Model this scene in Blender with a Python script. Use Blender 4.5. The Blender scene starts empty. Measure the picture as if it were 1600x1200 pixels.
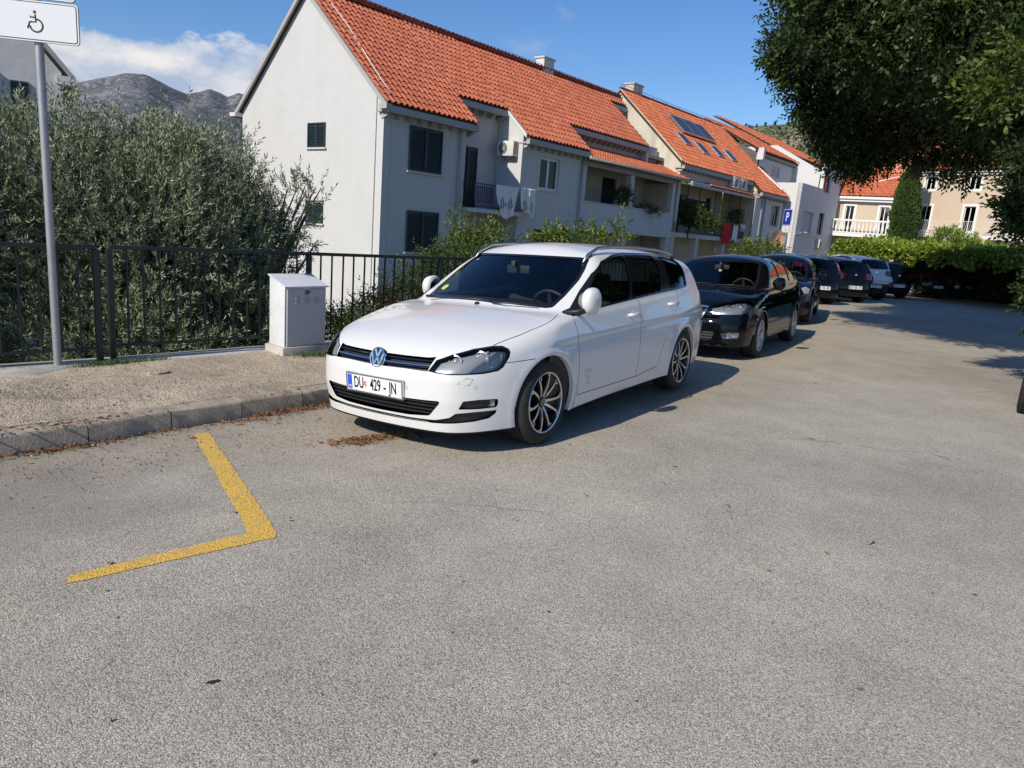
import bpy, bmesh, math, random
import numpy as np
from mathutils import Vector, Matrix, Quaternion
C = bpy.context.scene.collection
SC = bpy.context.scene
R = math.radians
random.seed(7); RNG = np.random.default_rng(7)

# ---------------------------------------------------------------- camera, sky, sun, exposure
cam = bpy.data.cameras.new('camera'); camo = bpy.data.objects.new('camera', cam); C.objects.link(camo)
CAM_F, CAM_PITCH, CAM_ROLL, CAM_H = 1114.0, .2136, .0796, 1.536
cam.sensor_fit = 'HORIZONTAL'; cam.sensor_width = 36.0; cam.lens = 36.0 * CAM_F / 1600.0
cam.clip_start = .05; cam.clip_end = 20000
_f = Vector((0, math.cos(CAM_PITCH), -math.sin(CAM_PITCH))); _u = Vector((0, math.sin(CAM_PITCH), math.cos(CAM_PITCH))); _r = Vector((1, 0, 0))
_c, _s = math.cos(CAM_ROLL), math.sin(CAM_ROLL)
_r2 = _c * _r + _s * _u; _u2 = -_s * _r + _c * _u
M = Matrix((( _r2.x, _u2.x, -_f.x, 0), (_r2.y, _u2.y, -_f.y, 0), (_r2.z, _u2.z, -_f.z, CAM_H), (0, 0, 0, 1)))
camo.matrix_world = M
SC.camera = camo
SUN_AZ, SUN_EL = -139.0, 37.0          # compass-like azimuth from +Y towards +X, elevation
sd = Vector((math.sin(R(SUN_AZ)) * math.cos(R(SUN_EL)), math.cos(R(SUN_AZ)) * math.cos(R(SUN_EL)), math.sin(R(SUN_EL))))
sl = bpy.data.lights.new('sun', 'SUN'); sl.energy = 4.55; sl.angle = R(.53); sl.color = (1.0, .915, .775)
so = bpy.data.objects.new('sun', sl); C.objects.link(so); so.rotation_mode = 'QUATERNION'; so.rotation_quaternion = sd.to_track_quat('Z', 'Y')
SC.view_settings.view_transform = 'Standard'; SC.view_settings.look = 'None'
SC.view_settings.exposure = 0.10; SC.view_settings.gamma = 1.0; SC.view_settings.use_curve_mapping = False
SC.render.engine = 'CYCLES'
SC.cycles.transparent_max_bounces = 16; SC.cycles.max_bounces = 8

class NT:                                # tiny node helper
    def __init__(s, nt): s.nt = nt; nt.nodes.clear()
    def n(s, t, ins=None, **kw):
        nd = s.nt.nodes.new(t)
        for k, v in kw.items(): setattr(nd, k, v)
        for k, v in (ins or {}).items():
            sk = nd.inputs[k]
            if isinstance(v, bpy.types.NodeSocket): s.nt.links.new(v, sk)
            else:
                try: sk.default_value = v
                except Exception: sk.default_value = (*v, 1.0)
        return nd
    def math(s, op, a, b=0.0, c=None, clamp=False):
        d = {0: a, 1: b}
        if c is not None: d[2] = c
        return s.n('ShaderNodeMath', d, operation=op, use_clamp=clamp).outputs[0]
    def mix(s, f, a, b, blend='MIX'):
        nd = s.n('ShaderNodeMix', data_type='RGBA', blend_type=blend)
        for i, v in ((0, f), (6, a), (7, b)):
            if isinstance(v, bpy.types.NodeSocket): s.nt.links.new(v, nd.inputs[i])
            elif i == 0: nd.inputs[0].default_value = v
            else: nd.inputs[i].default_value = (*v[:3], 1.0)
        return nd.outputs[2]
    def noise(s, co, scale, detail=3.0, rough=.5, out=0, dim='3D', dist=0.0):
        return s.n('ShaderNodeTexNoise', {'Vector': co, 'Scale': scale, 'Detail': detail, 'Roughness': rough, 'Distortion': dist}, noise_dimensions=dim).outputs[out]
    def ramp(s, fac, stops, interp='LINEAR'):
        nd = s.n('ShaderNodeValToRGB', {'Fac': fac}); cr = nd.color_ramp; cr.interpolation = interp
        while len(cr.elements) < len(stops): cr.elements.new(.5)
        for e, (p, c) in zip(cr.elements, stops):
            e.position = p; e.color = (c, c, c, 1) if not hasattr(c, '__len__') else (*c[:3], 1)
        return nd.outputs[0]

w = bpy.data.worlds.new('World'); SC.world = w; w.use_nodes = True
q = NT(w.node_tree)
sky = q.n('ShaderNodeTexSky', sky_type='NISHITA', sun_disc=False, sun_elevation=R(SUN_EL), sun_rotation=R(SUN_AZ), altitude=50.0, air_density=1.15, dust_density=.35, ozone_density=2.6)
co = q.n('ShaderNodeTexCoord').outputs['Generated']
xyz = q.n('ShaderNodeSeparateXYZ', {0: co})
# a bank of cumulus low over the mountains, thinning into wisps
flat = q.n('ShaderNodeVectorMath', {0: co, 1: (1.0, 1.0, 1.9)}, operation='MULTIPLY').outputs[0]
n1 = q.noise(flat, 9.0, 9.0, .60, dist=.1)
n2 = q.noise(flat, 2.6, 3.0, .5)
azw = q.n('ShaderNodeVectorMath', {0: co, 1: (-.56, .81, 0.0)}, operation='DOT_PRODUCT').outputs['Value']
bank = q.math('MULTIPLY', q.math('SUBTRACT', azw, .80), 6.0, clamp=True)                     # the bank stands in the north-west
top = q.math('ADD', q.math('MULTIPLY', bank, .145), .060)
edge_ = q.math('SUBTRACT', q.math('ADD', top, q.math('MULTIPLY', q.math('SUBTRACT', n1, .5), .16)), xyz.outputs['Z'])
edge_ = q.math('ADD', edge_, q.math('MULTIPLY', q.math('SUBTRACT', n2, .5), .07))
puff = q.ramp(q.noise(flat, 3.3, 7.0, .62), [(.66, 0.0), (.80, .35)])
cl = q.math('MAXIMUM', q.ramp(edge_, [(.0, 0.0), (.014, .75), (.05, 1.0)]), puff)
up = q.n('ShaderNodeVectorMath', {0: flat, 1: (-.012, -.012, .04)}, operation='ADD').outputs[0]
n3 = q.noise(up, 9.0, 6.0, .60, dist=.1)
shade = q.ramp(q.math('ADD', q.math('SUBTRACT', n1, n3), q.math('MULTIPLY', xyz.outputs['Z'], 1.2)), [(.06, (2.7, 3.2, 4.2)), (.40, (5.9, 5.6, 5.3))])
skyc = q.mix(1.0, q.n('ShaderNodeHueSaturation', {'Color': sky.outputs[0], 'Saturation': 1.18, 'Value': 1.0}).outputs[0], (.54, .63, .80), 'MULTIPLY')
colr = q.mix(q.math('MULTIPLY', cl, .90), skyc, shade)
bg = q.n('ShaderNodeBackground', {'Color': colr, 'Strength': .15})
q.n('ShaderNodeOutputWorld', {'Surface': bg.outputs[0]})

# ---------------------------------------------------------------- object helpers
def tag(o, label=None, cat=None, group=None, kind=None):
    if label: o['label'] = label
    if cat: o['category'] = cat
    if group: o['group'] = group
    if kind: o['kind'] = kind
    return o

def thing(name, label, cat, loc=(0, 0, 0), rot=None, group=None):
    o = bpy.data.objects.new(name, None); C.objects.link(o); o.empty_display_size = .2
    o.location = loc
    if rot is not None:
        if isinstance(rot, Matrix): o.matrix_world = Matrix.Translation(loc) @ rot.to_4x4()
        else: o.rotation_euler = (0, 0, rot)
    return tag(o, label, cat, group)

def mesh_obj(name, V, F, mats, parent=None, smooth=False, fm=None, normals=None, uv=None):
    me = bpy.data.meshes.new(name)
    me.from_pydata([tuple(v) for v in V], [], [tuple(f) for f in F])
    for m in (mats if isinstance(mats, (list, tuple)) else [mats]): me.materials.append(m)
    if fm is not None: me.polygons.foreach_set('material_index', list(fm))
    if smooth: me.polygons.foreach_set('use_smooth', [True] * len(me.polygons))
    me.update()
    if normals is not None: me.normals_split_custom_set_from_vertices([tuple(n) for n in normals])
    o = bpy.data.objects.new(name, me); C.objects.link(o)
    if parent is not None: o.parent = parent
    return o

class MB:
    def __init__(s): s.V = []; s.F = []; s.m = []
    def add(s, V, F, m=0):
        b = len(s.V); s.V += [tuple(v) for v in V]; s.F += [tuple(b + i for i in f) for f in F]; s.m += [m] * len(F); return s
    def box(s, a, b, m=0, M=None):
        x0, y0, z0 = a; x1, y1, z1 = b
        V = [(x0,y0,z0),(x1,y0,z0),(x1,y1,z0),(x0,y1,z0),(x0,y0,z1),(x1,y0,z1),(x1,y1,z1),(x0,y1,z1)]
        if M is not None: V = [tuple(M @ Vector(v)) for v in V]
        return s.add(V, [(0,3,2,1),(4,5,6,7),(0,1,5,4),(1,2,6,5),(2,3,7,6),(3,0,4,7)], m)
    def prism(s, poly, d, M=None, m=0):          # poly: 3D loop, d: extrusion vector
        n = len(poly); V = [Vector(p) for p in poly] + [Vector(p) + Vector(d) for p in poly]
        if M is not None: V = [M @ v for v in V]
        F = [tuple(range(n))[::-1], tuple(range(n, 2*n))] + [(i, (i+1) % n, n + (i+1) % n, n + i) for i in range(n)]
        return s.add(V, F, m)
    def tube(s, pts, r, n=8, m=0, closed=False, cap=True, flat=1.0, up=None):
        P = [Vector(p) for p in pts]; k = len(P); rs = r if hasattr(r, '__len__') else [r] * k; rings = []
        ref = None
        for i in range(k):
            if closed: t = P[(i+1) % k] - P[i-1]
            else: t = P[min(i+1, k-1)] - P[max(i-1, 0)]
            t.normalize()
            if up is not None: a = t.cross(Vector(up)).normalized()
            else:
                if ref is None: ref = t.orthogonal()
                a = (ref - t * ref.dot(t)).normalized(); ref = a
            b = t.cross(a)
            rings.append([P[i] + (a * math.cos(2*math.pi*j/n) + b * math.sin(2*math.pi*j/n) * flat) * rs[i] for j in range(n)])
        V = [v for g in rings for v in g]
        F = [(i*n + j, i*n + (j+1) % n, ((i+1) % k)*n + (j+1) % n, ((i+1) % k)*n + j) for i in range(k if closed else k-1) for j in range(n)]
        if cap and not closed: F += [tuple(range(n))[::-1], tuple((k-1)*n + j for j in range(n))]
        return s.add(V, F, m)
    def lathe(s, prof, n=24, M=None, m=0, a0=0, a1=2*math.pi):    # prof (r, h) about local Z
        full = abs(a1 - a0 - 2*math.pi) < 1e-6; k = n if full else n + 1
        V = []
        for i in range(k):
            a = a0 + (a1 - a0) * i / n
            for r, h in prof: V.append(Vector((r * math.cos(a), r * math.sin(a), h)))
        if M is not None: V = [M @ v for v in V]
        L = len(prof)
        F = [(i*L + j, ((i+1) % k)*L + j, ((i+1) % k)*L + j + 1, i*L + j + 1) for i in range(n) for j in range(L-1)]
        return s.add(V, F, m)
    def build(s, name, mats, parent=None, smooth=False, auto=None):
        o = mesh_obj(name, s.V, s.F, mats, parent, smooth, s.m)
        if auto is not None: o.data.set_sharp_from_angle(angle=R(auto))
        return o

def AX(loc, x=None, z=None, y=None):      # frame matrix from axes
    if z is not None and x is not None: zz = Vector(z).normalized(); yy = zz.cross(Vector(x)).normalized(); xx = yy.cross(zz)
    elif z is not None: zz = Vector(z).normalized(); xx = zz.orthogonal().normalized(); yy = zz.cross(xx)
    m = Matrix((xx, yy, zz)).transposed().to_4x4(); m.translation = Vector(loc); return m

def bevel(o, wd=.01, seg=2, ang=40):
    bm = bmesh.new(); bm.from_mesh(o.data)
    E = [e for e in bm.edges if len(e.link_faces) == 2 and e.calc_face_angle(0) > R(ang)]
    bmesh.ops.bevel(bm, geom=E, offset=wd, segments=seg, affect='EDGES', profile=.6, clamp_overlap=True)
    bm.to_mesh(o.data); bm.free()
    o.data.polygons.foreach_set('use_smooth', [True] * len(o.data.polygons)); o.data.set_sharp_from_angle(angle=R(35))
    return o

_fonts = {}
def text_mesh(txt, size, sx=1.0, spacing=1.0, offset=0.0):      # flat lettering as mesh data: verts, faces centred on 0
    cu = bpy.data.curves.new('t', 'FONT'); cu.body = txt; cu.size = size; cu.align_x = 'CENTER'; cu.align_y = 'CENTER'
    cu.space_character = spacing; cu.offset = offset; cu.resolution_u = 3
    o = bpy.data.objects.new('t', cu); C.objects.link(o)
    me = bpy.data.meshes.new_from_object(o.evaluated_get(bpy.context.evaluated_depsgraph_get()))
    V = [(v.co.x * sx, v.co.y, 0) for v in me.vertices]; F = [tuple(p.vertices) for p in me.polygons]
    bpy.data.objects.remove(o); bpy.data.meshes.remove(me); bpy.data.curves.remove(cu)
    return V, F

# ---------------------------------------------------------------- materials
MATS = {}
def pbr(name, col, rough=.6, metal=0.0, spec=.5, coat=0.0, vary=.12, scale=8.0, bump=0.0, bscale=60.0, dirt=None, sheen=0.0, emit=None, trans=0.0):
    m = bpy.data.materials.new(name); m.use_nodes = True; q = NT(m.node_tree)
    co = q.n('ShaderNodeTexCoord').outputs['Object']
    n = q.noise(co, scale, 4.0, .6)
    c = q.mix(n, [max(0, x * (1 - vary)) for x in col], [min(1, x * (1 + vary)) for x in col])
    if dirt:                                  # (colour, amount, scale)
        d = q.ramp(q.noise(co, dirt[2], 5.0, .65), [(.5 - dirt[1] * .2, 0.0), (.5 + .25, dirt[1])])
        c = q.mix(d, c, dirt[0])
    b = q.n('ShaderNodeBsdfPrincipled', {'Base Color': c, 'Roughness': rough, 'Metallic': metal, 'Specular IOR Level': spec, 'Coat Weight': coat, 'Coat Roughness': .04, 'Transmission Weight': trans})
    if bump:
        bn = q.n('ShaderNodeBump', {'Height': q.noise(co, bscale, 4.0, .6), 'Strength': bump, 'Distance': .01}).outputs[0]
        q.nt.links.new(bn, b.inputs['Normal'])
    if emit:
        b.inputs['Emission Color'].default_value = (*emit[0], 1); b.inputs['Emission Strength'].default_value = emit[1]
    q.n('ShaderNodeOutputMaterial', {'Surface': b.outputs[0]}); MATS[name] = m
    return m

def glass(name, tint, refl=1.0, rough=.02, ior=1.5):
    m = bpy.data.materials.new(name); m.use_nodes = True; q = NT(m.node_tree)
    fr = q.n('ShaderNodeFresnel', {'IOR': ior}).outputs[0]
    fr = q.math('MINIMUM', q.math('MULTIPLY', fr, refl), 1.0)
    t = q.n('ShaderNodeBsdfTransparent', {'Color': tint}).outputs[0]
    g = q.n('ShaderNodeBsdfGlossy', {'Color': (1, 1, 1), 'Roughness': rough}).outputs[0]
    mx = q.n('ShaderNodeMixShader', {0: fr, 1: t, 2: g})
    q.n('ShaderNodeOutputMaterial', {'Surface': mx.outputs[0]}); MATS[name] = m
    return m

m_white_paint = pbr('white_car_paint', (.67, .67, .66), .28, coat=.7, vary=.01, scale=2)
m_black_paint = pbr('black_car_paint', (.003, .0035, .005), .3, spec=.0, coat=.75, vary=.1, scale=3)
m_navy_paint = pbr('navy_car_paint', (.006, .011, .030), .3, spec=.05, coat=1.0, vary=.1, scale=3)
m_grey_paint = pbr('dark_grey_car_paint', (.012, .013, .015), .3, spec=.0, coat=.75, vary=.1, scale=3)
m_gloss_black = pbr('gloss_black_trim', (.01, .01, .012), .12, spec=.6)
m_trim = pbr('black_plastic', (.018, .018, .02), .45, bump=.05, bscale=300)
m_gap = pbr('panel_gap', (.004, .004, .004), .8)
m_rubber = pbr('tyre_rubber', (.014, .014, .015), .78, vary=.3, scale=12, dirt=((.06, .055, .05), .35, 9), bump=.2, bscale=120)
m_chrome = pbr('chrome', (.85, .86, .88), .08, 1.0, vary=.02)
m_satin = pbr('satin_aluminium', (.62, .62, .63), .32, 1.0, vary=.06)
m_alloy = pbr('machined_alloy', (.70, .67, .63), .30, 1.0, vary=.08)
m_alloy_dark = pbr('dark_wheel_lacquer', (.012, .012, .013), .35)
m_silver_wheel = pbr('silver_wheel_paint', (.42, .42, .43), .35, .6)
m_disc = pbr('brake_disc', (.10, .085, .075), .5, .8)
m_cabin = pbr('cabin_plastic', (.022, .023, .026), .6)
m_liner = pbr('cabin_headliner', (.20, .21, .21), .9)
m_seat = pbr('seat_fabric', (.016, .016, .02), .9)
m_glass = glass('windscreen_glass', (.84, .90, .90), 1.0, ior=1.48)
m_glass_dark = glass('privacy_glass', (.42, .47, .46), 1.0, ior=1.45)
m_glass_side = glass('door_glass', (.66, .74, .73), 1.0, ior=1.45)
m_clear = glass('lamp_cover', (.90, .92, .93), .9)
m_lamp_red = pbr('tail_lamp_red', (.10, .004, .007), .15, coat=.6)
m_lamp_in = pbr('lamp_housing', (.36, .37, .38), .3, .3)
m_lamp_bright = pbr('lamp_reflector', (.75, .76, .78), .2, .55)
m_plate = pbr('number_plate_white', (.78, .78, .80), .45, vary=.03)
m_plate_blue = pbr('number_plate_blue', (.02, .09, .55), .5)
m_letter = pbr('plate_letter_black', (.006, .006, .007), .5)
m_red_print = pbr('red_print', (.60, .06, .06), .5)
m_logo_blue = pbr('emblem_field', (.02, .05, .11), .15, coat=.5)
# ---------------------------------------------------------------- the ground
KERB = [(-5.4, 1.6), (-4.35, 2.75), (-3.62, 3.60), (-3.12, 4.17), (-2.68, 4.64), (-2.36, 5.09), (-2.0, 5.55), (-1.62, 6.03), (-1.05, 6.82), (-.35, 7.80), (.70, 9.30), (3.2, 13.0), (6.3, 17.6), (6.9, 21.5), (8.6, 26.5), (13, 31), (22, 40), (30, 50)]
_K = np.array(KERB)
def kerb_dist(x, y):                        # distance to the kerb line, positive on the road side
    x = np.asarray(x, float); y = np.asarray(y, float); best = np.full(x.shape, 1e9); sgn = np.ones(x.shape)
    for (ax, ay), (bx, by) in zip(_K[:-1], _K[1:]):
        dx, dy = bx - ax, by - ay; L = dx*dx + dy*dy; t = np.clip(((x - ax) * dx + (y - ay) * dy) / L, 0, 1)
        d = np.hypot(x - ax - t*dx, y - ay - t*dy); c = dx * (y - ay) - dy * (x - ax)
        m = d < best; best = np.where(m, d, best); sgn = np.where(m, np.where(c < 0, 1.0, -1.0), sgn)
    return best * sgn
def road_z(x, y):
    d = kerb_dist(x, y); f = np.clip(d / 1.83, 0, 1); s = f * f * (3 - 2 * f) * .35 + f * .65
    return -.086 * (1 - s)

def axis_pts(a, b, c, fine, grow, lo, hi):
    p = list(np.arange(a, b, fine)); st = fine
    q = b
    while q < hi: p.append(q); st *= grow; q += st
    st = fine; q = a
    while q > lo: st *= grow; q -= st; p.insert(0, q)
    return np.array(p)
xs = axis_pts(-6, 6, 0, .14, 1.10, -60, 120); ys = axis_pts(0, 13, 0, .14, 1.10, -40, 160)
GX, GY = np.meshgrid(xs, ys, indexing='ij'); GZ = road_z(GX, GY)
GZ = np.where(kerb_dist(GX, GY) < -.25, GZ - .5, GZ)
GZ = GZ + .004 * np.sin(GX * 1.7 + 1) * np.sin(GY * 1.3)
nx, ny = GX.shape
gv = np.stack([GX.ravel(), GY.ravel(), GZ.ravel()], 1)
KD = kerb_dist(GX, GY)
gf = [(i*ny + j, (i+1)*ny + j, (i+1)*ny + j + 1, i*ny + j + 1) for i in range(nx-1) for j in range(ny-1) if KD[i, j] > -.6 or KD[i+1, j+1] > -.6]

def asphalt_material():
    m = bpy.data.materials.new('worn_asphalt'); m.use_nodes = True; q = NT(m.node_tree)
    co = q.n('ShaderNodeTexCoord').outputs['Object']; kd = q.n('ShaderNodeAttribute', attribute_name='kerb_distance').outputs['Fac']
    v1 = q.n('ShaderNodeTexVoronoi', {'Vector': co, 'Scale': 175.0, 'Randomness': 1.0}, feature='F1')
    v2 = q.n('ShaderNodeTexVoronoi', {'Vector': co, 'Scale': 300.0}, feature='F1')
    st = q.n('ShaderNodeSeparateColor', {0: v1.outputs['Color']}); s2 = q.n('ShaderNodeSeparateColor', {0: v2.outputs['Color']})
    big = q.noise(co, .35, 5.0, .6); mid = q.noise(co, 2.2, 5.0, .6); fine = q.noise(co, 24.0, 4.0, .65)
    stone = q.ramp(q.math('ADD', q.math('MULTIPLY', st.outputs[0], .6), q.math('MULTIPLY', s2.outputs[1], .4)),
                   [(.08, (.24, .218, .182)), (.32, (.42, .392, .335)), (.64, (.51, .477, .408)), (.90, (.74, .70, .61))])
    stone = q.mix(q.math('MULTIPLY', q.ramp(st.outputs[2], [(.80, 0.0), (.86, 1.0)]), .45), stone, (.42, .31, .21))        # rusty pebbles
    pit = q.ramp(v1.outputs['Distance'], [(.0, 1.0), (.45, .96), (.72, .50)])
    c = q.mix(1.0, stone, pit, 'MULTIPLY')
    tone = q.ramp(big, [(.30, (.80, .79, .78)), (.50, (.98, .98, .97)), (.70, (1.13, 1.12, 1.09))])
    c = q.mix(1.0, c, tone, 'MULTIPLY'); c = q.mix(1.0, c, q.ramp(mid, [(.25, .86), (.75, 1.12)]), 'MULTIPLY')
    # coarse brown-grey strip beside the gutter with a ragged edge
    edge = q.math('ADD', kd, q.math('MULTIPLY', q.math('SUBTRACT', q.noise(co, .9, 6.0, .65), .5), 1.6))
    strip = q.ramp(edge, [(.0, 1.0), (.5, 1.0), (1.0, .0)])
    nd = [n for n in q.nt.nodes if n.type == 'VALTORGB'][-1]; nd.color_ramp.elements[1].position = .62; nd.color_ramp.elements[2].position = .66
    edge2 = q.math('DIVIDE', edge, 3.6); q.nt.links.new(edge2, nd.inputs[0])
    warm = q.mix(1.0, c, (1.0, .97, .93), 'MULTIPLY'); warm = q.mix(q.ramp(fine, [(.52, .0), (.68, .4)]), warm, (.38, .335, .28))
    c = q.mix(q.math('MULTIPLY', strip, .6), c, warm)
    e0, e1_ = gpt(1000, 642), gpt(1600, 578); tt = (e1_ - e0).normalized(); xq = q.n('ShaderNodeSeparateXYZ', {0: co})
    sd_ = q.math('SUBTRACT', q.math('MULTIPLY', q.math('SUBTRACT', xq.outputs[1], e0.y), tt.x), q.math('MULTIPLY', q.math('SUBTRACT', xq.outputs[0], e0.x), tt.y))
    sd_ = q.math('ADD', sd_, q.math('MULTIPLY', q.math('SUBTRACT', q.noise(co, 1.1, 6.0, .65), .5), 1.1))
    c = q.mix(q.math('MULTIPLY', q.ramp(sd_, [(.0, .0), (.06, 1.0)]), .75), c, q.mix(q.ramp(fine, [(.50, .0), (.66, .5)]), q.mix(1.0, c, (1.0, .95, .88), 'MULTIPLY'), (.33, .29, .235)))
    gut = q.ramp(q.math('ADD', kd, q.math('MULTIPLY', q.noise(co, 3.0, 5.0, .6), .35)), [(.12, .55), (.50, .0)])
    c = q.mix(gut, c, (.15, .14, .125))
    # dark worn patch in front of the yellow bay, tyre sweeps, fine cracks
    xy = q.n('ShaderNodeSeparateXYZ', {0: co})
    dx = q.math('MULTIPLY', q.math('ADD', xy.outputs[0], 2.6), .75); dy = q.math('SUBTRACT', xy.outputs[1], 3.35)
    rad = q.math('SQRT', q.math('ADD', q.math('MULTIPLY', dx, dx), q.math('MULTIPLY', dy, dy)))
    rad = q.math('ADD', rad, q.math('MULTIPLY', q.math('SUBTRACT', mid, .5), .9))
    c = q.mix(q.math('MULTIPLY', q.ramp(rad, [(.35, 1.0), (1.0, .0)]), .40), c, (.17, .152, .152))
    wav = q.n('ShaderNodeVectorMath', {0: co, 1: q.n('ShaderNodeVectorMath', {0: q.noise(co, .7, 4.0, .6, out=1), 3: 1.3}, operation='SCALE').outputs[0]}, operation='ADD').outputs[0]
    ck = q.n('ShaderNodeTexVoronoi', {'Vector': wav, 'Scale': .42}, feature='DISTANCE_TO_EDGE').outputs['Distance']
    crack = q.math('MULTIPLY', q.ramp(ck, [(.0, 1.0), (.006, .0)]), q.ramp(q.noise(co, .5, 3.0, .5), [(.50, .0), (.62, .75)]))
    c = q.mix(crack, c, (.05, .048, .045))
    # oil drops and old gum
    for px, py, r, e, am in SPOTS:
        ax = q.math('SUBTRACT', xy.outputs[0], px); ay = q.math('SUBTRACT', xy.outputs[1], py)
        u = q.math('ADD', q.math('MULTIPLY', ax, math.cos(e[0])), q.math('MULTIPLY', ay, math.sin(e[0]))); v = q.math('SUBTRACT', q.math('MULTIPLY', ay, math.cos(e[0])), q.math('MULTIPLY', ax, math.sin(e[0])))
        d = q.math('SQRT', q.math('ADD', q.math('MULTIPLY', u, u), q.math('MULTIPLY', q.math('MULTIPLY', v, v), e[1])))
        d = q.math('ADD', q.math('DIVIDE', d, r), q.math('MULTIPLY', q.math('SUBTRACT', q.noise(co, 40.0, 3.0, .6), .5), 1.1))
        c = q.mix(q.math('MULTIPLY', q.ramp(d, [(.8, 1.0), (1.15, .0)]), am), c, (.012, .012, .014))
    h = q.math('ADD', q.math('MULTIPLY', v1.outputs['Distance'], -.8), q.math('MULTIPLY', fine, .8)); h = q.math('SUBTRACT', h, q.math('MULTIPLY', crack, 1.0))
    bn = q.n('ShaderNodeBump', {'Height': h, 'Strength': .6, 'Distance': .005}).outputs[0]
    b = q.n('ShaderNodeBsdfPrincipled', {'Base Color': c, 'Roughness': .82, 'Specular IOR Level': .35, 'Normal': bn})
    q.n('ShaderNodeOutputMaterial', {'Surface': b.outputs[0]}); return m
def gpt(px, py, z=0.0):                     # where a surveyed sight line from the camera station meets the ground
    d = _f + _r2 * ((px - 800) / CAM_F) - _u2 * ((py - 600) / CAM_F); t = (z - CAM_H) / d.z
    return Vector((d.x * t, d.y * t, z))
SPOTS = [(*gpt(px, py)[:2], r, e, am) for px, py, r, e, am in ((334, 1065, .026, (.45, 5.0), .97), (741, 1191, .014, (.5, 2.0), .8), (593, 1171, .012, (.2, 3.0), .4), (1055, 729, .022, (.1, 3.0), .75), (1345, 1077, .016, (.3, 1.5), .55), (1523, 930, .016, (.2, 2.0), .7), (185, 965, .008, (0, 1.5), .85), (896, 785, .014, (0, 2.5), .5), (995, 1095, .008, (0, 2.0), .7), (1448, 575, .10, (.1, 22.0), .45))]
m_asphalt = asphalt_material()
road = mesh_obj('road', gv, gf, m_asphalt, None, True); tag(road, kind='structure')
at = road.data.attributes.new('kerb_distance', 'FLOAT', 'POINT'); at.data.foreach_set('value', KD.ravel().astype(np.float32))

def offset_line(L, d):                       # shift a polyline to its left by d
    P = [Vector(p) for p in L]; out = []
    for i in range(len(P)):
        t = (P[min(i+1, len(P)-1)] - P[max(i-1, 0)]).normalized(); out.append(P[i] + Vector((-t.y, t.x)) * d)
    return out
def resample(L, step):
    P = [Vector(p) for p in L]; out = [P[0]]; acc = 0
    for a, b in zip(P[:-1], P[1:]):
        d = (b - a).length; s = step - acc
        while s <= d: out.append(a.lerp(b, s / d)); s += step
        acc = d - (s - step)
    return out

m_kerb = pbr('kerb_concrete', (.40, .34, .26), .9, vary=.22, scale=5, bump=.6, bscale=55, dirt=((.12, .105, .09), .7, 6))
def pavement_material():
    m = bpy.data.materials.new('rough_old_pavement'); m.use_nodes = True; q = NT(m.node_tree)
    co = q.n('ShaderNodeTexCoord').outputs['Object']
    v = q.n('ShaderNodeTexVoronoi', {'Vector': co, 'Scale': 105.0}); st = q.n('ShaderNodeSeparateColor', {0: v.outputs['Color']}).outputs[0]
    c = q.ramp(st, [(.05, (.36, .285, .205)), (.4, (.52, .43, .315)), (.75, (.66, .56, .42)), (.95, (.78, .69, .55))])
    c = q.mix(1.0, c, q.ramp(v.outputs['Distance'], [(.3, 1.0), (.75, .74)]), 'MULTIPLY')
    n = q.noise(co, 1.6, 6.0, .65); c = q.mix(1.0, c, q.ramp(n, [(.3, .70), (.7, 1.16)]), 'MULTIPLY')
    sand = q.ramp(q.noise(co, .9, 4.0, .6), [(.58, .0), (.70, .6)]); c = q.mix(sand, c, (.58, .46, .33))
    c = q.mix(q.ramp(q.noise(co, 9.0, 5.0, .7), [(.56, .0), (.72, .55)]), c, (.13, .105, .08))
    h = q.math('ADD', q.math('MULTIPLY', v.outputs['Distance'], -.6), q.math('ADD', q.noise(co, 18.0, 5.0, .7), q.math('MULTIPLY', q.noise(co, 5.0, 5.0, .6), 1.5)))
    bn = q.n('ShaderNodeBump', {'Height': h, 'Strength': 1.0, 'Distance': .014}).outputs[0]
    b = q.n('ShaderNodeBsdfPrincipled', {'Base Color': c, 'Roughness': .92, 'Normal': bn, 'Specular IOR Level': .25}); q.n('ShaderNodeOutputMaterial', {'Surface': b.outputs[0]}); return m
m_pave = pavement_material()

# fence line and the pavement between it and the kerb
FENCE = [(-7.4, 2.2), (-5.6, 4.35), (-4.45, 5.52), (-3.72, 6.27), (-2.33, 7.90), (-.95, 9.37), (1.1, 12.1), (3.6, 16.1), (4.9, 19.6)]
kt = .055
inner = offset_line(KERB, .16)
def pave_z(u): return kt + .002 + .022 * u
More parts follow.
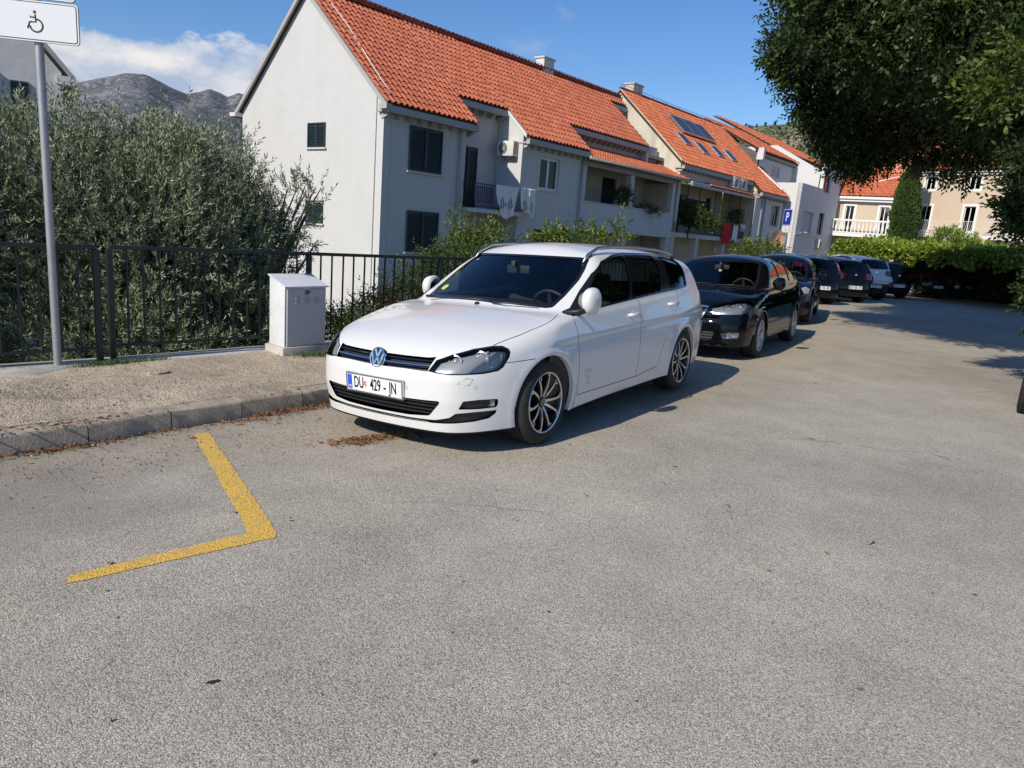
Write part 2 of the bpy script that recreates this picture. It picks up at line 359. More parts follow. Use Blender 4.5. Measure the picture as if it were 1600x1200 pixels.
# a strip mesh between kerb back edge and a line a little beyond the fence
A_ = resample([tuple(p) for p in inner][:13], .12)
F_ = [Vector(p) for p in FENCE]; back = offset_line(FENCE, .16)
def nearest_on(L, p, dirv):
    best = None
    for a, b in zip(L[:-1], L[1:]):
        d = b - a; den = dirv.x * d.y - dirv.y * d.x
        if abs(den) < 1e-6: continue
        w_ = a - p; t = (w_.x * d.y - w_.y * d.x) / den; u = (w_.x * dirv.y - w_.y * dirv.x) / den
        if -.02 <= u <= 1.02 and t > 0 and (best is None or t < best): best = t
    return best
V = []; F = []; nu = 26; rows = 0
for i, p in enumerate(A_):
    t = (A_[min(i+1, len(A_)-1)] - A_[max(i-1, 0)]).normalized(); nv = Vector((-t.y, t.x)); bt = nearest_on(back, p, nv)
    if bt is None: continue
    for k in range(nu + 1):
        u = k / nu; Q = p + nv * bt * u
        # eroded hollow near the sign and general unevenness
        e = math.exp(-(((Q.x + 3.62) / .26) ** 2 + ((Q.y - 5.18) / .15) ** 2)) + .8 * math.exp(-(((Q.x + 3.95) / .2) ** 2 + ((Q.y - 4.75) / .16) ** 2))
        V.append((Q.x, Q.y, pave_z(u) - .035 * min(1, e) + (.004 * math.sin(Q.x * 9) * math.sin(Q.y * 7) if 0 < k else 0)))
    rows += 1
for i in range(rows - 1):
    for k in range(nu): a = i * (nu + 1) + k; F.append((a, a + nu + 1, a + nu + 2, a + 1))
pav = mesh_obj('pavement', V, F, m_pave, None, True); tag(pav, kind='structure')
# kerbstones one by one
stones = resample(KERB[:13], .56)
cuts = [Vector((-3.19-.03, 4.05)), ]
for i, (a, b) in enumerate(zip(stones[:-1], stones[1:])):
    t = (b - a).normalized(); nv = Vector((-t.y, t.x)); g = .008; L = (b - a).length
    z1 = kt + random.uniform(-.004, .004); dn = random.uniform(-.006, .006)
    pr = [(0 + dn, -.30), (0 + dn, z1 - .022), (.006 + dn, z1 - .008), (.022 + dn, z1), (.165, z1 + .001), (.165, -.30)]
    bm = MB(); n = 6; vs = []
    for k in range(n + 1):
        s_ = g / 2 + (L - g) * k / n
        for (o, z) in pr:
            j = 0 if z < -.2 else random.uniform(-.0035, .0035)
            pnt = a + t * s_ + nv * (o + j); vs.append((pnt.x, pnt.y, z + j))
    m_ = len(pr); fs = [(k*m_ + q_, (k+1)*m_ + q_, (k+1)*m_ + q_ + 1, k*m_ + q_ + 1) for k in range(n) for q_ in range(m_ - 1)] + [tuple(range(m_)), tuple(n*m_ + q_ for q_ in range(m_))[::-1]]
    bm.add(vs, [f[::-1] for f in fs]); o = bm.build('kerbstone', m_kerb, pav, True); o.data.set_sharp_from_angle(angle=R(40))
# pale concrete footing along the fence
m_conc = pbr('pale_concrete', (.55, .53, .48), .85, vary=.2, scale=4, bump=.4, bscale=40, dirt=((.24, .21, .17), .7, 4))
bm = MB(); L0 = resample(FENCE[2:7], .25); vs = []
for i, p in enumerate(L0):
    t = (L0[min(i+1, len(L0)-1)] - L0[max(i-1, 0)]).normalized(); nv = Vector((-t.y, t.x)); w_ = .13 + .05 * math.sin(i * .9) + (.16 if p.y < 5.9 else 0)
    for o, z in ((-w_, .060), (-w_ + .01, .086), (.14, .088), (.15, -.4)): pnt = p + nv * o; vs.append((pnt.x, pnt.y, z + random.uniform(-.002, .002)))
bm.add(vs, [((i+1)*4 + k, i*4 + k, i*4 + k + 1, (i+1)*4 + k + 1)[::-1] for i in range(len(L0) - 1) for k in range(3)])
tag(bm.build('fence_footing', m_conc, None, True), kind='structure')

# falling ground beyond the fence, far terrain
def terr_z(x, y):
    d = -kerb_dist(x, y) - 1.55
    return np.where(d > 0, -.25 - np.minimum(d * 1.1, 2.6) - np.clip((d - 2.4) * .02, 0, 12), 0 * d - .8)
m_soil = pbr('dry_ground_cover', (.10, .095, .055), .95, vary=.4, scale=3, bump=.8, bscale=12, dirt=((.05, .06, .025), .8, 1.2))
xs = np.concatenate([np.arange(-60, 40, 1.2), np.arange(40, 130, 6.)]); ys = np.concatenate([np.arange(-30, 60, 1.2), np.arange(60, 420, 12.)])
X, Y = np.meshgrid(xs, ys, indexing='ij'); Z = terr_z(X, Y)
Z = np.where((kerb_dist(X, Y) > -1.4), -.75, Z)
nx, ny = X.shape
ter = mesh_obj('terrain', np.stack([X.ravel(), Y.ravel(), Z.ravel()], 1), [(i*ny + j, (i+1)*ny + j, (i+1)*ny + j + 1, i*ny + j + 1) for i in range(nx-1) for j in range(ny-1)], m_soil, None, True); tag(ter, kind='structure')
base = MB(); base.add([(-9000, -9000, -14), (9000, -9000, -14), (9000, 9000, -14), (-9000, 9000, -14)], [(0, 1, 2, 3)]); tag(base.build('valley_floor', m_soil), kind='structure')

# yellow bay marking, worn paint a few millimetres above the asphalt
def paint_material():
    m = bpy.data.materials.new('worn_yellow_paint'); m.use_nodes = True; q = NT(m.node_tree)
    co = q.n('ShaderNodeTexCoord').outputs['Object']; v = q.n('ShaderNodeTexVoronoi', {'Vector': co, 'Scale': 95.0})
    st = q.n('ShaderNodeSeparateColor', {0: v.outputs['Color']}).outputs[0]
    c = q.mix(q.noise(co, 6.0, 5.0, .6), (.72, .43, .065), (.92, .58, .11)); c = q.mix(1.0, c, q.ramp(v.outputs['Distance'], [(.3, 1.0), (.75, .55)]), 'MULTIPLY')
    w_ = q.math('ADD', q.math('MULTIPLY', st, .55), q.math('MULTIPLY', q.noise(co, 11.0, 5.0, .65), .75))
    c = q.mix(q.ramp(w_, [(.80, .0), (.92, .7)]), c, (.38, .33, .25))
    bn = q.n('ShaderNodeBump', {'Height': q.math('MULTIPLY', v.outputs['Distance'], -.8), 'Strength': .8, 'Distance': .005}).outputs[0]
    b = q.n('ShaderNodeBsdfPrincipled', {'Base Color': c, 'Roughness': .7, 'Normal': bn}); q.n('ShaderNodeOutputMaterial', {'Surface': b.outputs[0]}); return m
m_yellow = paint_material()
def decal(name, poly, m, up=.004, step=.06):
    bm = bmesh.new(); vs = [bm.verts.new((x, y, 0)) for x, y in poly]; bm.faces.new(vs)
    x0, x1 = min(p[0] for p in poly), max(p[0] for p in poly); y0, y1 = min(p[1] for p in poly), max(p[1] for p in poly)
    for k in range(1, int((x1 - x0) / step) + 1): bmesh.ops.bisect_plane(bm, geom=bm.verts[:] + bm.edges[:] + bm.faces[:], plane_co=(x0 + k * step, 0, 0), plane_no=(1, 0, 0))
    for k in range(1, int((y1 - y0) / step) + 1): bmesh.ops.bisect_plane(bm, geom=bm.verts[:] + bm.edges[:] + bm.faces[:], plane_co=(0, y0 + k * step, 0), plane_no=(0, 1, 0))
    P = np.array([v.co[:] for v in bm.verts]); Z = road_z(P[:, 0], P[:, 1]) + .004 * np.sin(P[:, 0] * 1.7 + 1) * np.sin(P[:, 1] * 1.3) + up
    for v, z in zip(bm.verts, Z): v.co.z = z
    me = bpy.data.meshes.new(name); bm.to_mesh(me); bm.free(); me.materials.append(m)
    o = bpy.data.objects.new(name, me); C.objects.link(o); return o
def ragged(a, b, wd, n=26, j=.004):
    a = Vector(a); b = Vector(b); t = (b - a).normalized(); nv = Vector((-t.y, t.x)) * wd / 2
    L_ = [a.lerp(b, i / n) + nv + Vector((random.uniform(-j, j), random.uniform(-j, j))) for i in range(n + 1)]
    R_ = [a.lerp(b, i / n) - nv + Vector((random.uniform(-j, j), random.uniform(-j, j))) for i in range(n + 1)]
    return [tuple(p) for p in L_ + R_[::-1]]
def gz(px, py):                              # ground point on the sloping gutter strip
    z = 0.0
    for _ in range(6): p = gpt(px, py, z); z = float(road_z(p.x, p.y))
    return (p.x, p.y)
LP = [(302, 678), (327, 676.5), (353, 715), (379, 753.5), (405.5, 792.5), (432, 832), (432, 841), (340, 861.5), (250, 881), (175, 898), (99.7, 914.5), (104, 907), (108.5, 900.5), (180, 883.5), (250, 867), (320, 850), (388.5, 833.8), (367, 795.5), (345, 756), (323, 716.5)]
def rough_loop(pts, n=7, j=.005):
    out = []
    for p, q_ in zip(pts, pts[1:] + pts[:1]):
        a_, b_ = Vector(gz(*p)), Vector(gz(*q_)); k_ = max(1, int((b_ - a_).length / .035))
        out += [tuple(a_.lerp(b_, i / k_) + Vector((random.uniform(-j, j), random.uniform(-j, j)))) for i in range(k_)]
    return out
m1 = decal('bay_marking', rough_loop(LP), m_yellow, up=.003)
for o in (m1,): tag(o, kind='structure')
# ---------------------------------------------------------------- houses
def plaster(name, col, dirt_col, amt=.35, rough_=.9, scale=.6):
    m = bpy.data.materials.new(name); m.use_nodes = True; q = NT(m.node_tree)
    co = q.n('ShaderNodeTexCoord').outputs['Object']
    st = q.n('ShaderNodeMapping', {'Vector': co, 'Scale': (1, 1, .28)}).outputs[0]
    c = q.mix(q.noise(co, 1.3, 5.0, .6), [x * .93 for x in col], [min(1, x * 1.04) for x in col])
    d = q.ramp(q.noise(st, scale * 2.2, 7.0, .7), [(.48, 0.0), (.78, amt)]); c = q.mix(d, c, dirt_col)
    d2 = q.ramp(q.noise(co, 7.0, 6.0, .7), [(.60, 0.0), (.74, amt * .5)]); c = q.mix(d2, c, dirt_col)
    bn = q.n('ShaderNodeBump', {'Height': q.math('ADD', q.noise(co, 60.0, 3.0, .6), q.math('MULTIPLY', q.noise(co, 2.4, 3.0, .5), 5.0)), 'Strength': .18, 'Distance': .02}).outputs[0]
    b = q.n('ShaderNodeBsdfPrincipled', {'Base Color': c, 'Roughness': rough_, 'Normal': bn, 'Specular IOR Level': .2}); q.n('ShaderNodeOutputMaterial', {'Surface': b.outputs[0]}); return m
m_wall = plaster('white_render', (.56, .56, .555), (.42, .40, .37), .20)
m_wall_old = plaster('weathered_render', (.58, .54, .45), (.24, .215, .175), .65)
m_wall_pink = plaster('faded_pink_render', (.56, .47, .44), (.36, .30, .27), .6)
m_wall_cream = plaster('cream_render', (.62, .54, .40), (.42, .36, .28), .4)
m_wall_white = plaster('fresh_white_render', (.62, .62, .61), (.55, .54, .52), .12)
m_wall_beige = plaster('beige_render', (.56, .46, .35), (.46, .38, .29), .15)
m_fascia = pbr('grey_concrete_eaves', (.40, .395, .38), .85, vary=.15, scale=3, bump=.3, bscale=40, dirt=((.25, .24, .22), .5, 3))
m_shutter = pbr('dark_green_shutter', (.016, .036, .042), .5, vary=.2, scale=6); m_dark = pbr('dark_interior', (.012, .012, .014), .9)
m_frame = pbr('white_window_frame', (.70, .70, .69), .45, vary=.04); m_pane = glass('window_glass', (.06, .07, .08), 1.0, ior=1.33); m_iron = pbr('black_ironwork', (.010, .010, .011), .5)
m_ac = pbr('air_conditioner_casing', (.62, .61, .57), .5, vary=.05); m_linen = pbr('white_linen', (.74, .74, .73), .9, vary=.04, bump=.1, bscale=30); m_redcloth = pbr('red_cloth', (.55, .02, .025), .9)
m_darkcloth = pbr('dark_clothes', (.03, .035, .07), .9, vary=.4, scale=3); m_pipe = pbr('grey_drainpipe', (.33, .33, .33), .5, vary=.12)
m_marble = pbr('stone_sill', (.55, .53, .49), .7, vary=.1)

def tile_material(name, c0, c1, c2):
    m = bpy.data.materials.new(name); m.use_nodes = True; q = NT(m.node_tree)
    co = q.n('ShaderNodeTexCoord').outputs['Object']; ri = q.n('ShaderNodeNewGeometry').outputs['Random Per Island']; oi = q.n('ShaderNodeObjectInfo').outputs['Random']
    r_ = q.math('FRACT', q.math('ADD', q.math('MULTIPLY', ri, 7.31), oi))
    c = q.ramp(r_, [(.0, c0), (.5, c1), (1.0, c2)]); n = q.noise(co, 5.0, 6.0, .65)
    c = q.mix(1.0, c, q.ramp(n, [(.3, .86), (.7, 1.08)]), 'MULTIPLY'); c = q.mix(q.ramp(q.noise(co, 1.1, 4.0, .6), [(.55, .0), (.75, .3)]), c, (.22, .12, .08))
    b = q.n('ShaderNodeBsdfPrincipled', {'Base Color': c, 'Roughness': .85, 'Specular IOR Level': .25}); q.n('ShaderNodeOutputMaterial', {'Surface': b.outputs[0]}); return m
m_tile = tile_material('clay_roof_tile', (.39, .108, .060), (.45, .135, .076), (.51, .165, .096))
m_tile2 = tile_material('bright_clay_roof_tile', (.46, .125, .058), (.53, .16, .078), (.60, .20, .10))

def tile_template(w=.235, L=.40, h=.085):
    """S-shaped clay tile lying along +Y up the slope; X across"""
    pr = [(-.5, .25), (-.38, .75), (-.2, 1.0), (-.02, .75), (.10, .25), (.22, .02), (.38, 0), (.5, .10)]
    V = []
    for y, s in ((0, 1.0), (L, .82)):
        for a, z in pr: V.append((a * w, y, z * h * s + (.032 if y == 0 else 0)))
    n = len(pr); V += [(a * w * .92, .012, z * h + .032 - .016) for a, z in pr]
    F = [(i, i+1, n+i+1, n+i) for i in range(n-1)] + [(2*n+i, 2*n+i+1, i+1, i) for i in range(n-1)]
    return np.array(V), F
TV, TF = tile_template()
_tile_me = None
def tile_roof(parent, O3, u, v, cols, mat, pitch=.232, exp=.335, singles=0, near=None, name='roof_tiles'):
    """cols: function s -> (from, to) along v; u across, v up the slope, unit vectors in parent space"""
    global _tile_me
    O3, u, v = Vector(O3), Vector(u).normalized(), Vector(v).normalized(); n = u.cross(v)
    if n.z < 0: n = -n
    B = np.array([u[:], v[:], n[:]]); V = []; F = []; spots = []
    s = cols[0] + pitch / 2
    while s < cols[1]:
        for a, b in cols[2](s):
            y = a
            while y < b - .05: spots.append((s, y)); y += exp
        s += pitch
    spots.sort(key=lambda q: near(q) if near else 0)
    for k, (s, y) in enumerate(spots):
        js, jy, jr = random.uniform(-.006, .006), random.uniform(-.012, .012), random.uniform(-.02, .02)
        if k < singles:
            if _tile_me is None: t = mesh_obj('roof_tile', TV, TF, mat, parent, True); _tile_me = t.data; t.data.set_sharp_from_angle(angle=R(50))
            else: t = bpy.data.objects.new('roof_tile', _tile_me); C.objects.link(t); t.parent = parent
            m4 = Matrix((u, v, n)).transposed().to_4x4() @ Matrix.Rotation(jr, 4, 'Z'); m4.translation = O3 + u * (s + js) + v * (y + jy); t.matrix_local = m4
        else:
            c, s_ = math.cos(jr), math.sin(jr); P = TV.copy(); x = P[:, 0] * c - P[:, 1] * s_; yy = P[:, 0] * s_ + P[:, 1] * c; P[:, 0] = x + s + js; P[:, 1] = yy + y + jy
            b = len(V) * len(TV); V.append(P @ B + np.array(O3[:])); F += [tuple(b + i for i in f) for f in TF]
    if V:
        o = mesh_obj(name, np.vstack(V), F, mat, parent, True); o.data.set_sharp_from_angle(angle=R(50)); tag(o, kind='stuff')

def slab(parent, name, poly, th, mat):            # thick polygon pushed down by th
    b = MB(); b.prism([tuple(p) for p in poly], (0, 0, -th)); return b.build(name, mat, parent)
m_underlay = pbr('roof_underlay', (.06, .035, .025), .95)
def ridge_tiles(parent, a, b, mat, r=.11):
    a, b = Vector(a), Vector(b); L = (b - a).length; t = (b - a).normalized(); s = t.cross(Vector((0, 0, 1))).normalized(); n = int(L / .36); me = None
    for i in range(n):
        if me is None:
            m = MB(); V = []
            for y, rr in ((0, r), (.40, r * .85)):
                for k in range(7): q = R(-5 + 190 * k / 6); V.append((math.cos(q) * rr, y, math.sin(q) * rr * .8))
            m.add(V, [(k, k+1, k+8, k+7) for k in range(6)] + [tuple(range(7))]); o = m.build('ridge_tile', mat, parent, True); me = o.data
        else: o = bpy.data.objects.new('ridge_tile', me); C.objects.link(o); o.parent = parent
        m4 = Matrix((s, t, Vector((0, 0, 1)))).transposed().to_4x4(); m4.translation = a + t * (i * .36) + Vector((0, 0, .02)); o.matrix_local = m4

def wall(parent, O3, u, W, z0, z1, th, mat, holes=(), name='wall', top=None):
    """wall in the plane of u and Z with rectangular openings; outside is u x Z flipped (towards -n)"""
    O3, u = Vector(O3), Vector(u).normalized(); n = Vector((-u.y, u.x, 0)); b = MB()   # n points inward
    xs = sorted({0, W} | {h[0] for h in holes} | {h[1] for h in holes}); zs = sorted({z0, z1} | {h[2] for h in holes} | {h[3] for h in holes})
    P = lambda x, z, d=0: O3 + u * x + n * d + Vector((0, 0, z))
    def solid(xa, xb, za, zb):
        mx, mz = (xa + xb) / 2, (za + zb) / 2
        return not any(h[0] < mx < h[1] and h[2] < mz < h[3] for h in holes)
    for xa, xb in zip(xs, xs[1:]):
        for za, zb in zip(zs, zs[1:]):
            if solid(xa, xb, za, zb):
                b.add([P(xa, za), P(xb, za), P(xb, zb), P(xa, zb)], [(0, 1, 2, 3)]); b.add([P(xa, za, th), P(xb, za, th), P(xb, zb, th), P(xa, zb, th)], [(3, 2, 1, 0)])
    for xa, xb, za, zb in [(0, W, z0, z1)]:
        b.add([P(0, z0), P(0, z0, th), P(0, z1, th), P(0, z1)], [(3, 2, 1, 0)]); b.add([P(W, z0), P(W, z0, th), P(W, z1, th), P(W, z1)], [(0, 1, 2, 3)])
        b.add([P(0, z1), P(0, z1, th), P(W, z1, th), P(W, z1)], [(3, 2, 1, 0)]); b.add([P(0, z0), P(0, z0, th), P(W, z0, th), P(W, z0)], [(0, 1, 2, 3)])
    for h in holes:
        xa, xb, za, zb = h[:4]
        b.add([P(xa, za), P(xa, za, th), P(xa, zb, th), P(xa, zb)], [(0, 1, 2, 3)]); b.add([P(xb, za), P(xb, za, th), P(xb, zb, th), P(xb, zb)], [(3, 2, 1, 0)])
        b.add([P(xa, zb), P(xa, zb, th), P(xb, zb, th), P(xb, zb)], [(0, 1, 2, 3)]); b.add([P(xa, za), P(xa, za, th), P(xb, za, th), P(xb, za)], [(3, 2, 1, 0)])
    return b.build(name, mat, parent)

def LM(O3, u):                                     # local frame of a wall: X along it, Y inward, Z up
    u = Vector(u).normalized(); n = Vector((-u.y, u.x, 0)); m = Matrix((u, n, Vector((0, 0, 1)))).transposed().to_4x4(); m.translation = Vector(O3); return m

def window(parent, O3, u, x0, x1, z0, z1, depth=.12, leaves=2, frame=m_frame, surround=None, sill=True, pane=None, fw=.055):
    M0 = LM(O3, u); b = MB(); d0, d1 = depth, depth + .05
    b.box((x0, d0, z0), (x0 + fw, d1, z1), M=M0); b.box((x1 - fw, d0, z0), (x1, d1, z1), M=M0); b.box((x0 + fw, d0, z0), (x1 - fw, d1, z0 + fw), M=M0); b.box((x0 + fw, d0, z1 - fw), (x1 - fw, d1, z1), M=M0)
    for k in range(1, leaves): x = x0 + (x1 - x0) * k / leaves; b.box((x - fw * .6, d0 - .004, z0 + fw), (x + fw * .6, d1 - .004, z1 - fw), M=M0)
    w_ = b.build('window', frame, parent)
    for k in range(leaves):
        xa = x0 + (x1 - x0) * k / leaves + (fw if k == 0 else fw * .6); xb = x0 + (x1 - x0) * (k + 1) / leaves - (fw if k == leaves - 1 else fw * .6)
        p = MB(); p.box((xa, d0 + .02, z0 + fw), (xb, d0 + .028, z1 - fw), M=M0); p.build('pane', pane or m_pane, w_)
    p = MB(); p.box((x0, depth + .25, z0), (x1, depth + .26, z1), M=M0); p.build('dark_room_sheet', m_dark, w_)  # near-black sheet painted in for the unlit room behind the pane
    if sill: p = MB(); p.box((x0 - .06, -.05, z0 - .05), (x1 + .06, depth, z0 - .003), M=M0); p.build('sill', m_marble, w_)
    if surround:
        p = MB(); e = .16
        p.box((x0 - e, -.035, z0 - e), (x0, .0, z1 + e), M=M0); p.box((x1, -.035, z0 - e), (x1 + e, .0, z1 + e), M=M0); p.box((x0, -.035, z1), (x1, .0, z1 + e), M=M0); p.box((x0, -.035, z0 - e), (x1, .0, z0), M=M0); p.build('surround', surround, w_)
    return w_

def shutters(parent, O3, u, x0, x1, z0, z1, leaves=2, mat=m_shutter, sill=True, n=None, name='shutter'):
    M0 = LM(O3, u); n = n or int((z1 - z0) / .055); w_ = (x1 - x0) / leaves
    for k in range(leaves):
        a, c = x0 + k * w_ + .004, x0 + (k + 1) * w_ - .004; b = MB(); f = .05
        b.box((a, -.05, z0), (a + f, -.012, z1), M=M0); b.box((c - f, -.05, z0), (c, -.012, z1), M=M0); b.box((a + f, -.05, z1 - f), (c - f, -.012, z1), M=M0); b.box((a + f, -.05, z0), (c - f, -.012, z0 + f), M=M0)
        zm = -99; b.box((a + f, -.016, z0 + f), (c - f, -.013, z1 - f), M=M0)
        sh_ = b.build(name, mat, parent); me = None; zz = z0 + f + .02; st = (z1 - z0 - 2 * f) / n
        for i in range(n - 1):
            z = z0 + f + st * (i + .5)
            if abs(z - zm) < .045: continue
            if me is None: s = MB(); s.prism([(0, -.046, -.014), (0, -.018, .012), (0, -.012, .012), (0, -.040, -.014)], (c - a - 2 * f, 0, 0)); o = s.build('slat', mat, sh_); me = o.data
            else: o = bpy.data.objects.new('slat', me); C.objects.link(o); o.parent = sh_
            m4 = M0 @ Matrix.Translation((a + f, 0, z)); o.matrix_local = m4
    if sill: p = MB(); p.box((x0 - .06, -.07, z0 - .06), (x1 + .06, .0, z0 - .004), M=M0); p.build('sill', m_marble, parent)

def eaves(parent, s0, s1, t, z, brackets=True, d=.30, back=.25, frm=None):
    """concrete gutter board with the row of little brackets under it"""
    b = MB(); b.box((s0, t - .06, z - .20), (s1, t + .10, z)); b.box((s0, t + .10, z - .18), (s1, t + d + .2, z - .12)); b.build('eaves_board', m_fascia, parent)
    if brackets:
        n = max(2, int((s1 - s0) / .42)); me = None
        for i in range(n):
            x = s0 + .12 + (s1 - s0 - .24) * i / (n - 1)
            if me is None: m = MB(); m.prism([(-.05, 0, 0), (-.05, d, 0), (-.05, d, -.17), (-.05, .06, -.10), (-.05, 0, -.05)], (.10, 0, 0)); o = m.build('bracket', m_fascia, parent); me = o.data
            else: o = bpy.data.objects.new('bracket', me); C.objects.link(o); o.parent = parent
            o.location = (x, t + .08, z - .205)

def railing(parent, M0, L, h=.85, belly=.12, n=None, name='railing', mat=m_iron, curved=True):
    b = MB(); b.box((0, -.015, h - .03), (L, .015, h), M=M0); b.box((0, -.012, .05), (L, .012, .07), M=M0); r_ = b.build(name, mat, parent); n = n or int(L / .12); me = None
    for i in range(n + 1):
        if me is None:
            m = MB(); pts = [(0, 0, h - .03), (0, -.01, h * .72), (0, -belly * .7, h * .42), (0, -belly, h * .22), (0, -belly * .5, .08), (0, 0, .06)] if curved else [(0, 0, .06), (0, 0, h - .03)]
            m.tube(pts, .012, 4); o = m.build('baluster', mat, r_); me = o.data
        else: o = bpy.data.objects.new('baluster', me); C.objects.link(o); o.parent = r_
        o.matrix_local = M0 @ Matrix.Translation((L * i / n, 0, 0))
    return r_

def aircon(label, M0, grp=None, w=.80, h=.55, d=.30):
    t = thing('air_conditioner', label, 'air conditioner', (0, 0, 0), None, grp); t.matrix_world = M0
    b = MB(); b.box((-w/2, -d, 0), (w/2, -.03, h)); bevel(b.build('casing', m_ac, t), .012, 2)
    b = MB(); c = (-w * .12, h/2)
    for r_ in (.06, .11, .16, .21): 
        if r_ < h/2: b.tube([(c[0] + r_ * math.cos(a), -d - .008, c[1] + r_ * math.sin(a)) for a in np.linspace(0, 2*math.pi, 24, endpoint=False)], .006, 4, closed=True)
    for k in range(8): a = k * math.pi / 4; b.tube([(c[0], -d - .008, c[1]), (c[0] + .215 * math.cos(a), -d - .008, c[1] + .215 * math.sin(a))], .005, 4)
    b.build('fan_grille', m_ac, t); b = MB(); b.lathe([(0, .0), (.21, 0)], 24, AX((c[0], -d - .002, c[1]), z=(0, -1, 0))); b.build('fan_opening', m_dark, t)
    b = MB()
    for k in range(9): z = .08 + k * (h - .16) / 8; b.box((w/2 + .0005, -d + .04, z), (w/2 + .006, -.07, z + .02))
    b.build('side_louvre', m_trim, t)
    b = MB()
    for x in (-w * .3, w * .3): b.box((x - .015, -d, -.03), (x + .015, 0, -.002)); b.box((x - .015, -.02, -.22), (x + .015, 0, -.03))
    b.build('wall_bracket', m_pipe, t); return t

def cloth(name, label, cat, M0, w, h, mat, folds=5, amp=.05, seed=1, sag=0.0, grp=None, droop=None):
    rg = random.Random(seed); nx_, nz = 28, 16; V = []; ph = [rg.uniform(0, 6.28) for _ in range(4)]
    for j in range(nz + 1):
        for i in range(nx_ + 1):
            u, v = i / nx_, j / nz; lim = h * (1 if droop is None else droop(u))
            x = (u - .5) * w * (1 - .12 * v * rg.uniform(.98, 1.02)); y = amp * v ** .6 * math.sin(u * folds * 6.28 + ph[0] + v * 1.3) + amp * .4 * math.sin(u * folds * 13 + ph[1]) * v; z = -v * lim - sag * 4 * u * (1 - u) * (1 - v)
            V.append(M0 @ Vector((x, y - .03, z)))
    F = [(j*(nx_+1)+i, j*(nx_+1)+i+1, (j+1)*(nx_+1)+i+1, (j+1)*(nx_+1)+i) for j in range(nz) for i in range(nx_)]
    o = mesh_obj(name, V, F, mat, None, True); md = o.modifiers.new('thickness', 'SOLIDIFY'); md.thickness = .006
    return tag(o, label, cat, grp)

ROWM = Matrix(((.62932, -.77715, 0, -4.58776), (.77715, .62932, 0, 23.14978), (0, 0, 1, 0), (0, 0, 0, 1)))   # s along the street front, t into the block
def row_thing(name, label, cat='house'):
    t = thing(name, label, cat); t.matrix_world = ROWM; return t
ZG = -3.4; k1 = .88; zr = lambda t: 5.22 + k1 * t
U, Wd = (1, 0, 0), (0, 1, 0)
h1 = row_thing('terraced_house', 'long white terraced house with blank sunlit gable, dark green shutters and orange tiled roof')
# gable end
b = MB(); b.prism([(0, 0, ZG), (0, 8.2, ZG), (0, 8.2, 5.08), (0, 4.1, 5.08 + 3.62), (0, 0, 5.08)][::-1], (.30, 0, 0)); b.build('gable_wall', m_wall, h1)
for (t0, t1, z0, z1) in ((2.95, 3.95, 3.72, 4.52), (3.00, 4.0, 1.20, 1.96)):
    shutters(h1, (0, 8.2, 0), (0, -1, 0), 8.2 - t1, 8.2 - t0, z0, z1, 2, n=14)
bm_ = MB(); bm_.tube([(-.02, .34, 5.2), (-.03, .33, ZG)], .012, 5); bm_.build('lightning_cable', m_pipe, h1)
# bays and recesses of the street front
wall(h1, (.31, 0, 0), U, 3.39, ZG, 5.05, .28, m_wall); shutters(h1, (0, 0, 0), U, 1.06, 2.54, 3.13, 4.53, 2); shutters(h1, (0, 0, 0), U, 1.08, 2.54, .52, 1.87, 2)
b = MB(); b.prism([(3.46, .285, ZG), (3.46, 1.29, ZG), (3.46, 1.29, zr(1.29) - .15), (3.46, .285, zr(.285) - .15)][::-1], (.24, 0, 0)); b.build('return_wall', m_wall, h1)
wall(h1, (3.70, 1.3, 0), U, 3.1, ZG, 6.0, .25, m_wall, name='recessed_wall', holes=[(1.0, 2.7, -.6, 1.45)]); shutters(h1, (3.70, 1.3, 0), U, 1.00, 1.98, 2.15, 4.42, 2, sill=False)
window(h1, (3.70, 1.3, 0), U, 1.0, 2.7, -.6, 1.45, .08, 3, frame=m_frame, sill=False)
b = MB(); b.prism([(6.80, 0, ZG), (6.80, 1.29, ZG), (6.80, 1.29, zr(1.29) - .13), (6.80, 0, zr(0) - .13)][::-1], (.265, 0, 0)); b.build('return_wall', m_wall, h1)
b = MB(); b.prism([(6.72, -.2, zr(-.2) - .12), (6.72, 1.2, zr(1.2) - .12), (6.72, 1.2, zr(1.2) + .03), (6.72, -.2, zr(-.2) + .03)][::-1], (.07, 0, 0)); b.build('verge', m_wall_white, h1)
wall(h1, (7.07, 0, 0), U, 3.88, ZG, 5.02, .28, m_wall, holes=[(.88, 2.20, 3.15, 4.42), (.8, 2.3, .3, 1.6)]); window(h1, (7.07, 0, 0), U, .88, 2.20, 3.15, 4.42, .10, 2, fw=.10); shutters(h1, (7.07, .05, 0), U, .8, 2.3, .3, 1.6, 2)
for (xa, xb, za, zb) in ((.88, 2.20, 3.15, 4.42),):
    b = MB(); e = .09; M0 = LM((7.07, 0, 0), U); b.box((xa - e, -.02, za - .02), (xa, -.0, zb + e), M=M0); b.box((xb, -.02, za - .02), (xb + e, 0, zb + e), M=M0); b.box((xa, -.02, zb), (xb, 0, zb + e), M=M0); b.build('window_surround', m_wall_white, h1)
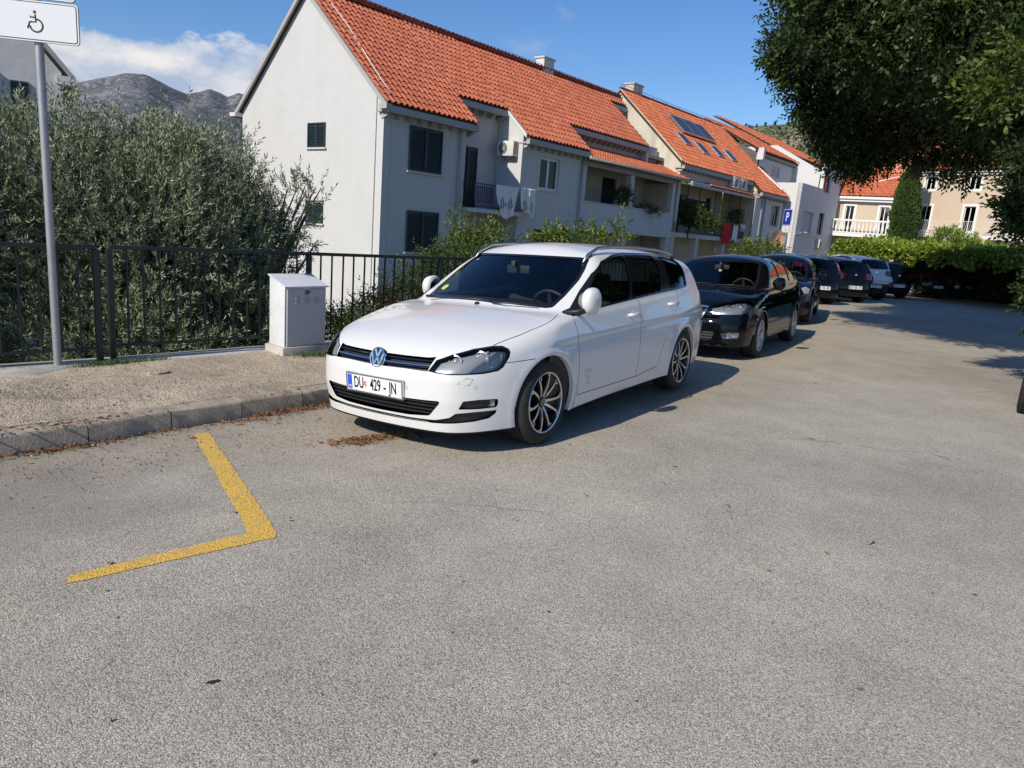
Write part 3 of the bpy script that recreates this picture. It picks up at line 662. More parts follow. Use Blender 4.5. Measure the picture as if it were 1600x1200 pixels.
# loggia
wall(h1, (10.95, 1.8, 0), U, 8.6, ZG, 4.75, .25, m_wall_old, name='loggia_wall', holes=[(.35, 2.1, 2.0, 4.40), (4.3, 5.6, 2.0, 4.35)])
for x0_, x1_ in ((11.3, 13.05), (15.25, 16.55)): b = MB(); b.box((x0_, 1.95, 2.0), (x1_, 1.99, 4.4)); b.build('balcony_door', m_dark, h1)
wall(h1, (10.95, 1.35, 0), U, 8.5, 5.2, 6.22, .2, m_wall_pink, name='upper_wall')
wall(h1, (10.95, 0, 0), U, 8.55, 1.72, 2.93, .15, m_wall, name='parapet'); b = MB(); b.box((10.90, -.03, 2.935), (19.50, .19, 2.975)); b.build('parapet_coping', m_marble, h1)
b = MB(); b.box((10.96, .16, 1.72), (19.5, 1.79, 1.92)); b.build('loggia_floor', m_fascia, h1)
for x0_, x1_ in ((10.97, 11.25), (14.95, 15.28), (19.12, 19.45)):
    b = MB(); b.box((x0_, .01, 2.98), (x1_, .29, 4.42)); b.build('pillar', m_wall, h1)
for x0_ in (14.7, 19.05): b = MB(); b.box((x0_, .02, ZG), (x0_ + .34, .36, 1.715)); b.build('pillar', m_wall, h1)
b = MB(); b.box((10.96, .0, 4.43), (19.5, .28, 4.66)); b.build('lintel', m_fascia, h1)
b = MB(); b.box((19.21, .30, 1.93), (19.45, 1.79, 4.42)); b.build('side_wall', m_wall_cream, h1)
b = MB(); b.tube([(10.8, -.40, 4.70), (20.0, -.40, 4.66)], .07, 8); b.build('gutter', m_pipe, h1, True)
b = MB(); b.tube([(10.78, -.08, 4.95), (10.80, -.10, ZG)], .05, 8); b.build('drainpipe', m_pipe, h1, True)
b = MB(); b.tube([(3.36, -.08, 5.0), (3.36, -.08, ZG)], .05, 8); b.box((3.26, -.16, 4.72), (3.46, -.02, 4.98)); b.build('drainpipe', m_pipe, h1, False)
b = MB(); b.box((.3, 7.95, ZG), (19.4, 8.2, 5.05)); b.build('rear_wall', m_wall, h1)
# roof deck, tiles, ridge
T0, TR = -.28, 4.1
def segA(s):
    t = T0 if s < 3.95 else (.85 if s < 6.78 else (T0 if s < 11.0 else .98)); q_ = math.hypot(1, k1)
    return [((t - 0) * q_, TR * q_ - .1)] if s < 17.95 else [(3.62 * q_, TR * q_ - .1)]
for s0, s1, t in ((-.12, 3.95, T0), (3.95, 6.78, .85), (6.78, 11.0, T0), (11.0, 17.95, .98)):
    b = MB(); b.prism([(s0, t, zr(t) - .03), (s0, TR, zr(TR) - .03), (s0, TR, zr(TR) - .14), (s0, t, zr(t) - .12)], (s1 - s0, 0, 0)); b.build('roof_deck', m_underlay, h1)
    eaves(h1, s0 + (.0 if s0 > 0 else .02), s1 - .0, t, zr(t) - .035 + (-.02))
b = MB(); b.prism([(-.12, TR, zr(TR) - .03), (-.12, 8.5, zr(-.28) - .03), (-.12, 8.5, zr(-.28) - .14), (-.12, TR, zr(TR) - .14)], (19.7, 0, 0)); b.build('roof_deck', m_underlay, h1)
for sg_, t_a, t_b in ((1, -.30, TR), (-1, 8.5, TR)):
    za_ = zr(-.30) if sg_ > 0 else zr(-.3); b = MB(); b.prism([(-.20, t_a, za_ - .16), (-.20, t_b, zr(TR) - .16), (-.20, t_b, zr(TR) + .01), (-.20, t_a, za_ + .01)], (.075, 0, 0)); b.build('verge', m_fascia, h1)
b = MB(); b.box((-.22, -.36, 4.80), (.0, .0, 4.95)); b.build('corner_corbel', m_fascia, h1); b = MB(); b.box((-.30, 8.2, 4.86), (.05, 8.6, 5.0)); b.build('corner_corbel', m_wall_white, h1)
qn = math.hypot(1, k1); vdir = (0, 1 / qn, k1 / qn)
tile_roof(h1, (0, 0, 5.22), U, vdir, (-.14, 19.55, segA), m_tile, singles=300, near=lambda q_: math.hypot((q_[0] + 1) * 1.0, (q_[1] + .5) * .8))
tile_roof(h1, (0, 8.2, 5.22), U, (0, -1 / qn, k1 / qn), (-.14, 19.5, lambda s: [(-.3 * qn, TR * qn - .1)]), m_tile, name='rear_roof_tiles')
ridge_tiles(h1, (-.2, TR, zr(TR) + .03), (19.6, TR, zr(TR) + .03), m_tile)
kl = .43; ql = math.hypot(1, kl)
b = MB(); b.prism([(10.85, -.36, 4.68), (10.85, 1.34, 4.68 + 1.7 * kl), (10.85, 1.34, 4.60 + 1.7 * kl), (10.85, -.36, 4.60)], (9.2, 0, 0)); b.build('roof_deck', m_underlay, h1)
tile_roof(h1, (10.85, -.36, 4.70), U, (0, 1 / ql, kl / ql), (0, 9.2, lambda s: [(-.06, 1.7 * ql - .1)]), m_tile2, pitch=.20, exp=.30, name='porch_roof_tiles')
b = MB(); b.prism([(19.5, 0, ZG), (19.5, 1.6, ZG), (19.5, 1.6, 1.7), (19.5, 0, 1.7)], (.02, 0, 0)); 
# wires and rods along the ridge
b = MB(); b.tube([(-.1, TR, zr(TR) + .26), (6, TR, zr(TR) + .22), (12, TR, zr(TR) + .27), (19.5, TR, zr(TR) + .24)], .010, 4)
for s in np.arange(0, 19.5, 1.6): b.tube([(s, TR, zr(TR) + .05), (s, TR, zr(TR) + .26)], .008, 4)
b.build('lightning_wire', m_iron, h1)
b = MB(); pts = [(.35 + .12 * math.sin(u * 5), 4.0 - u * 4.0, zr(4.0 - u * 4.0) + .12) for u in np.linspace(0, 1, 12)]; b.tube(pts, .014, 5); b.build('roof_cable', m_linen, h1, True)
# chimney
def chimney(label, s, t, z0, w=.85, d=.5, h=.75, mat=None):
    c = row_thing('chimney', label, 'chimney'); mat = mat or m_wall_white; b = MB(); b.box((s - w/2, t - d/2, z0 - .6), (s + w/2, t + d/2, z0 + h)); bevel(b.build('stack', mat, c), .02, 1)
    b = MB(); b.box((s - w/2 - .05, t - d/2 - .05, z0 + h + .002), (s + w/2 + .05, t + d/2 + .05, z0 + h + .07)); b.build('cap', mat, c)
chimney('white chimney on the ridge of the long terraced house', 13.1, 4.25, 8.85, .80, .5, .55)
chimney('weathered beige chimney at the party wall between the two roofs', 21.3, 4.3, 9.2, 1.0, .55, .62, m_wall_old)
# balcony of the recess
b = MB(); b.box((3.72, -.28, 2.02), (6.78, 1.29, 2.16)); b.build('balcony_slab', m_wall, h1)
railing(h1, ROWM.inverted() @ ROWM @ Matrix.Translation((3.45, -.24, 2.16)), 3.75, .88, .14)
for s, l in ((3.75, 1), ): b = MB(); b.box((3.72, -.02, ZG), (3.98, .28, 2.01)); b.build('pillar', m_wall, h1)
aircon('beige air conditioner fixed to the sunlit side wall above the small balcony', ROWM @ Matrix.Translation((6.79, .62, 4.25)) @ Matrix.Rotation(R(-90), 4, 'Z'), w=.82)
cloth('hanging_sheet', 'large white sheet draped over the small balcony railing', 'laundry', ROWM @ Matrix.Translation((5.75, -.30, 3.07)), 1.35, 1.02, m_linen, 3, .06, 4, droop=lambda u: .45 + .75 * math.sin(max(0, min(1, u)) * 3.14) ** .7)
cloth('hanging_sheet', 'smaller white sheet pegged at the right end of the small balcony', 'laundry', ROWM @ Matrix.Translation((6.95, -.30, 3.09)), .95, 1.05, m_linen, 2, .07, 9, droop=lambda u: .75 + .3 * u)
cloth('hanging_clothes', 'lilac clothes drying behind the small balcony railing', 'laundry', ROWM @ Matrix.Translation((4.9, .10, 2.98)), 1.1, .6, pbr('lilac_cloth', (.26, .24, .33), .9, vary=.3), 6, .04, 13)

# second house: higher roof, open balcony under its own little roof, projecting wing
k2 = .89; zr2 = lambda t: 5.68 + k2 * t; q2 = math.hypot(1, k2)
h2 = row_thing('terraced_house', 'weathered terraced house with stained gable, solar panels on its roof and a laundry balcony')
b = MB(); b.prism([(19.65, 0, ZG), (19.65, 8.2, ZG), (19.65, 8.2, 5.5), (19.65, 4.1, 5.5 + 3.66), (19.65, 0, 5.5)][::-1], (.28, 0, 0)); b.build('gable_wall', m_wall_old, h2)
b = MB(); b.prism([(19.60, -.05, zr2(0) - .10), (19.60, 4.1, zr2(4.1) - .10), (19.60, 4.1, zr2(4.1) + .02), (19.60, -.05, zr2(0) + .02)], (.22, 0, 0)); b.build('verge', m_wall_old, h2)
wall(h2, (19.93, 0, 0), U, 8.85, 4.80, 5.60, .25, m_wall_pink, name='upper_wall')
wall(h2, (19.93, 1.6, 0), U, 8.7, ZG, 4.8, .25, m_wall_cream, name='balcony_wall', holes=[(.9, 3.4, 2.05, 4.2), (6.6, 7.3, 2.9, 4.3)])
b = MB(); b.box((20.83, 1.86, 2.05), (23.33, 1.90, 4.2)); b.build('balcony_door', m_dark, h2); window(h2, (19.93, 1.6, 0), U, 6.6, 7.3, 2.9, 4.3, .1, 1, frame=m_shutter)
b = MB(); b.box((19.5, .0, 1.80), (29.6, 1.59, 2.02)); b.build('balcony_slab', m_wall, h2); railing(h2, Matrix.Translation((19.55, .02, 2.02)), 10.0, .84, .10, n=78)
kb = .30
b = MB(); b.prism([(20.4, -.42, 4.62), (20.4, .0, 4.62 + .42 * kb), (20.4, .0, 4.50 + .42 * kb), (20.4, -.42, 4.50)], (8.4, 0, 0)); b.box((20.4, -.44, 4.46), (28.8, -.36, 4.60)); b.build('porch_roof', m_pipe, h2)
tile_roof(h2, (20.4, -.44, 4.63), U, (0, .958, .287), (2.2, 8.4, lambda s: [(0, .42)]), m_tile2, pitch=.18, exp=.3, name='porch_roof_tiles')
b = MB(); b.box((20.42, -.40, 4.64), (22.5, -.02, 4.70)); b.build('porch_sheet', m_wall_white, h2)
for s in (20.9, 22.3, 24.4, 26.4, 27.9): b = MB(); b.box((s, .02, 2.9), (s + .04, .06, 4.52)); b.build('porch_post', m_iron, h2)
for s in (19.5, 22.6, 26.2): b = MB(); b.box((s, .05, ZG), (s + .36, .4, 1.79)); b.build('pillar', m_wall, h2)
eaves(h2, 19.55, 28.8, -.22, zr2(-.22) - .04)
for s, t in ((26.15, .0), (27.25, .0)): aircon('white air conditioner on the upper wall, %s of the two above the laundry balcony' % ('left' if s < 27 else 'right'), ROWM @ Matrix.Translation((s, t, 4.82)), 'air conditioners above the laundry balcony', .92, .66, .34)
# wing
wall(h2, (28.8, -.55, 0), U, 4.6, ZG, 4.95, .25, m_wall_white, name='wing_wall', holes=[(2.75, 4.25, 3.0, 4.38)]); window(h2, (28.8, -.55, 0), U, 2.75, 4.25, 3.0, 4.38, .1, 3, frame=m_marble)
b = MB(); b.prism([(28.8, -.54, ZG), (28.8, 1.6, ZG), (28.8, 1.6, 6.9), (28.8, -.54, 5.0)][::-1], (.2, 0, 0)); b.build('wing_side', m_wall_cream, h2)
eaves(h2, 28.8, 33.6, -.85, zr2(-.85) - .04); b = MB(); b.tube([(30.2, -.62, 4.9), (30.2, -.62, ZG)], .05, 8); b.tube([(29.7, -.62, 4.9), (29.7, -.62, ZG)], .04, 8); b.build('drainpipe', m_pipe, h2)
def segB(s): return [((-.25 if s < 28.8 else -.88) * q2, 4.1 * q2 - .1)]
for s0, s1, t in ((19.55, 28.8, -.25), (28.8, 33.6, -.88)):
    b = MB(); b.prism([(s0, t, zr2(t) - .03), (s0, 4.1, zr2(4.1) - .03), (s0, 4.1, zr2(4.1) - .14), (s0, t, zr2(t) - .12)], (s1 - s0, 0, 0)); b.build('roof_deck', m_underlay, h2)
tile_roof(h2, (0, 0, 5.68), U, (0, 1 / q2, k2 / q2), (19.6, 33.6, segB), m_tile2)
b = MB(); b.prism([(19.6, 4.1, zr2(4.1) - .03), (19.6, 8.5, zr2(-.3) - .03), (19.6, 8.5, zr2(-.3) - .14), (19.6, 4.1, zr2(4.1) - .14)], (14, 0, 0)); b.build('roof_deck', m_underlay, h2)
ridge_tiles(h2, (19.6, 4.1, zr2(4.1) + .03), (33.6, 4.1, zr2(4.1) + .03), m_tile2)
b = MB(); b.tube([(19.6, 4.1, zr2(4.1) + .26), (26, 4.1, zr2(4.1) + .22), (33.5, 4.1, zr2(4.1) + .26)], .012, 4)
for s in np.arange(20, 33.5, 1.6): b.tube([(s, 4.1, zr2(4.1) + .05), (s, 4.1, zr2(4.1) + .26)], .008, 4)
b.build('lightning_wire', m_iron, h2)
m_solar = pbr('solar_glass', (.035, .042, .055), .35, spec=.2, coat=.15, vary=.2, scale=2)
def roofbox(parent, name, s0, s1, t0, t1, h, mat, lift_=.05):
    M0 = Matrix((U, (0, 1 / q2, k2 / q2), (0, -k2 / q2, 1 / q2))).transposed().to_4x4(); M0.translation = Vector((0, 0, 5.68)); b = MB(); b.box((s0, t0 * q2, lift_), (s1, t1 * q2, lift_ + h), M=M0); return b.build(name, mat, parent)
for i, nm in enumerate(('upper left', 'middle', 'lower right')):
    sp = row_thing('solar_panel', 'dark blue solar panel on the second roof, %s of the three' % ('left' if i == 0 else 'centre' if i == 1 else 'right'), 'solar panel'); sp['group'] = 'solar panels on the orange roof'
    s0 = 23.2 + i * 1.42; f = roofbox(sp, 'frame', s0, s0 + 1.38, 2.05, 3.12, .10, m_satin, .12); roofbox(sp, 'glass', s0 + .04, s0 + 1.34, 2.09, 3.08, .006, m_solar, .222)
for i, (s0, t0) in enumerate(((22.0, 1.15), (23.7, .85), (26.0, .98), (27.9, .98))):
    fr = roofbox(h2, 'roof_window', s0, s0 + .85, t0, t0 + .72, .10, m_pipe, .04); p_ = roofbox(fr, 'pane', s0 + .07, s0 + .78, t0 + .05, t0 + .67, .008, m_pane if i > 1 else m_solar, .142)
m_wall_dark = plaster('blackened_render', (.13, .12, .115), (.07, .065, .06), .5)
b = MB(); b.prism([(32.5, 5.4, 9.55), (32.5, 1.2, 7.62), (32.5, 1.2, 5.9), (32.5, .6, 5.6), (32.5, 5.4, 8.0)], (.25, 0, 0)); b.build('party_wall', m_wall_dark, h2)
b = MB(); b.tube([(32.45, 4.3, 9.2), (32.44, -.7, 5.35)], .05, 5); b.build('roof_cable', m_linen, h2)
# low strip and the small upper eaves where the two roofs meet
b = MB(); b.box((17.95, 1.0, 5.6), (19.62, 7.2, 5.75)); b.build('valley_slab', m_fascia, h1)
b = MB(); b.prism([(17.70, .95, 5.3), (17.70, .95, zr(.95) - .13), (17.70, TR, zr(TR) - .13), (17.70, TR, 5.3)], (.22, 0, 0)); b.build('roof_edge_wall', m_wall, h1)
b = MB(); b.box((17.96, 3.85, 5.76), (19.62, 4.0, 8.4)); b.build('back_wall', m_wall, h1)
b = MB(); b.prism([(17.95, 3.62, zr(3.62) - .03), (17.95, TR, zr(TR) - .03), (17.95, TR, zr(TR) - .14), (17.95, 3.62, zr(3.62) - .12)], (1.68, 0, 0)); b.build('roof_deck', m_underlay, h1); eaves(h1, 17.95, 19.55, 3.58, zr(3.58) - .05)
cloth('hanging_clothes', 'dark jackets and shirts on a line inside the covered balcony', 'laundry', ROWM @ Matrix.Translation((23.6, .8, 3.95)), 3.0, 1.15, m_darkcloth, 9, .10, 21, droop=lambda u: .7 + .3 * math.sin(u * 23))
cloth('hanging_cloth', 'bright red cloth hanging over the long balcony railing', 'laundry', ROWM @ Matrix.Translation((26.15, -.10, 2.88)), 1.15, 1.25, m_redcloth, 3, .06, 22)
cloth('hanging_cloth', 'pale towel beside the red cloth on the long balcony railing', 'laundry', ROWM @ Matrix.Translation((27.35, -.10, 2.86)), .75, .95, m_linen, 2, .05, 23)
cloth('hanging_cloth', 'white shirts farthest right on the long balcony railing', 'laundry', ROWM @ Matrix.Translation((28.45, -.10, 2.90)), 1.0, .45, m_linen, 5, .06, 24, droop=lambda u: .7 + .3 * math.sin(u * 30))

# white flat-roofed building and the gabled one behind it
h3 = row_thing('flat_roofed_building', 'white flat-roofed building with a blind window, right of the parking sign')
W3 = m_wall_white
wall(h3, (33.8, -1.5, 0), U, 4.4, ZG, 5.93, .25, W3, holes=[(1.0, 3.15, 2.85, 4.22), (1.1, 2.6, -.9, .1)]); wall(h3, (33.8, 1.0, 0), (0, -1, 0), 2.49, ZG, 5.93, .25, W3, name='side_wall')
b = MB(); b.box((33.85, -1.45, 5.6), (38.2, 3.0, 5.72)); b.build('flat_roof', m_fascia, h3); b = MB(); b.box((34.84, -1.36, 2.9), (36.92, -1.32, 4.18)); b.build('roller_blind', pbr('grey_blind', (.42, .43, .44), .7), h3)
b = MB(); b.box((34.7, -1.56, 2.77), (37.05, -1.30, 2.84)); b.build('sill', m_wall_white, h3); b = MB(); b.box((33.6, -1.58, 2.62), (38.6, -1.505, 2.70)); b.build('string_course', W3, h3)
window(h3, (33.8, -1.5, 0), U, 1.1, 2.6, -.9, .1, .1, 2)
wall(h3, (38.2, -1.42, 0), U, 4.0, ZG, 7.6, .25, W3, name='tower_wall', holes=[(.12, 1.7, 5.75, 6.95), (.15, 1.35, 2.85, 4.35)])
window(h3, (38.2, -1.42, 0), U, .12, 1.7, 5.75, 6.95, .1, 2); window(h3, (38.2, -1.42, 0), U, .15, 1.35, 2.85, 4.35, .1, 2, frame=m_shutter)
b = MB(); b.box((42.0, -1.41, ZG), (42.2, 4, 7.6)); b.build('side_wall', W3, h3)
aircon('small white air conditioner low on the wall below the dark window of the flat-roofed building', ROWM @ Matrix.Translation((38.9, -1.42, 1.9)), w=.85, h=.6)
h4 = row_thing('gabled_building', 'white building with orange roof and louvred vent rising behind the flat roof')
wall(h4, (32.76, 1.2, 0), U, 6.4, 5.0, 7.50, .25, W3, holes=[(2.3, 3.9, 6.45, 7.2)]); shutters(h4, (32.76, 1.3, 0), U, 2.3, 3.9, 6.45, 7.2, 2, mat=m_marble, sill=False, n=9)
b = MB(); b.prism([(41.7, -1.2, 5.7), (41.7, 7.5, 5.7), (41.7, 7.5, 9.2), (41.7, 3.6, 9.4), (41.7, -1.2, 6.9)][::-1], (.3, 0, 0)); b.build('gable_wall', W3, h4)
b = MB(); b.prism([(39.16, -1.16, 5.94), (39.16, 4.2, 5.94), (39.16, 4.2, 9.0), (39.16, 1.2, 7.75), (39.16, -1.16, 6.85)][::-1], (.25, 0, 0)); b.build('gable_wall', W3, h4)
eaves(h4, 32.7, 39.3, 1.0, 7.72)
kq = .50; qq = math.hypot(1, kq)
b = MB(); b.prism([(32.5, .9, 7.72), (32.5, 5.4, 7.72 + 4.5 * kq), (32.5, 5.4, 7.62 + 4.5 * kq), (32.5, .9, 7.62)], (6.9, 0, 0)); b.build('roof_deck', m_underlay, h4)
tile_roof(h4, (32.5, .9, 7.75), U, (0, 1 / qq, kq / qq), (0, 6.9, lambda s: [(0, 4.5 * qq)]), m_tile2, pitch=.26, exp=.36)
b = MB(); b.prism([(32.2, .75, 7.2), (32.2, .75, 7.95), (32.2, 1.1, 7.95), (32.2, 1.19, 7.5), (32.2, 1.19, 7.2)], (.3, 0, 0)); b.build('corbelled_verge', W3, h4)
rb = row_thing('background_roof', 'orange tiled roof of a building behind the row, under the dark tree', 'house')
b = MB(); b.box((44, 4, ZG), (58, 4.3, 9.2)); b.build('wall', W3, rb)
tile_roof(rb, (43.5, 3.8, 9.2), U, (0, .9, .43), (0, 15, lambda s: [(0, 6.5)]), m_tile2, pitch=.34, exp=.45); b = MB(); b.prism([(43.5, 3.8, 9.18), (43.5, 10, 12.1), (43.5, 10, 12.0), (43.5, 3.8, 9.08)], (15, 0, 0)); b.build('roof_deck', m_underlay, rb)

# beige hotel: two wings facing the sun
def frame_from(az, px, dist):
    a = R(az); d = _f + _r2 * ((px[0] - 800) / CAM_F) - _u2 * ((px[1] - 600) / CAM_F); k = dist / math.hypot(d.x, d.y)
    m = Matrix(((math.sin(a), -math.cos(a), 0, d.x * k), (math.cos(a), math.sin(a), 0, d.y * k), (0, 0, 1, 0), (0, 0, 0, 1))); return m
HL = Matrix(((.79864, .60182, 0, 23.3978), (-.60182, .79864, 0, 55.2498), (0, 0, 1, 0), (0, 0, 0, 1)))
m_cornice = pbr('white_cornice', (.74, .73, .71), .7, vary=.04)
e1 = thing('hotel_wing', 'beige hotel wing with white balustrade balcony and orange roof, left of the cypress', 'building'); e1.matrix_world = HL
wall(e1, (-.2, 0, 0), U, 4.4, -1, 5.45, .3, m_wall_beige, holes=[(.60, 1.20, 3.1, 5.15), (2.95, 3.55, 3.1, 5.15), (.35, 1.35, .4, 2.55), (2.9, 3.9, .4, 2.55)])
for x in (.60, 2.95): window(e1, (-.2, 0, 0), U, x, x + .60, 3.1, 5.15, .10, 2, surround=m_cornice, sill=False, pane=glass('sky_glass', (.3, .4, .45), 4.0), fw=.05)
for x in (.35, 2.9): window(e1, (-.2, 0, 0), U, x, x + 1.0, .4, 2.55, .10, 2, surround=m_cornice, sill=False)
b = MB(); b.box((-.5, -.30, 5.46), (4.3, .1, 5.62)); b.box((-.62, -.42, 5.63), (4.4, .1, 5.80)); b.build('cornice', m_cornice, e1)
b = MB(); b.box((-.45, -1.1, 2.92), (4.2, -.01, 3.16)); b.build('balcony_slab', m_cornice, e1)
b = MB(); b.box((-.45, -1.12, 4.02), (4.2, -.98, 4.14)); b.box((-.45, -1.12, 3.161), (4.2, -.98, 3.24)); b.build('balustrade_rail', m_cornice, e1); me = None
for i in range(17):
    if me is None: m = MB(); m.lathe([(.05, 0), (.06, .10), (.10, .26), (.06, .46), (.045, .60), (.07, .78)], 8); o = m.build('baluster', m_cornice, e1, True); me = o.data
    else: o = bpy.data.objects.new('baluster', me); C.objects.link(o); o.parent = e1
    o.location = (-.3 + i * .26, -1.05, 3.24)
b = MB(); b.box((-.2, .3, -1), (-.15, 6, 5.45)); b.build('side_wall', m_wall_beige, e1)
tile_roof(e1, (-.7, -.4, 5.82), U, (0, .78, .62), (0, 5.2, lambda s: [(0, 5.2)]), m_tile2, pitch=.21, exp=.33); b = MB(); b.prism([(-.7, -.4, 5.80), (-.7, 3.7, 9.05), (-.7, 3.7, 8.9), (-.7, -.4, 5.7)], (5.2, 0, 0)); b.build('roof_deck', m_underlay, e1)
b = MB(); b.prism([(2.6, 1.8, 7.75), (2.6, 4.2, 7.75), (2.6, 4.2, 9.3), (2.6, 1.8, 8.9)], (1.7, 0, 0)); b.build('roof_turret', pbr('salmon_render', (.58, .24, .14), .9), e1)
b = MB(); b.tube([(1.9, .9, 6.95), (4.2, 1.8, 7.7)], .04, 5); b.build('roof_pipe', m_cornice, e1)
HR = Matrix(((.57358, .81915, 0, 30.99237), (-.81915, .57358, 0, 58.27069), (0, 0, 1, 0), (0, 0, 0, 1)))
e2 = thing('hotel_wing', 'taller beige hotel wing with iron balconies and white window surrounds, right of the cypress', 'building'); e2.matrix_world = HR
HW = [(-.02, .78, 4.0, 5.82), (3.20, 4.0, 4.0, 5.82), (.0, .72, 7.05, 8.0), (3.15, 3.95, 7.05, 8.0), (6.2, 7.0, 4.0, 5.82), (6.2, 7.0, 7.05, 8.0), (5.9, 7.1, .9, 2.95), (2.9, 4.1, .9, 2.95)]
wall(e2, (-1.7, 0, 0), U, 14, -1, 8.1, .3, m_wall_beige, holes=[(a + 1.7, c + 1.7, z0, z1) for a, c, z0, z1 in HW])
for a, c, z0, z1 in HW: window(e2, (-1.7, 0, 0), U, a + 1.7, c + 1.7, z0, z1, .10, 2, surround=m_cornice, sill=False, fw=.05)
b = MB(); b.box((-1.8, -.18, 8.11), (12.4, .1, 8.26)); b.box((-1.9, -.32, 8.27), (12.5, .1, 8.46)); b.build('cornice', m_cornice, e2)
tile_roof(e2, (-2, -.35, 8.48), U, (0, .78, .62), (0, 14.4, lambda s: [(0, 5.0)]), m_tile2, pitch=.22, exp=.34); b = MB(); b.prism([(-2, -.35, 8.46), (-2, 3.6, 11.6), (-2, 3.6, 11.5), (-2, -.35, 8.36)], (14.4, 0, 0)); b.build('roof_deck', m_underlay, e2)
m_white_iron = pbr('white_ironwork', (.62, .62, .62), .5)
for s0, L_ in ((-.95, 2.9), (2.45, 2.2), (5.15, 2.9)):
    b = MB(); b.box((s0, -.95, 3.45), (s0 + L_, -.01, 3.68)); b.build('balcony_slab', m_cornice, e2); railing(e2, Matrix.Translation((s0 + .03, -.92, 3.69)), L_ - .06, 1.0, .16, n=int(L_ / .13), mat=m_white_iron)
# pale house at the left edge
nl = thing('neighbouring_house', 'grey-lit house with a shuttered window at the left edge, above the olive trees', 'house'); 
a = R(57); nl.matrix_world = Matrix(((math.sin(a), -math.cos(a), 0, -13.83), (math.cos(a), math.sin(a), 0, 22.02), (0, 0, 1, 0), (0, 0, 0, 1)))
b = MB(); b.prism([(0, 0, ZG), (0, 0, 4.95), (-2.6, 0, 8.1), (-5.2, 0, 4.95), (-5.2, 0, ZG)], (0, .3, 0)); b.build('gable_wall', m_wall, nl)
b = MB(); b.box((-.3, .3, ZG), (0, 9, 4.9)); b.build('side_wall', m_wall, nl); b = MB(); b.box((-.12, -.12, 4.62), (.36, .4, 4.86)); b.build('corner_corbel', m_wall_white, nl)
b = MB(); b.prism([(.35, -.15, 4.86), (-2.6, -.15, 8.43), (-2.6, -.15, 8.28), (.35, -.15, 4.70)][::-1], (0, 9, 0)); b.prism([(-2.6, -.15, 8.43), (-5.6, -.15, 4.80), (-5.6, -.15, 4.65), (-2.6, -.15, 8.28)][::-1], (0, 9, 0)); b.build('roof', m_fascia, nl)
shutters(nl, (-5.2, 0, 0), U, 5.2 - 1.25, 5.2 - .80, 3.35, 4.55, 2, n=16)
bl = MB(); bl.prism([(-9, -.9, ZG), (-2.62, -.9, ZG), (-2.62, -.9, 5.6), (-9, -.9, 5.6)][::-1], (0, .6, 0)); bl.build('side_wing', m_wall, nl)

def dish(label, M0, r=.4):
    t = thing('satellite_dish', label, 'satellite dish'); t.matrix_world = M0; b = MB()
    b.lathe([(0, -.10), (r * .4, -.085), (r * .75, -.045), (r, 0), (r + .012, .004), (r * .76, -.06), (0, -.12)], 28, Matrix.Rotation(R(90), 4, 'X')); b.build('reflector', m_wall_white, t, True, 50)
    b = MB(); b.tube([(0, .05, -r * .9), (0, -.45, -.25)], .014, 6); b.tube([(0, -.45, -.25), (0, -.40, -.18)], .035, 8); b.build('receiver_arm', m_pipe, t, True)
    b = MB(); b.tube([(0, .1, -.05), (0, .30, -.1), (0, .30, -r - .8)], .022, 8); b.build('mast', m_pipe, t, True)
_p = _f + _r2 * ((876 - 800) / CAM_F) - _u2 * ((368 - 600) / CAM_F); _k = 25.5 / math.hypot(_p.x, _p.y)
dish('white satellite dish seen edge-on low on the wall behind the thin citrus tree', Matrix.Translation((_p.x * _k, _p.y * _k, CAM_H + _p.z * _k)) @ Matrix.Rotation(R(62), 4, 'Z'), .52)
_p = _f + _r2 * ((1215 - 800) / CAM_F) - _u2 * ((374 - 600) / CAM_F); _k = 31 / math.hypot(_p.x, _p.y)
dish('orange-toned satellite dish on a white mast left of the parking sign', Matrix.Translation((_p.x * _k, _p.y * _k, CAM_H + _p.z * _k)) @ Matrix.Rotation(R(25), 4, 'Z'), .36)
bpy.data.objects['reflector.001'].data.materials[0] = pbr('orange_cream_metal', (.50, .30, .18), .6, vary=.3)  # orange-brown colour on this one reflector
# ---------------------------------------------------------------- plants
def leaf_material(name, c0, c1, c2, under=None, trans=.35, rough=.5):
    m = bpy.data.materials.new(name); m.use_nodes = True; q = NT(m.node_tree); g = q.n('ShaderNodeNewGeometry')
    c = q.ramp(g.outputs['Random Per Island'], [(.0, c0), (.5, c1), (.93, c2), (1.0, tuple(min(1, x * 1.5) for x in c2))])
    if under: c = q.mix(g.outputs['Backfacing'], c, under)
    b = q.n('ShaderNodeBsdfPrincipled', {'Base Color': c, 'Roughness': rough, 'Specular IOR Level': .4}); t = q.n('ShaderNodeBsdfTranslucent', {'Color': c})
    mx = q.n('ShaderNodeMixShader', {0: trans, 1: b.outputs[0], 2: t.outputs[0]}); q.n('ShaderNodeOutputMaterial', {'Surface': mx.outputs[0]}); return m
m_bark = pbr('grey_bark', (.10, .085, .07), .95, vary=.35, scale=9, bump=.8, bscale=25)
m_olive = leaf_material('olive_leaf', (.070, .098, .040), (.145, .185, .080), (.27, .31, .175), under=(.27, .31, .21), trans=.15)
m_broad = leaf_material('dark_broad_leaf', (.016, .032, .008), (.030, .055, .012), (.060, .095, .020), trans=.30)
m_citrus = leaf_material('citrus_leaf', (.05, .09, .015), (.09, .15, .022), (.22, .25, .04), trans=.35)
m_vine = leaf_material('vine_leaf', (.10, .165, .016), (.20, .29, .03), (.33, .40, .06), trans=.35)
m_cypress = leaf_material('cypress_foliage', (.03, .062, .016), (.055, .10, .022), (.085, .135, .03), trans=.1)
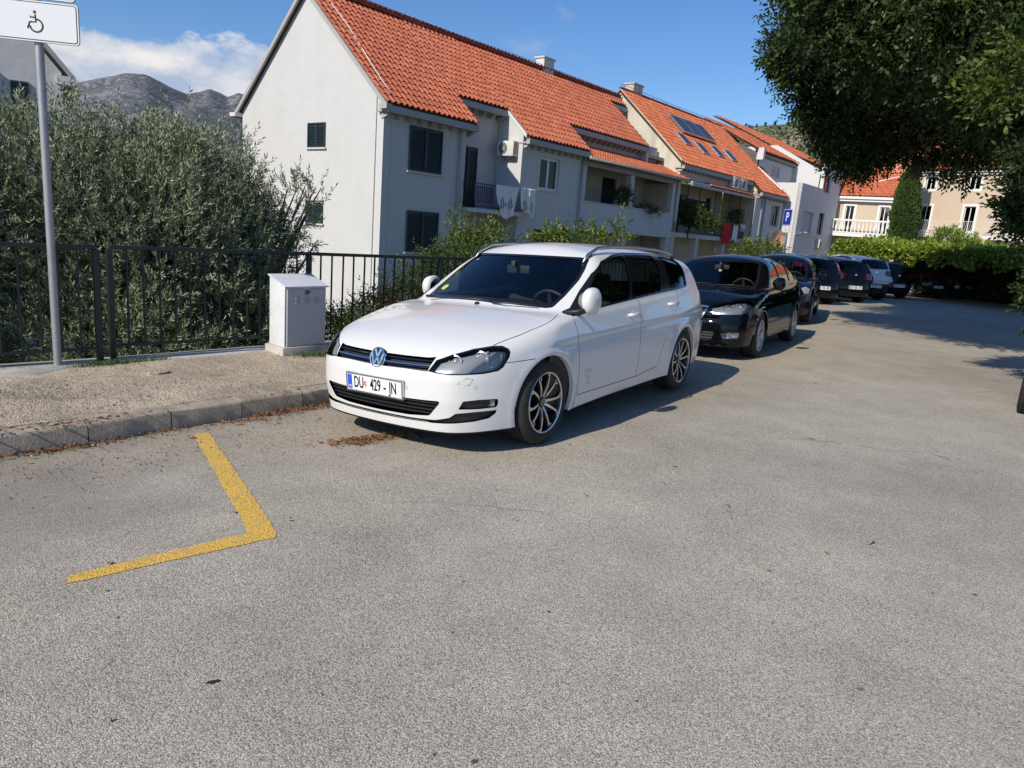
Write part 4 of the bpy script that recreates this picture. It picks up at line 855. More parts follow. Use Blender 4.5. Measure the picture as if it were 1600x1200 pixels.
m_hedge = leaf_material('hedge_leaf', (.025, .045, .012), (.05, .085, .02), (.10, .14, .035), trans=.3)

def leaves(name, P, D, N, L, W, mat, parent=None, kind=None, bend=.15):
    """one rhombic, slightly folded leaf per row of P, pointing along D, face normal N"""
    n = len(P); D = D / np.linalg.norm(D, axis=1, keepdims=True); S = np.cross(D, N); S /= np.maximum(np.linalg.norm(S, axis=1, keepdims=True), 1e-6); Nn = np.cross(S, D)
    L = np.asarray(L).reshape(-1, 1) * np.ones((n, 1)); W = np.asarray(W).reshape(-1, 1) * np.ones((n, 1))
    V = np.empty((n, 4, 3)); V[:, 0] = P; V[:, 1] = P + D * L * .45 + S * W * .5 + Nn * L * bend; V[:, 2] = P + D * L; V[:, 3] = P + D * L * .45 - S * W * .5 + Nn * L * bend * .6
    me = bpy.data.meshes.new(name); me.vertices.add(4 * n); me.vertices.foreach_set('co', V.ravel().astype(np.float32)); me.loops.add(4 * n); me.loops.foreach_set('vertex_index', np.arange(4 * n, dtype=np.int32))
    me.polygons.add(n); me.polygons.foreach_set('loop_start', np.arange(0, 4 * n, 4, dtype=np.int32)); me.polygons.foreach_set('loop_total', np.full(n, 4, dtype=np.int32)); me.update(calc_edges=True); me.materials.append(mat)
    o = bpy.data.objects.new(name, me); C.objects.link(o)
    if parent is not None: o.parent = parent
    if kind: o['kind'] = kind
    return o

def unit(n, rg): v = rg.normal(size=(n, 3)); return v / np.linalg.norm(v, axis=1, keepdims=True)
def sprays(C0, A, rg, k, length, L, W, spread=.9, flat=False):
    """k leaves set alternately along each shoot that starts at C0 and points along A"""
    n = len(C0); A = A / np.linalg.norm(A, axis=1, keepdims=True); B = np.cross(A, unit(n, rg)); B /= np.linalg.norm(B, axis=1, keepdims=True); Cc = np.cross(A, B); ln = length * rg.uniform(.6, 1.25, (n, 1))
    Ps, Ds, Ns = [], [], []
    for i in range(k):
        t = (i + .5) / k; sg = 1 if i % 2 else -1; ang = rg.uniform(-.5, .5, (n, 1)) + (0 if flat else (i // 2) * 1.57); side = B * np.cos(ang) + Cc * np.sin(ang)
        Ps.append(C0 + A * ln * t); Ds.append(A * (1.0 if i < k - 1 else 2.5) + side * sg * spread + rg.normal(size=(n, 3)) * .15); Ns.append(np.cross(A, side) + rg.normal(size=(n, 3)) * .35 + np.array([0, 0, .5]))
    P, D, N = np.vstack(Ps), np.vstack(Ds), np.vstack(Ns); m = len(P); s = rg.uniform(.7, 1.2, m)
    return P, D, N, L * s, W * s
def lumps(rg, n, centre, radii, shell=.55):
    """points in a knobbly ellipsoid, denser towards its surface"""
    v = unit(n, rg); r = rg.uniform(shell ** 3, 1, (n, 1)) ** (1/3); k = np.array([[1.9, 2.6, 2.2], [4.1, 3.3, 5.0]])
    bump = 1 + .16 * np.sin(v @ k[0] * 2.3 + 1) + .12 * np.sin(v @ k[1] * 2 + v[:, 0] * 5); return np.array(centre) + v * r * bump[:, None] * np.array(radii), v
def branchwork(parent, base, tips, r0, mat=m_bark, rg=None, name='branch'):
    for tip in tips:
        b = MB(); a = Vector(base); c = Vector(tip); m = a.lerp(c, .5) + Vector((rg.normal() * .08, rg.normal() * .08, .12)) * (c - a).length * .5
        pts = [a.lerp(m, t).lerp(m.lerp(c, t), t) for t in (0, .25, .5, .75, 1)]; b.tube(pts, [r0, r0 * .8, r0 * .6, r0 * .4, r0 * .15], 6); b.build(name, mat, parent, True)

# olives behind the railing
def olive(label, base, blobs, n, seed):
    rg = np.random.default_rng(seed); t = thing('olive_tree', label, 'tree', base, None, 'olive trees beyond the railing'); b = Vector(base)
    rel = [((Vector(c) - b), r) for c, r in blobs]; m = MB(); top = Vector((0, 0, max(.8, (rel[0][0].z) * .45))); m.tube([(0, 0, -.3), (.05, .03, top.z * .4), (.02, -.04, top.z * .75), tuple(top)], [.14, .11, .09, .08], 9); m.build('trunk', m_bark, t, True)
    branchwork(t, top, [c for c, r in rel] + [c + Vector((rg.normal() * r[0] * .5, rg.normal() * r[1] * .5, r[2] * .6)) for c, r in rel for _ in range(3)], .05, rg=rg)
    tot = sum(r[0] * r[1] * r[2] for _, r in rel) ; PP, AA = [], []
    for c, r in rel:
        k = max(10, int(n * (r[0] * r[1] * r[2]) / tot)); p, v = lumps(rg, k, c[:], r, .35); PP.append(p); a = v * .7 + rg.normal(size=v.shape) * .45; a[:, 2] += .65; AA.append(a)
    P, D, N, L, W = sprays(np.vstack(PP), np.vstack(AA), rg, 13, .27, .070, .0165, .65)
    leaves('crown', P, D, N, L, W, m_olive, t)
    return t
olive('large olive tree filling the left side behind the sign pole and the railing', (-5.2, 8.6, -1.6), [((-5.6, 8.3, 1.15), (1.3, .9, 1.2)), ((-4.6, 8.6, .95), (1.1, .8, 1.2)), ((-6.6, 7.4, 1.1), (1.1, .9, 1.2)), ((-4.9, 7.9, -.2), (1.5, .55, .95)), ((-4.7, 9.2, 1.85), (.8, .6, .65))], 12500, 31)
olive('olive tree right of the first, its branches reaching in front of the blank gable', (-3.9, 10.0, -2.0), [((-4.05, 9.5, 1.1), (.80, .8, 1.10)), ((-4.8, 10.3, 1.45), (1.0, .8, .95)), ((-3.75, 9.1, .0), (.85, .6, .95)), ((-3.10, 9.9, 1.55), (.22, .25, .45)), ((-4.1, 9.3, -.4), (1.1, .6, .9)), ((-3.25, 9.6, .95), (.35, .35, .40)), ((-2.85, 9.9, 1.75), (.14, .15, .22))], 7800, 32)
olive('olive tree at the far left edge, low in front of the pale house', (-7.6, 7.0, -1.4), [((-7.8, 7.0, 1.2), (1.3, 1.1, 1.2)), ((-7.2, 6.2, .3), (1.2, .8, 1.2)), ((-8.8, 6.6, .9), (1.2, 1.0, 1.2))], 7000, 33)
rg = np.random.default_rng(5)
def bushy(name, label, cat, base, blobs, n, mat, k, ln, L, W, seed, trunk=(.03, .5), grp=None, up=.5, shell=.3, kindp=None):
    rg = np.random.default_rng(seed); t = thing(name, label, cat, base, None, grp); b = Vector(base)
    rel = [((Vector(c) - b), r) for c, r in blobs]; m = MB(); m.tube([(0, 0, -.3), (.02, .01, trunk[1] * .5), (0, 0, trunk[1])], [trunk[0], trunk[0] * .8, trunk[0] * .6], 7); m.build('trunk' if cat == 'tree' else 'stem', m_bark, t, True)
    branchwork(t, (0, 0, trunk[1]), [c + Vector((rg.normal() * r[0] * .4, rg.normal() * r[1] * .4, r[2] * .5)) for c, r in rel for _ in range(3)], trunk[0] * .45, rg=rg)
    tot = sum(r[0] * r[1] * r[2] for _, r in rel); PP, AA = [], []
    for c, r in rel: p, v = lumps(rg, max(8, int(n * r[0] * r[1] * r[2] / tot)), c[:], r, shell); a = v * .7 + rg.normal(size=v.shape) * .5; a[:, 2] += up; PP.append(p); AA.append(a)
    P, D, N, LL, WW = sprays(np.vstack(PP), np.vstack(AA), rg, k, ln, L, W, 1.0); leaves('crown' if cat == 'tree' else 'foliage', P, D, N, LL, WW, mat, t); return t
def sp(px, py, dist):                            # survey point: sight line at a given plan distance
    d = _f + _r2 * ((px - 800) / CAM_F) - _u2 * ((py - 600) / CAM_F); k = dist / math.hypot(d.x, d.y); return Vector((d.x * k, d.y * k, CAM_H + d.z * k))
def at_px(px, py, dist): v = sp(px, py, dist); return (v.x, v.y, v.z)
# garden shrubs and citrus between the railing and the houses
def garden(name, label, cat, spots, dist, zb, n, mat, L, W, seed, grp=None, **kw):
    bl = [(at_px(px, py, dist), (rx, rx, rz)) for px, py, rx, rz in spots]; c = bl[0][0]
    return bushy(name, label, cat, (c[0], c[1], zb), bl, n, mat, kw.pop('k', 8), kw.pop('ln', .30), L, W, seed, trunk=(.05, max(.3, (c[2] - zb) * .5)), grp=grp, **kw)
garden('citrus_tree', 'bright green citrus tree in front of the small balcony, above the car roof', 'tree', [(745, 390, .50, .26), (712, 352, .16, .30), (768, 374, .36, .20), (735, 396, .55, .22), (712, 382, .22, .28), (742, 362, .16, .18)], 15.5, -2.6, 400, m_citrus, .085, .036, 41, up=.7)
garden('citrus_tree', 'thin yellow-green citrus tree rising over the estate car between two bays', 'tree', [(905, 378, .36, .16), (925, 366, .10, .20), (950, 374, .30, .14), (885, 380, .3, .12), (968, 356, .16, .10)], 14.0, -2.6, 120, m_citrus, .085, .034, 42, up=.8)
garden('citrus_tree', 'low citrus shoots just left of the thin tree, behind the roof rails', 'tree', [(860, 380, .35, .10), (870, 368, .12, .12)], 14.0, -2.6, 80, m_citrus, .085, .034, 43, up=.8)
garden('shrub', 'dense green shrub behind the railing right of the cabinet', 'shrub', [(635, 472, .6, .35), (595, 492, .5, .22), (668, 450, .55, .5), (695, 428, .45, .42)], 12.5, -2.8, 1300, m_hedge, .055, .026, 44)
garden('shrub', 'low leafy shrub at the foot of the railing beside the cabinet', 'shrub', [(530, 528, .30, .18), (560, 518, .35, .18), (515, 515, .18, .2)], 9.8, -1.6, 700, m_hedge, .045, .020, 45)
garden('shrub', 'green shrub seen through the windscreen of the white estate', 'shrub', [(740, 440, .9, .6), (790, 440, .8, .6), (850, 450, .9, .6)], 13.5, -2.6, 1300, m_hedge, .06, .028, 46)
garden('shrub', 'dry brownish shrub poking through the railing near the gable shadow', 'shrub', [(575, 492, .22, .14), (600, 482, .2, .12)], 11.0, -2.0, 140, leaf_material('dry_shrub_leaf', (.10, .06, .02), (.16, .09, .03), (.22, .14, .05)), .045, .018, 47)
garden('potted_plant', 'leafy potted plants massed behind the long balcony railing', 'plant', [(1078, 338, .75, .55), (1065, 322, .3, .5), (1100, 345, .6, .35), (1112, 350, .5, .3)], math.hypot(*(ROWM @ Vector((21.0, .7, 0)))[:2]), 2.05, 900, m_hedge, .11, .045, 48)
garden('potted_plant', 'small dark potted plant at the right end of the covered balcony', 'plant', [(1150, 340, .45, .35)], math.hypot(*(ROWM @ Vector((27.0, .6, 0)))[:2]), 2.05, 200, m_hedge, .10, .04, 49)
garden('potted_plant', 'dark potted plant behind the solid parapet of the loggia', 'plant', [(972, 308, .42, .36)], math.hypot(*(ROWM @ Vector((14.3, .8, 0)))[:2]), 2.0, 220, m_hedge, .09, .04, 50)
garden('potted_plant', 'trailing plant hanging over the loggia parapet', 'plant', [(1010, 328, .5, .16), (1022, 338, .10, .30), (1030, 332, .3, .12)], math.hypot(*(ROWM @ Vector((16.9, .0, 0)))[:2]), 2.6, 150, m_hedge, .08, .03, 51)
garden('shrub', 'green shrub between the black liftback roof and the white wall', 'shrub', [(1185, 395, .7, .35), (1165, 398, .5, .25), (1200, 396, .5, .3)], 26, -2, 260, m_citrus, .10, .045, 52)
# cypress
cy = thing('cypress_tree', 'tall leaning dark cypress standing between the two hotel wings', 'tree', at_px(1408, 392, 52)); c0 = Vector(at_px(1408, 392, 52)); cz = c0.z
rg = np.random.default_rng(61); n = 5200; u = rg.uniform(0, 1, n) ** .8; th = rg.uniform(0, 6.283, n); top = Vector(at_px(1424, 262, 52)); prof = np.interp(u, [0, .15, .45, .75, .93, 1], [.60, .78, .80, .58, .30, .05])
rr = prof * rg.uniform(.65, 1.0, n) * (1 + .10 * np.sin(th * 5 + u * 30)); hx = (top - c0)
P = np.stack([hx.x * u + rr * np.cos(th), hx.y * u + rr * np.sin(th), hx.z * u - .2], 1); A = np.stack([np.cos(th) * .5, np.sin(th) * .5, np.full(n, 1.0)], 1)
P, D, N, L, W = sprays(P, A, rg, 6, .22, .14, .06, .4); leaves('crown', P, D, N, L, W, m_cypress, cy)
b = MB(); b.tube([(0, 0, -3), (hx.x * .5, hx.y * .5, hx.z * .5)], [.16, .06], 8); b.build('trunk', m_bark, cy, True)
# vine-covered carport with the cars under it
cp_ = thing('vine_carport', 'low steel carport overgrown with bright green vines at the end of the car park', 'carport', (0, 0, 0))
A0 = Vector(at_px(1325, 402, 37)); B0 = Vector(at_px(1660, 428, 31)); A0.z = B0.z = 0; dr_ = (B0 - A0).normalized(); bk = Vector((-dr_.y, dr_.x, 0)); Lc = (B0 - A0).length; zc = 1.80
m_post = pbr('pale_grey_post', (.45, .46, .46), .5, vary=.1); 
def _px(p): v = Vector((p.x, p.y, 1.5 - CAM_H)); return 800 + CAM_F * v.dot(_r2) / v.dot(_f)
sf = min(np.arange(0, Lc, .1), key=lambda s_: abs(_px(A0 + dr_ * s_ + bk * .3) - 1409))
for s in (float(sf),):
    if s < Lc:
        for dd in (.3,):
            if True: p = A0 + dr_ * s + bk * dd; b = MB(); b.box((p.x - .05, p.y - .05, -.3), (p.x + .05, p.y + .05, zc)); b.build('post', m_post, cp_)
b = MB(); a, c = A0 + bk * .1, B0 + bk * .1; b.tube([(a.x, a.y, zc + .04), (c.x, c.y, zc + .04)], .06, 6); a, c = A0 + bk * 4.8, B0 + bk * 4.8; b.tube([(a.x, a.y, zc + .04), (c.x, c.y, zc + .04)], .06, 6); b.build('beam', m_post, cp_)
b = MB(); b.prism([tuple(A0 + Vector((0, 0, zc + .10))), tuple(B0 + Vector((0, 0, zc + .10))), tuple(B0 + bk * 5 + Vector((0, 0, zc + .10))), tuple(A0 + bk * 5 + Vector((0, 0, zc + .10)))], (0, 0, .05)); b.build('roof_sheet', m_pipe, cp_)
rg = np.random.default_rng(62); n = 9000; s = rg.uniform(-.6, Lc, n); d = rg.uniform(-.35, 5.3, n) ; top_ = .16 + .08 * np.sin(s * 1.7) + .06 * np.sin(s * .9 + 2) + .03 * d
z = zc + .12 + rg.uniform(0, 1, n) * top_ ; hang = rg.uniform(0, 1, n) < .10; d = np.where(hang, rg.uniform(-.4, -.1, n), d); z = np.where(hang, zc + .1 - rg.uniform(0, 1, n) ** 2 * (.35 + .35 * np.sin(s * 2.3) ** 2), z)
P = np.array([A0.x, A0.y, 0]) + s[:, None] * np.array(dr_[:]) + d[:, None] * np.array(bk[:]); P[:, 2] = z; A = rg.normal(size=(n, 3)); A[:, 2] = np.abs(A[:, 2]) + .2
P, D, N, L, W = sprays(P, A, rg, 6, .22, .12, .10, 1.0); N[:, 2] += .8; o = leaves('vine', P, D, N, L, W, m_vine, cp_)
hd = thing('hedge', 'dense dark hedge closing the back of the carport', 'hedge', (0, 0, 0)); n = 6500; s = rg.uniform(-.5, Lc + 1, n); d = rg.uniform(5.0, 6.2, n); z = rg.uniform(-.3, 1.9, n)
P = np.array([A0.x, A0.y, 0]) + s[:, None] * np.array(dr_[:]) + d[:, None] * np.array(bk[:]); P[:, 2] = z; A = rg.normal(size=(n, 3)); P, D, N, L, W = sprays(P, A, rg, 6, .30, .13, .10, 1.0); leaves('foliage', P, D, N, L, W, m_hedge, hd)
b = MB(); a, c = A0 + bk * 5.7, B0 + bk * 5.7; b.prism([(a.x, a.y, -.5), (c.x, c.y, -.5), (c.x, c.y, 1.7), (a.x, a.y, 1.7)], (bk.x * .1, bk.y * .1, 0)); b.build('dark_shade_core', m_dark, hd)  # near-black sheet painted in for the shade inside the hedge
garden('shrub', 'rounded green shrub left of the cypress below the balustrade', 'shrub', [(1362, 390, 1.1, .38), (1335, 398, 1.0, .35), (1385, 388, .8, .35), (1316, 402, .6, .4)], 42, -.5, 1100, m_vine, .16, .11, 63, k=6)
garden('shrub', 'pale green bamboo-like shrub in front of the iron balconies', 'shrub', [(1478, 372, .6, .5), (1455, 383, .5, .3), (1505, 380, .6, .4), (1530, 388, .6, .22), (1550, 396, .5, .16)], 46, -.5, 300, m_vine, .20, .07, 64, k=7, up=1.1)
garden('shrub', 'broad green shrub in front of the hotel below the right balcony', 'shrub', [(1560, 414, 1.6, .20), (1590, 418, 1.5, .22), (1500, 410, 1.4, .2), (1440, 404, 1.6, .18)], 40, -.5, 900, m_vine, .15, .11, 65, k=6)

# the big shade tree on the right: umbrella crown seen from below, trunk out of frame
big = thing('shade_tree', 'large dark broadleaf tree overhanging the car park from the right', 'tree', (14.9, 14.6, 0))
bt = Vector((14.9, 14.6, 0)); rg = np.random.default_rng(71); m = MB(); m.tube([(0, 0, -.4), (.1, 0, 1.5), (-.1, .1, 3.2), (-.2, 0, 5)], [.42, .34, .30, .26], 14); m.build('trunk', m_bark, big, True)
tips = [(-7.8, 1.6, 6.4), (-6, 4.4, 7.0), (-4.0, 6.2, 7.2), (-1.0, 6.5, 7.4), (-6.4, -2.0, 8.2), (-3, -5, 9.0), (2, 5, 8), (-4.5, 1.5, 7.6), (3, -3, 9), (-2, 3, 7)]
branchwork(big, (-.2, 0, 3.6), tips, .17, rg=rg, name='limb')
for tp in tips: branchwork(big, Vector(tp) * .6 + Vector((0, 0, 1.6)), [Vector(tp) * .9 + Vector((rg.normal() * 1.3, rg.normal() * 1.3, rg.normal() * .8)) for _ in range(3)], .045, rg=rg)
m_branch_c = None
def crown_blobs(name, blobs, dens, k, ln, L_, W_, seed, mat, drop=.25, shell=.1, world=False, jitter=.5):
    rg = np.random.default_rng(seed); PP, AA = [], []
    for bl_ in blobs:
        if world: c = np.array(bl_[:3]); r = np.array(bl_[3:])
        else: px, py, dist, rr = bl_; c = np.array(at_px(px, py, dist)); r = np.array([rr, rr, rr * .85])
        n = int(dens * (r.prod() ** (2/3)) * (1 if not world else 1)); p, v = lumps(rg, n, c - np.array([bt.x, bt.y, 0]), r, shell); PP.append(p); a = v * .5 + rg.normal(size=v.shape) * jitter; a[:, 2] -= drop; AA.append(a)
    P, D, N, LL, WW = sprays(np.vstack(PP), np.vstack(AA), rg, k, ln, L_, W_, 1.0, flat=True); return leaves(name, P, D, N, LL, WW, mat, big)
# main crown over the car park, clump by clump: (sight line, distance, radius)
crown_blobs('crown', [(1330, 40, 15, 1.0), (1322, 130, 15.5, .85), (1338, 185, 16, .60), (1405, 50, 15, 1.4), (1400, 130, 16, 1.05), (1402, 178, 17, .66), (1485, 45, 14, 1.4), (1482, 118, 16, 1.1), (1480, 172, 17, .60), (1565, 45, 13, 1.4), (1568, 110, 15, 1.1), (1565, 165, 16, .55),
    (1640, 100, 14, 1.4), (1660, 200, 14, .8), (1288, 30, 15, .58), (1262, 84, 15, .42), (1278, 150, 15.3, .42), (1352, 225, 16, .36), (1442, 200, 17, .40), (1520, 196, 16.5, .40), (1325, -30, 14, 1.0), (1380, -40, 13, 1.6), (1500, -40, 13, 1.6), (1600, -30, 12, 1.5), (1360, 95, 18, 1.3), (1450, 95, 18, 1.4), (1540, 95, 17, 1.4), (1620, 160, 17, 1.4)], 620, 9, .40, .098, .047, 72, m_broad, jitter=.7)
crown_blobs('unseen_shade_crown', [(9.0, 11.0, 10.6, 5.2, 5.0, 2.4), (14.5, 12.5, 10.5, 5.5, 5.5, 3.0), (11.5, 17.0, 9.5, 4.5, 4.0, 2.4), (7.8, 14.5, 9.3, 3.2, 3.0, 1.4), (6.2, 16.0, 11.3, 3.2, 3.4, 1.5)], 330, 6, .45, .24, .16, 73, m_broad, world=True, shell=.2)  # unseen crown mass above the frame, added to shade canopy and white crossover
# drooping fringe on the left where single leaves show against the sky, and sprays coloured as sunlit at the right edge
crown_blobs('crown_fringe', [(1222, 78, 15.0, .30), (1216, 62, 15.1, .24), (1228, 98, 15, .30), (1236, 122, 15, .26), (1256, 18, 15, .20), (1244, 40, 15, .18), (1262, 165, 15.2, .24), (1272, 190, 15.2, .22), (1300, 200, 15.3, .36), (1304, 225, 15.4, .30), (1316, 252, 15.6, .22), (1334, 262, 15.8, .20), (1358, 256, 16, .20), (1385, 238, 16, .22),
    (1345, 225, 15.8, .4), (1420, 232, 16.5, .28), (1450, 244, 16.5, .22), (1478, 232, 16.5, .22), (1515, 242, 16, .22), (1535, 228, 16, .24), (1495, 268, 15, .08), (1478, 262, 15, .10), (1512, 272, 15, .10), (1440, 262, 15, .10)], 1700, 9, .30, .082, .040, 75, m_broad, drop=.5)
m_lit = leaf_material('sunlit_broad_leaf', (.05, .085, .015), (.085, .13, .02), (.15, .20, .04), trans=.45)  # paler copy of the broad leaf, sunlight painted into its colour
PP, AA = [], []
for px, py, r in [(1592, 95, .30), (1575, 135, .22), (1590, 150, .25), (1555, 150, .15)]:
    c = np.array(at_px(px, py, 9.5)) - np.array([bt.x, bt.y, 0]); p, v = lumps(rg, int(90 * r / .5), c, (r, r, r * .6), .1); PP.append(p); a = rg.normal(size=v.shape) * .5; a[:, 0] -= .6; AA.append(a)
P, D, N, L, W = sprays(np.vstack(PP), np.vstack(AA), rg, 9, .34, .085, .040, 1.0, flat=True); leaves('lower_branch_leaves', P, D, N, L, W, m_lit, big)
PP, AA = [], []
for px, py, r in [(1630, 300, .34), (1608, 330, .18), (1618, 345, .22), (1630, 250, .34), (1585, 322, .06), (1604, 300, .14), (1620, 362, .12), (1640, 478, .14), (1630, 455, .12)]:
    c = np.array(at_px(px, py, 11.5)) - np.array([bt.x, bt.y, 0]); p, v = lumps(rg, int(170 * r / .5), c, (r, r, r * .7), .1); PP.append(p); a = rg.normal(size=v.shape) * .5; a[:, 0] -= .5; AA.append(a)
P, D, N, L, W = sprays(np.vstack(PP), np.vstack(AA), rg, 9, .34, .085, .040, 1.0, flat=True); leaves('hanging_branch_leaves', P, D, N, L, W, m_broad, big)

# ---------------------------------------------------------------- mountains
from mathutils import noise as mn
def rock_material(name, rock, scrub, amount, scale):
    m = bpy.data.materials.new(name); m.use_nodes = True; q = NT(m.node_tree); co = q.n('ShaderNodeTexCoord').outputs['Object']
    n = q.noise(co, scale, 9.0, .7); n2 = q.noise(co, scale * 7, 6.0, .7); c = q.mix(n2, [x * .7 for x in rock], [min(1, x * 1.25) for x in rock])
    f = q.ramp(q.math('ADD', q.math('MULTIPLY', n, .55), q.math('MULTIPLY', q.noise(co, scale * 16, 4.0, .7), .45)), [(amount - .05, 1.0), (amount + .05, .0)]); c = q.mix(f, c, scrub)
    bn = q.n('ShaderNodeBump', {'Height': n2, 'Strength': .8, 'Distance': 1.2 / scale * .04}).outputs[0]
    b = q.n('ShaderNodeBsdfPrincipled', {'Base Color': c, 'Roughness': 1.0, 'Normal': bn, 'Specular IOR Level': .1}); q.n('ShaderNodeOutputMaterial', {'Surface': b.outputs[0]}); return m
def ridge(name, sky, dist, depth, mat, amp, fs, nx_=220, ny_=60, below=-14):
    """hillside whose skyline follows surveyed points (px, py) at the given distance and which falls towards us"""
    az = []; hh = []
    for px, py in sky: d = _f + _r2 * ((px - 800) / CAM_F) - _u2 * ((py - 600) / CAM_F); az.append(math.atan2(d.x, d.y)); hh.append(CAM_H + d.z / math.hypot(d.x, d.y) * dist)
    V = []; F = []
    for i in range(nx_ + 1):
        a = az[0] + (az[-1] - az[0]) * i / nx_; H = float(np.interp(a, az, hh))
        for j in range(ny_ + 1):
            t = j / ny_; r = dist + (t - .75) * depth; f = (t / .75) if t < .75 else 1 - (t - .75) * 1.6; f = f ** 1.15 if f > 0 else 0
            x, y = math.sin(a) * r, math.cos(a) * r; z = below + (H - below) * f; nn = mn.fractal(Vector((x * fs, y * fs, 3.1)), .9, 2.1, 6)
            gl = abs(mn.noise(Vector((a * dist * fs * 1.2, 7.7, t * .6)))); z += (nn * amp - gl * amp * 1.3) * min(1, f * 2) * (1 if t < .72 else .35) 
            V.append((x, y, z))
    for i in range(nx_):
        for j in range(ny_): a = i * (ny_ + 1) + j; F.append((a, a + ny_ + 1, a + ny_ + 2, a + 1))
    o = mesh_obj(name, V, F, mat, None, True); tag(o, kind='structure'); return o
m_karst = rock_material('hazed_karst', (.25, .23, .26), (.085, .10, .105), .53, .004)  # bluish distance haze painted into rock and scrub colours
m_slope = rock_material('scrub_hillside', (.33, .28, .20), (.06, .085, .03), .52, .035)
ridge('mountain', [(-420, 240), (-120, 150), (20, 138), (110, 126), (150, 118), (175, 115), (195, 111), (228, 114), (262, 130), (292, 142), (312, 139), (328, 133), (343, 139), (356, 146), (372, 141), (395, 150), (470, 170), (640, 230), (800, 300)], 3200, 2300, m_karst, 55, .0016, 300, 90)
ridge('mountain_spur', [(-200, 250), (60, 215), (160, 190), (240, 168), (300, 160), (360, 168), (420, 195), (520, 230), (640, 300)], 2300, 1400, m_karst, 34, .0022, 220, 60)
ridge('hillside', [(1010, 262), (1060, 240), (1105, 208), (1130, 200), (1160, 198), (1200, 194), (1250, 191), (1300, 182), (1380, 172), (1450, 160), (1600, 150), (1900, 150)], 420, 330, m_slope, 7, .012, 260, 80, -3)
m_pine = leaf_material('hill_scrub', (.02, .035, .012), (.035, .055, .018), (.06, .08, .03), trans=.1)
rg = np.random.default_rng(81); dg = bpy.context.evaluated_depsgraph_get(); hs = bpy.data.objects['hillside']; hv = np.array([v.co[:] for v in hs.data.vertices]); sel = hv[(np.arange(len(hv)) % 81) < 62]; idx = rg.integers(0, len(sel), 3800)
P0 = sel[idx] + rg.normal(size=(3800, 3)) * np.array([1.5, 1.5, .2]); P0[:, 2] += .5; A = rg.normal(size=P0.shape); A[:, 2] = np.abs(A[:, 2]) + .6
P, D, N, L, W = sprays(P0, A, rg, 7, 1.6, 1.1, .8, .9); leaves('hillside_scrub', P, D, N, L, W, m_pine, None, 'stuff')
# ---------------------------------------------------------------- fence, cabinet, signs
m_fence = pbr('dark_green_fence_paint', (.008, .020, .018), .42, vary=.25, scale=12, dirt=((.04, .035, .025), .3, 5))
def fence_panel(name_label, pts, post_ends, spacing=.145, zt=1.115, zb=.215, grp=None):
    a, b = Vector(pts[0]), Vector(pts[1]); L = (b - a).length; t = (b - a).normalized(); ang = math.atan2(t.y, t.x)
    r = thing('fence_panel', name_label, 'fence', (a.x, a.y, .07), ang, grp)
    z1 = zt - .07; z0 = zb - .07
    m = MB(); m.box((0, -.02, z1 - .035), (L, .02, z1)); bevel(m.build('rail', m_fence, r), .004, 1)
    m = MB(); m.box((.02, -.015, z0 - .025), (L - .02, .015, z0)); m.build('rail', m_fence, r)
    for e in post_ends:
        m = MB(); x = e * L; m.box((x - .025, -.025, -.25), (x + .025, .025, z1 - .036 if 0 < 1 else z1)); bevel(m.build('post', m_fence, r), .004, 1)
    n = int(round(L / spacing)); src = None
    for i in range(1, n):
        x = L * i / n
        if src is None: m = MB(); m.box((-.0075, -.0075, z0 + .0005), (.0075, .0075, z1 - .0355)); src = m.build('picket', m_fence, r); o = src
        else: o = src.copy(); C.objects.link(o); o.parent = r
        o.location = (x, 0, 0); o.rotation_euler = (0, random.uniform(-.004, .004), 0)
    return r
G_ = 'green railing panels along the pavement'
fence_panel('green railing panel at the left edge, behind the sign pole, ending at the gap post', [(-5.14, 4.80), (-3.72, 6.27)], (0, 1), grp=G_)
fence_panel('green railing panel from the gap post to the post behind the white cabinet', [(-3.70, 6.44), (-2.33, 7.90)], (0, 1), grp=G_)
fence_panel('green railing panel between the white cabinet and the post left of the windscreen', [(-2.33, 7.90), (-1.04, 9.27)], (1,), grp=G_)
fence_panel('green railing panel seen over the bonnet and through the windscreen of the white estate', [(-1.04, 9.27), (.15, 10.85)], (1,), grp=G_)
fence_panel('green railing panel seen through the side windows of the white estate', [(.15, 10.85), (1.30, 12.45)], (1,), grp=G_)
fence_panel('green railing panel glimpsed behind the black liftback', [(1.30, 12.45), (2.40, 14.1)], (1,), grp=G_)
fence_panel('green railing panel farthest left, only its end inside the frame', [(-6.6, 3.25), (-5.16, 4.78)], (0,), grp=G_)

# white service cabinet on a concrete plinth
m_cab = pbr('cabinet_white_enamel', (.66, .68, .70), .38, vary=.05, scale=3, dirt=((.40, .40, .40), .35, 7))
m_cab_door = pbr('cabinet_door_shaded', (.45, .475, .50), .42, vary=.06, scale=3, dirt=((.30, .30, .30), .3, 9))  # darker copy of the white enamel, shade of the front painted in
cb = thing('service_cabinet', 'white metal service cabinet with sloping lid standing by the green railing', 'cabinet', (-2.383, 7.262, .07), R(51))
Wc, Dc, z0, zf, zk = .50, .28, .085, .715, .80
m = MB(); m.box((-.035, -.03, -.12), (Wc + .035, Dc + .04, z0)); o = m.build('plinth', m_conc, cb); bevel(o, .012, 2)
m = MB(); m.prism([(0, 0, z0), (0, Dc, z0), (0, Dc, zk), (0, 0, zf)], (Wc, 0, 0)); o = m.build('housing', m_cab, cb); bevel(o, .006, 2)
m = MB(); m.prism([(-.018, -.028, zf - .012), (-.018, Dc + .01, zk + .004), (-.018, Dc + .01, zk + .018), (-.018, -.028, zf + .004)], (Wc + .036, 0, 0)); bevel(m.build('lid', m_cab, cb), .003, 1)
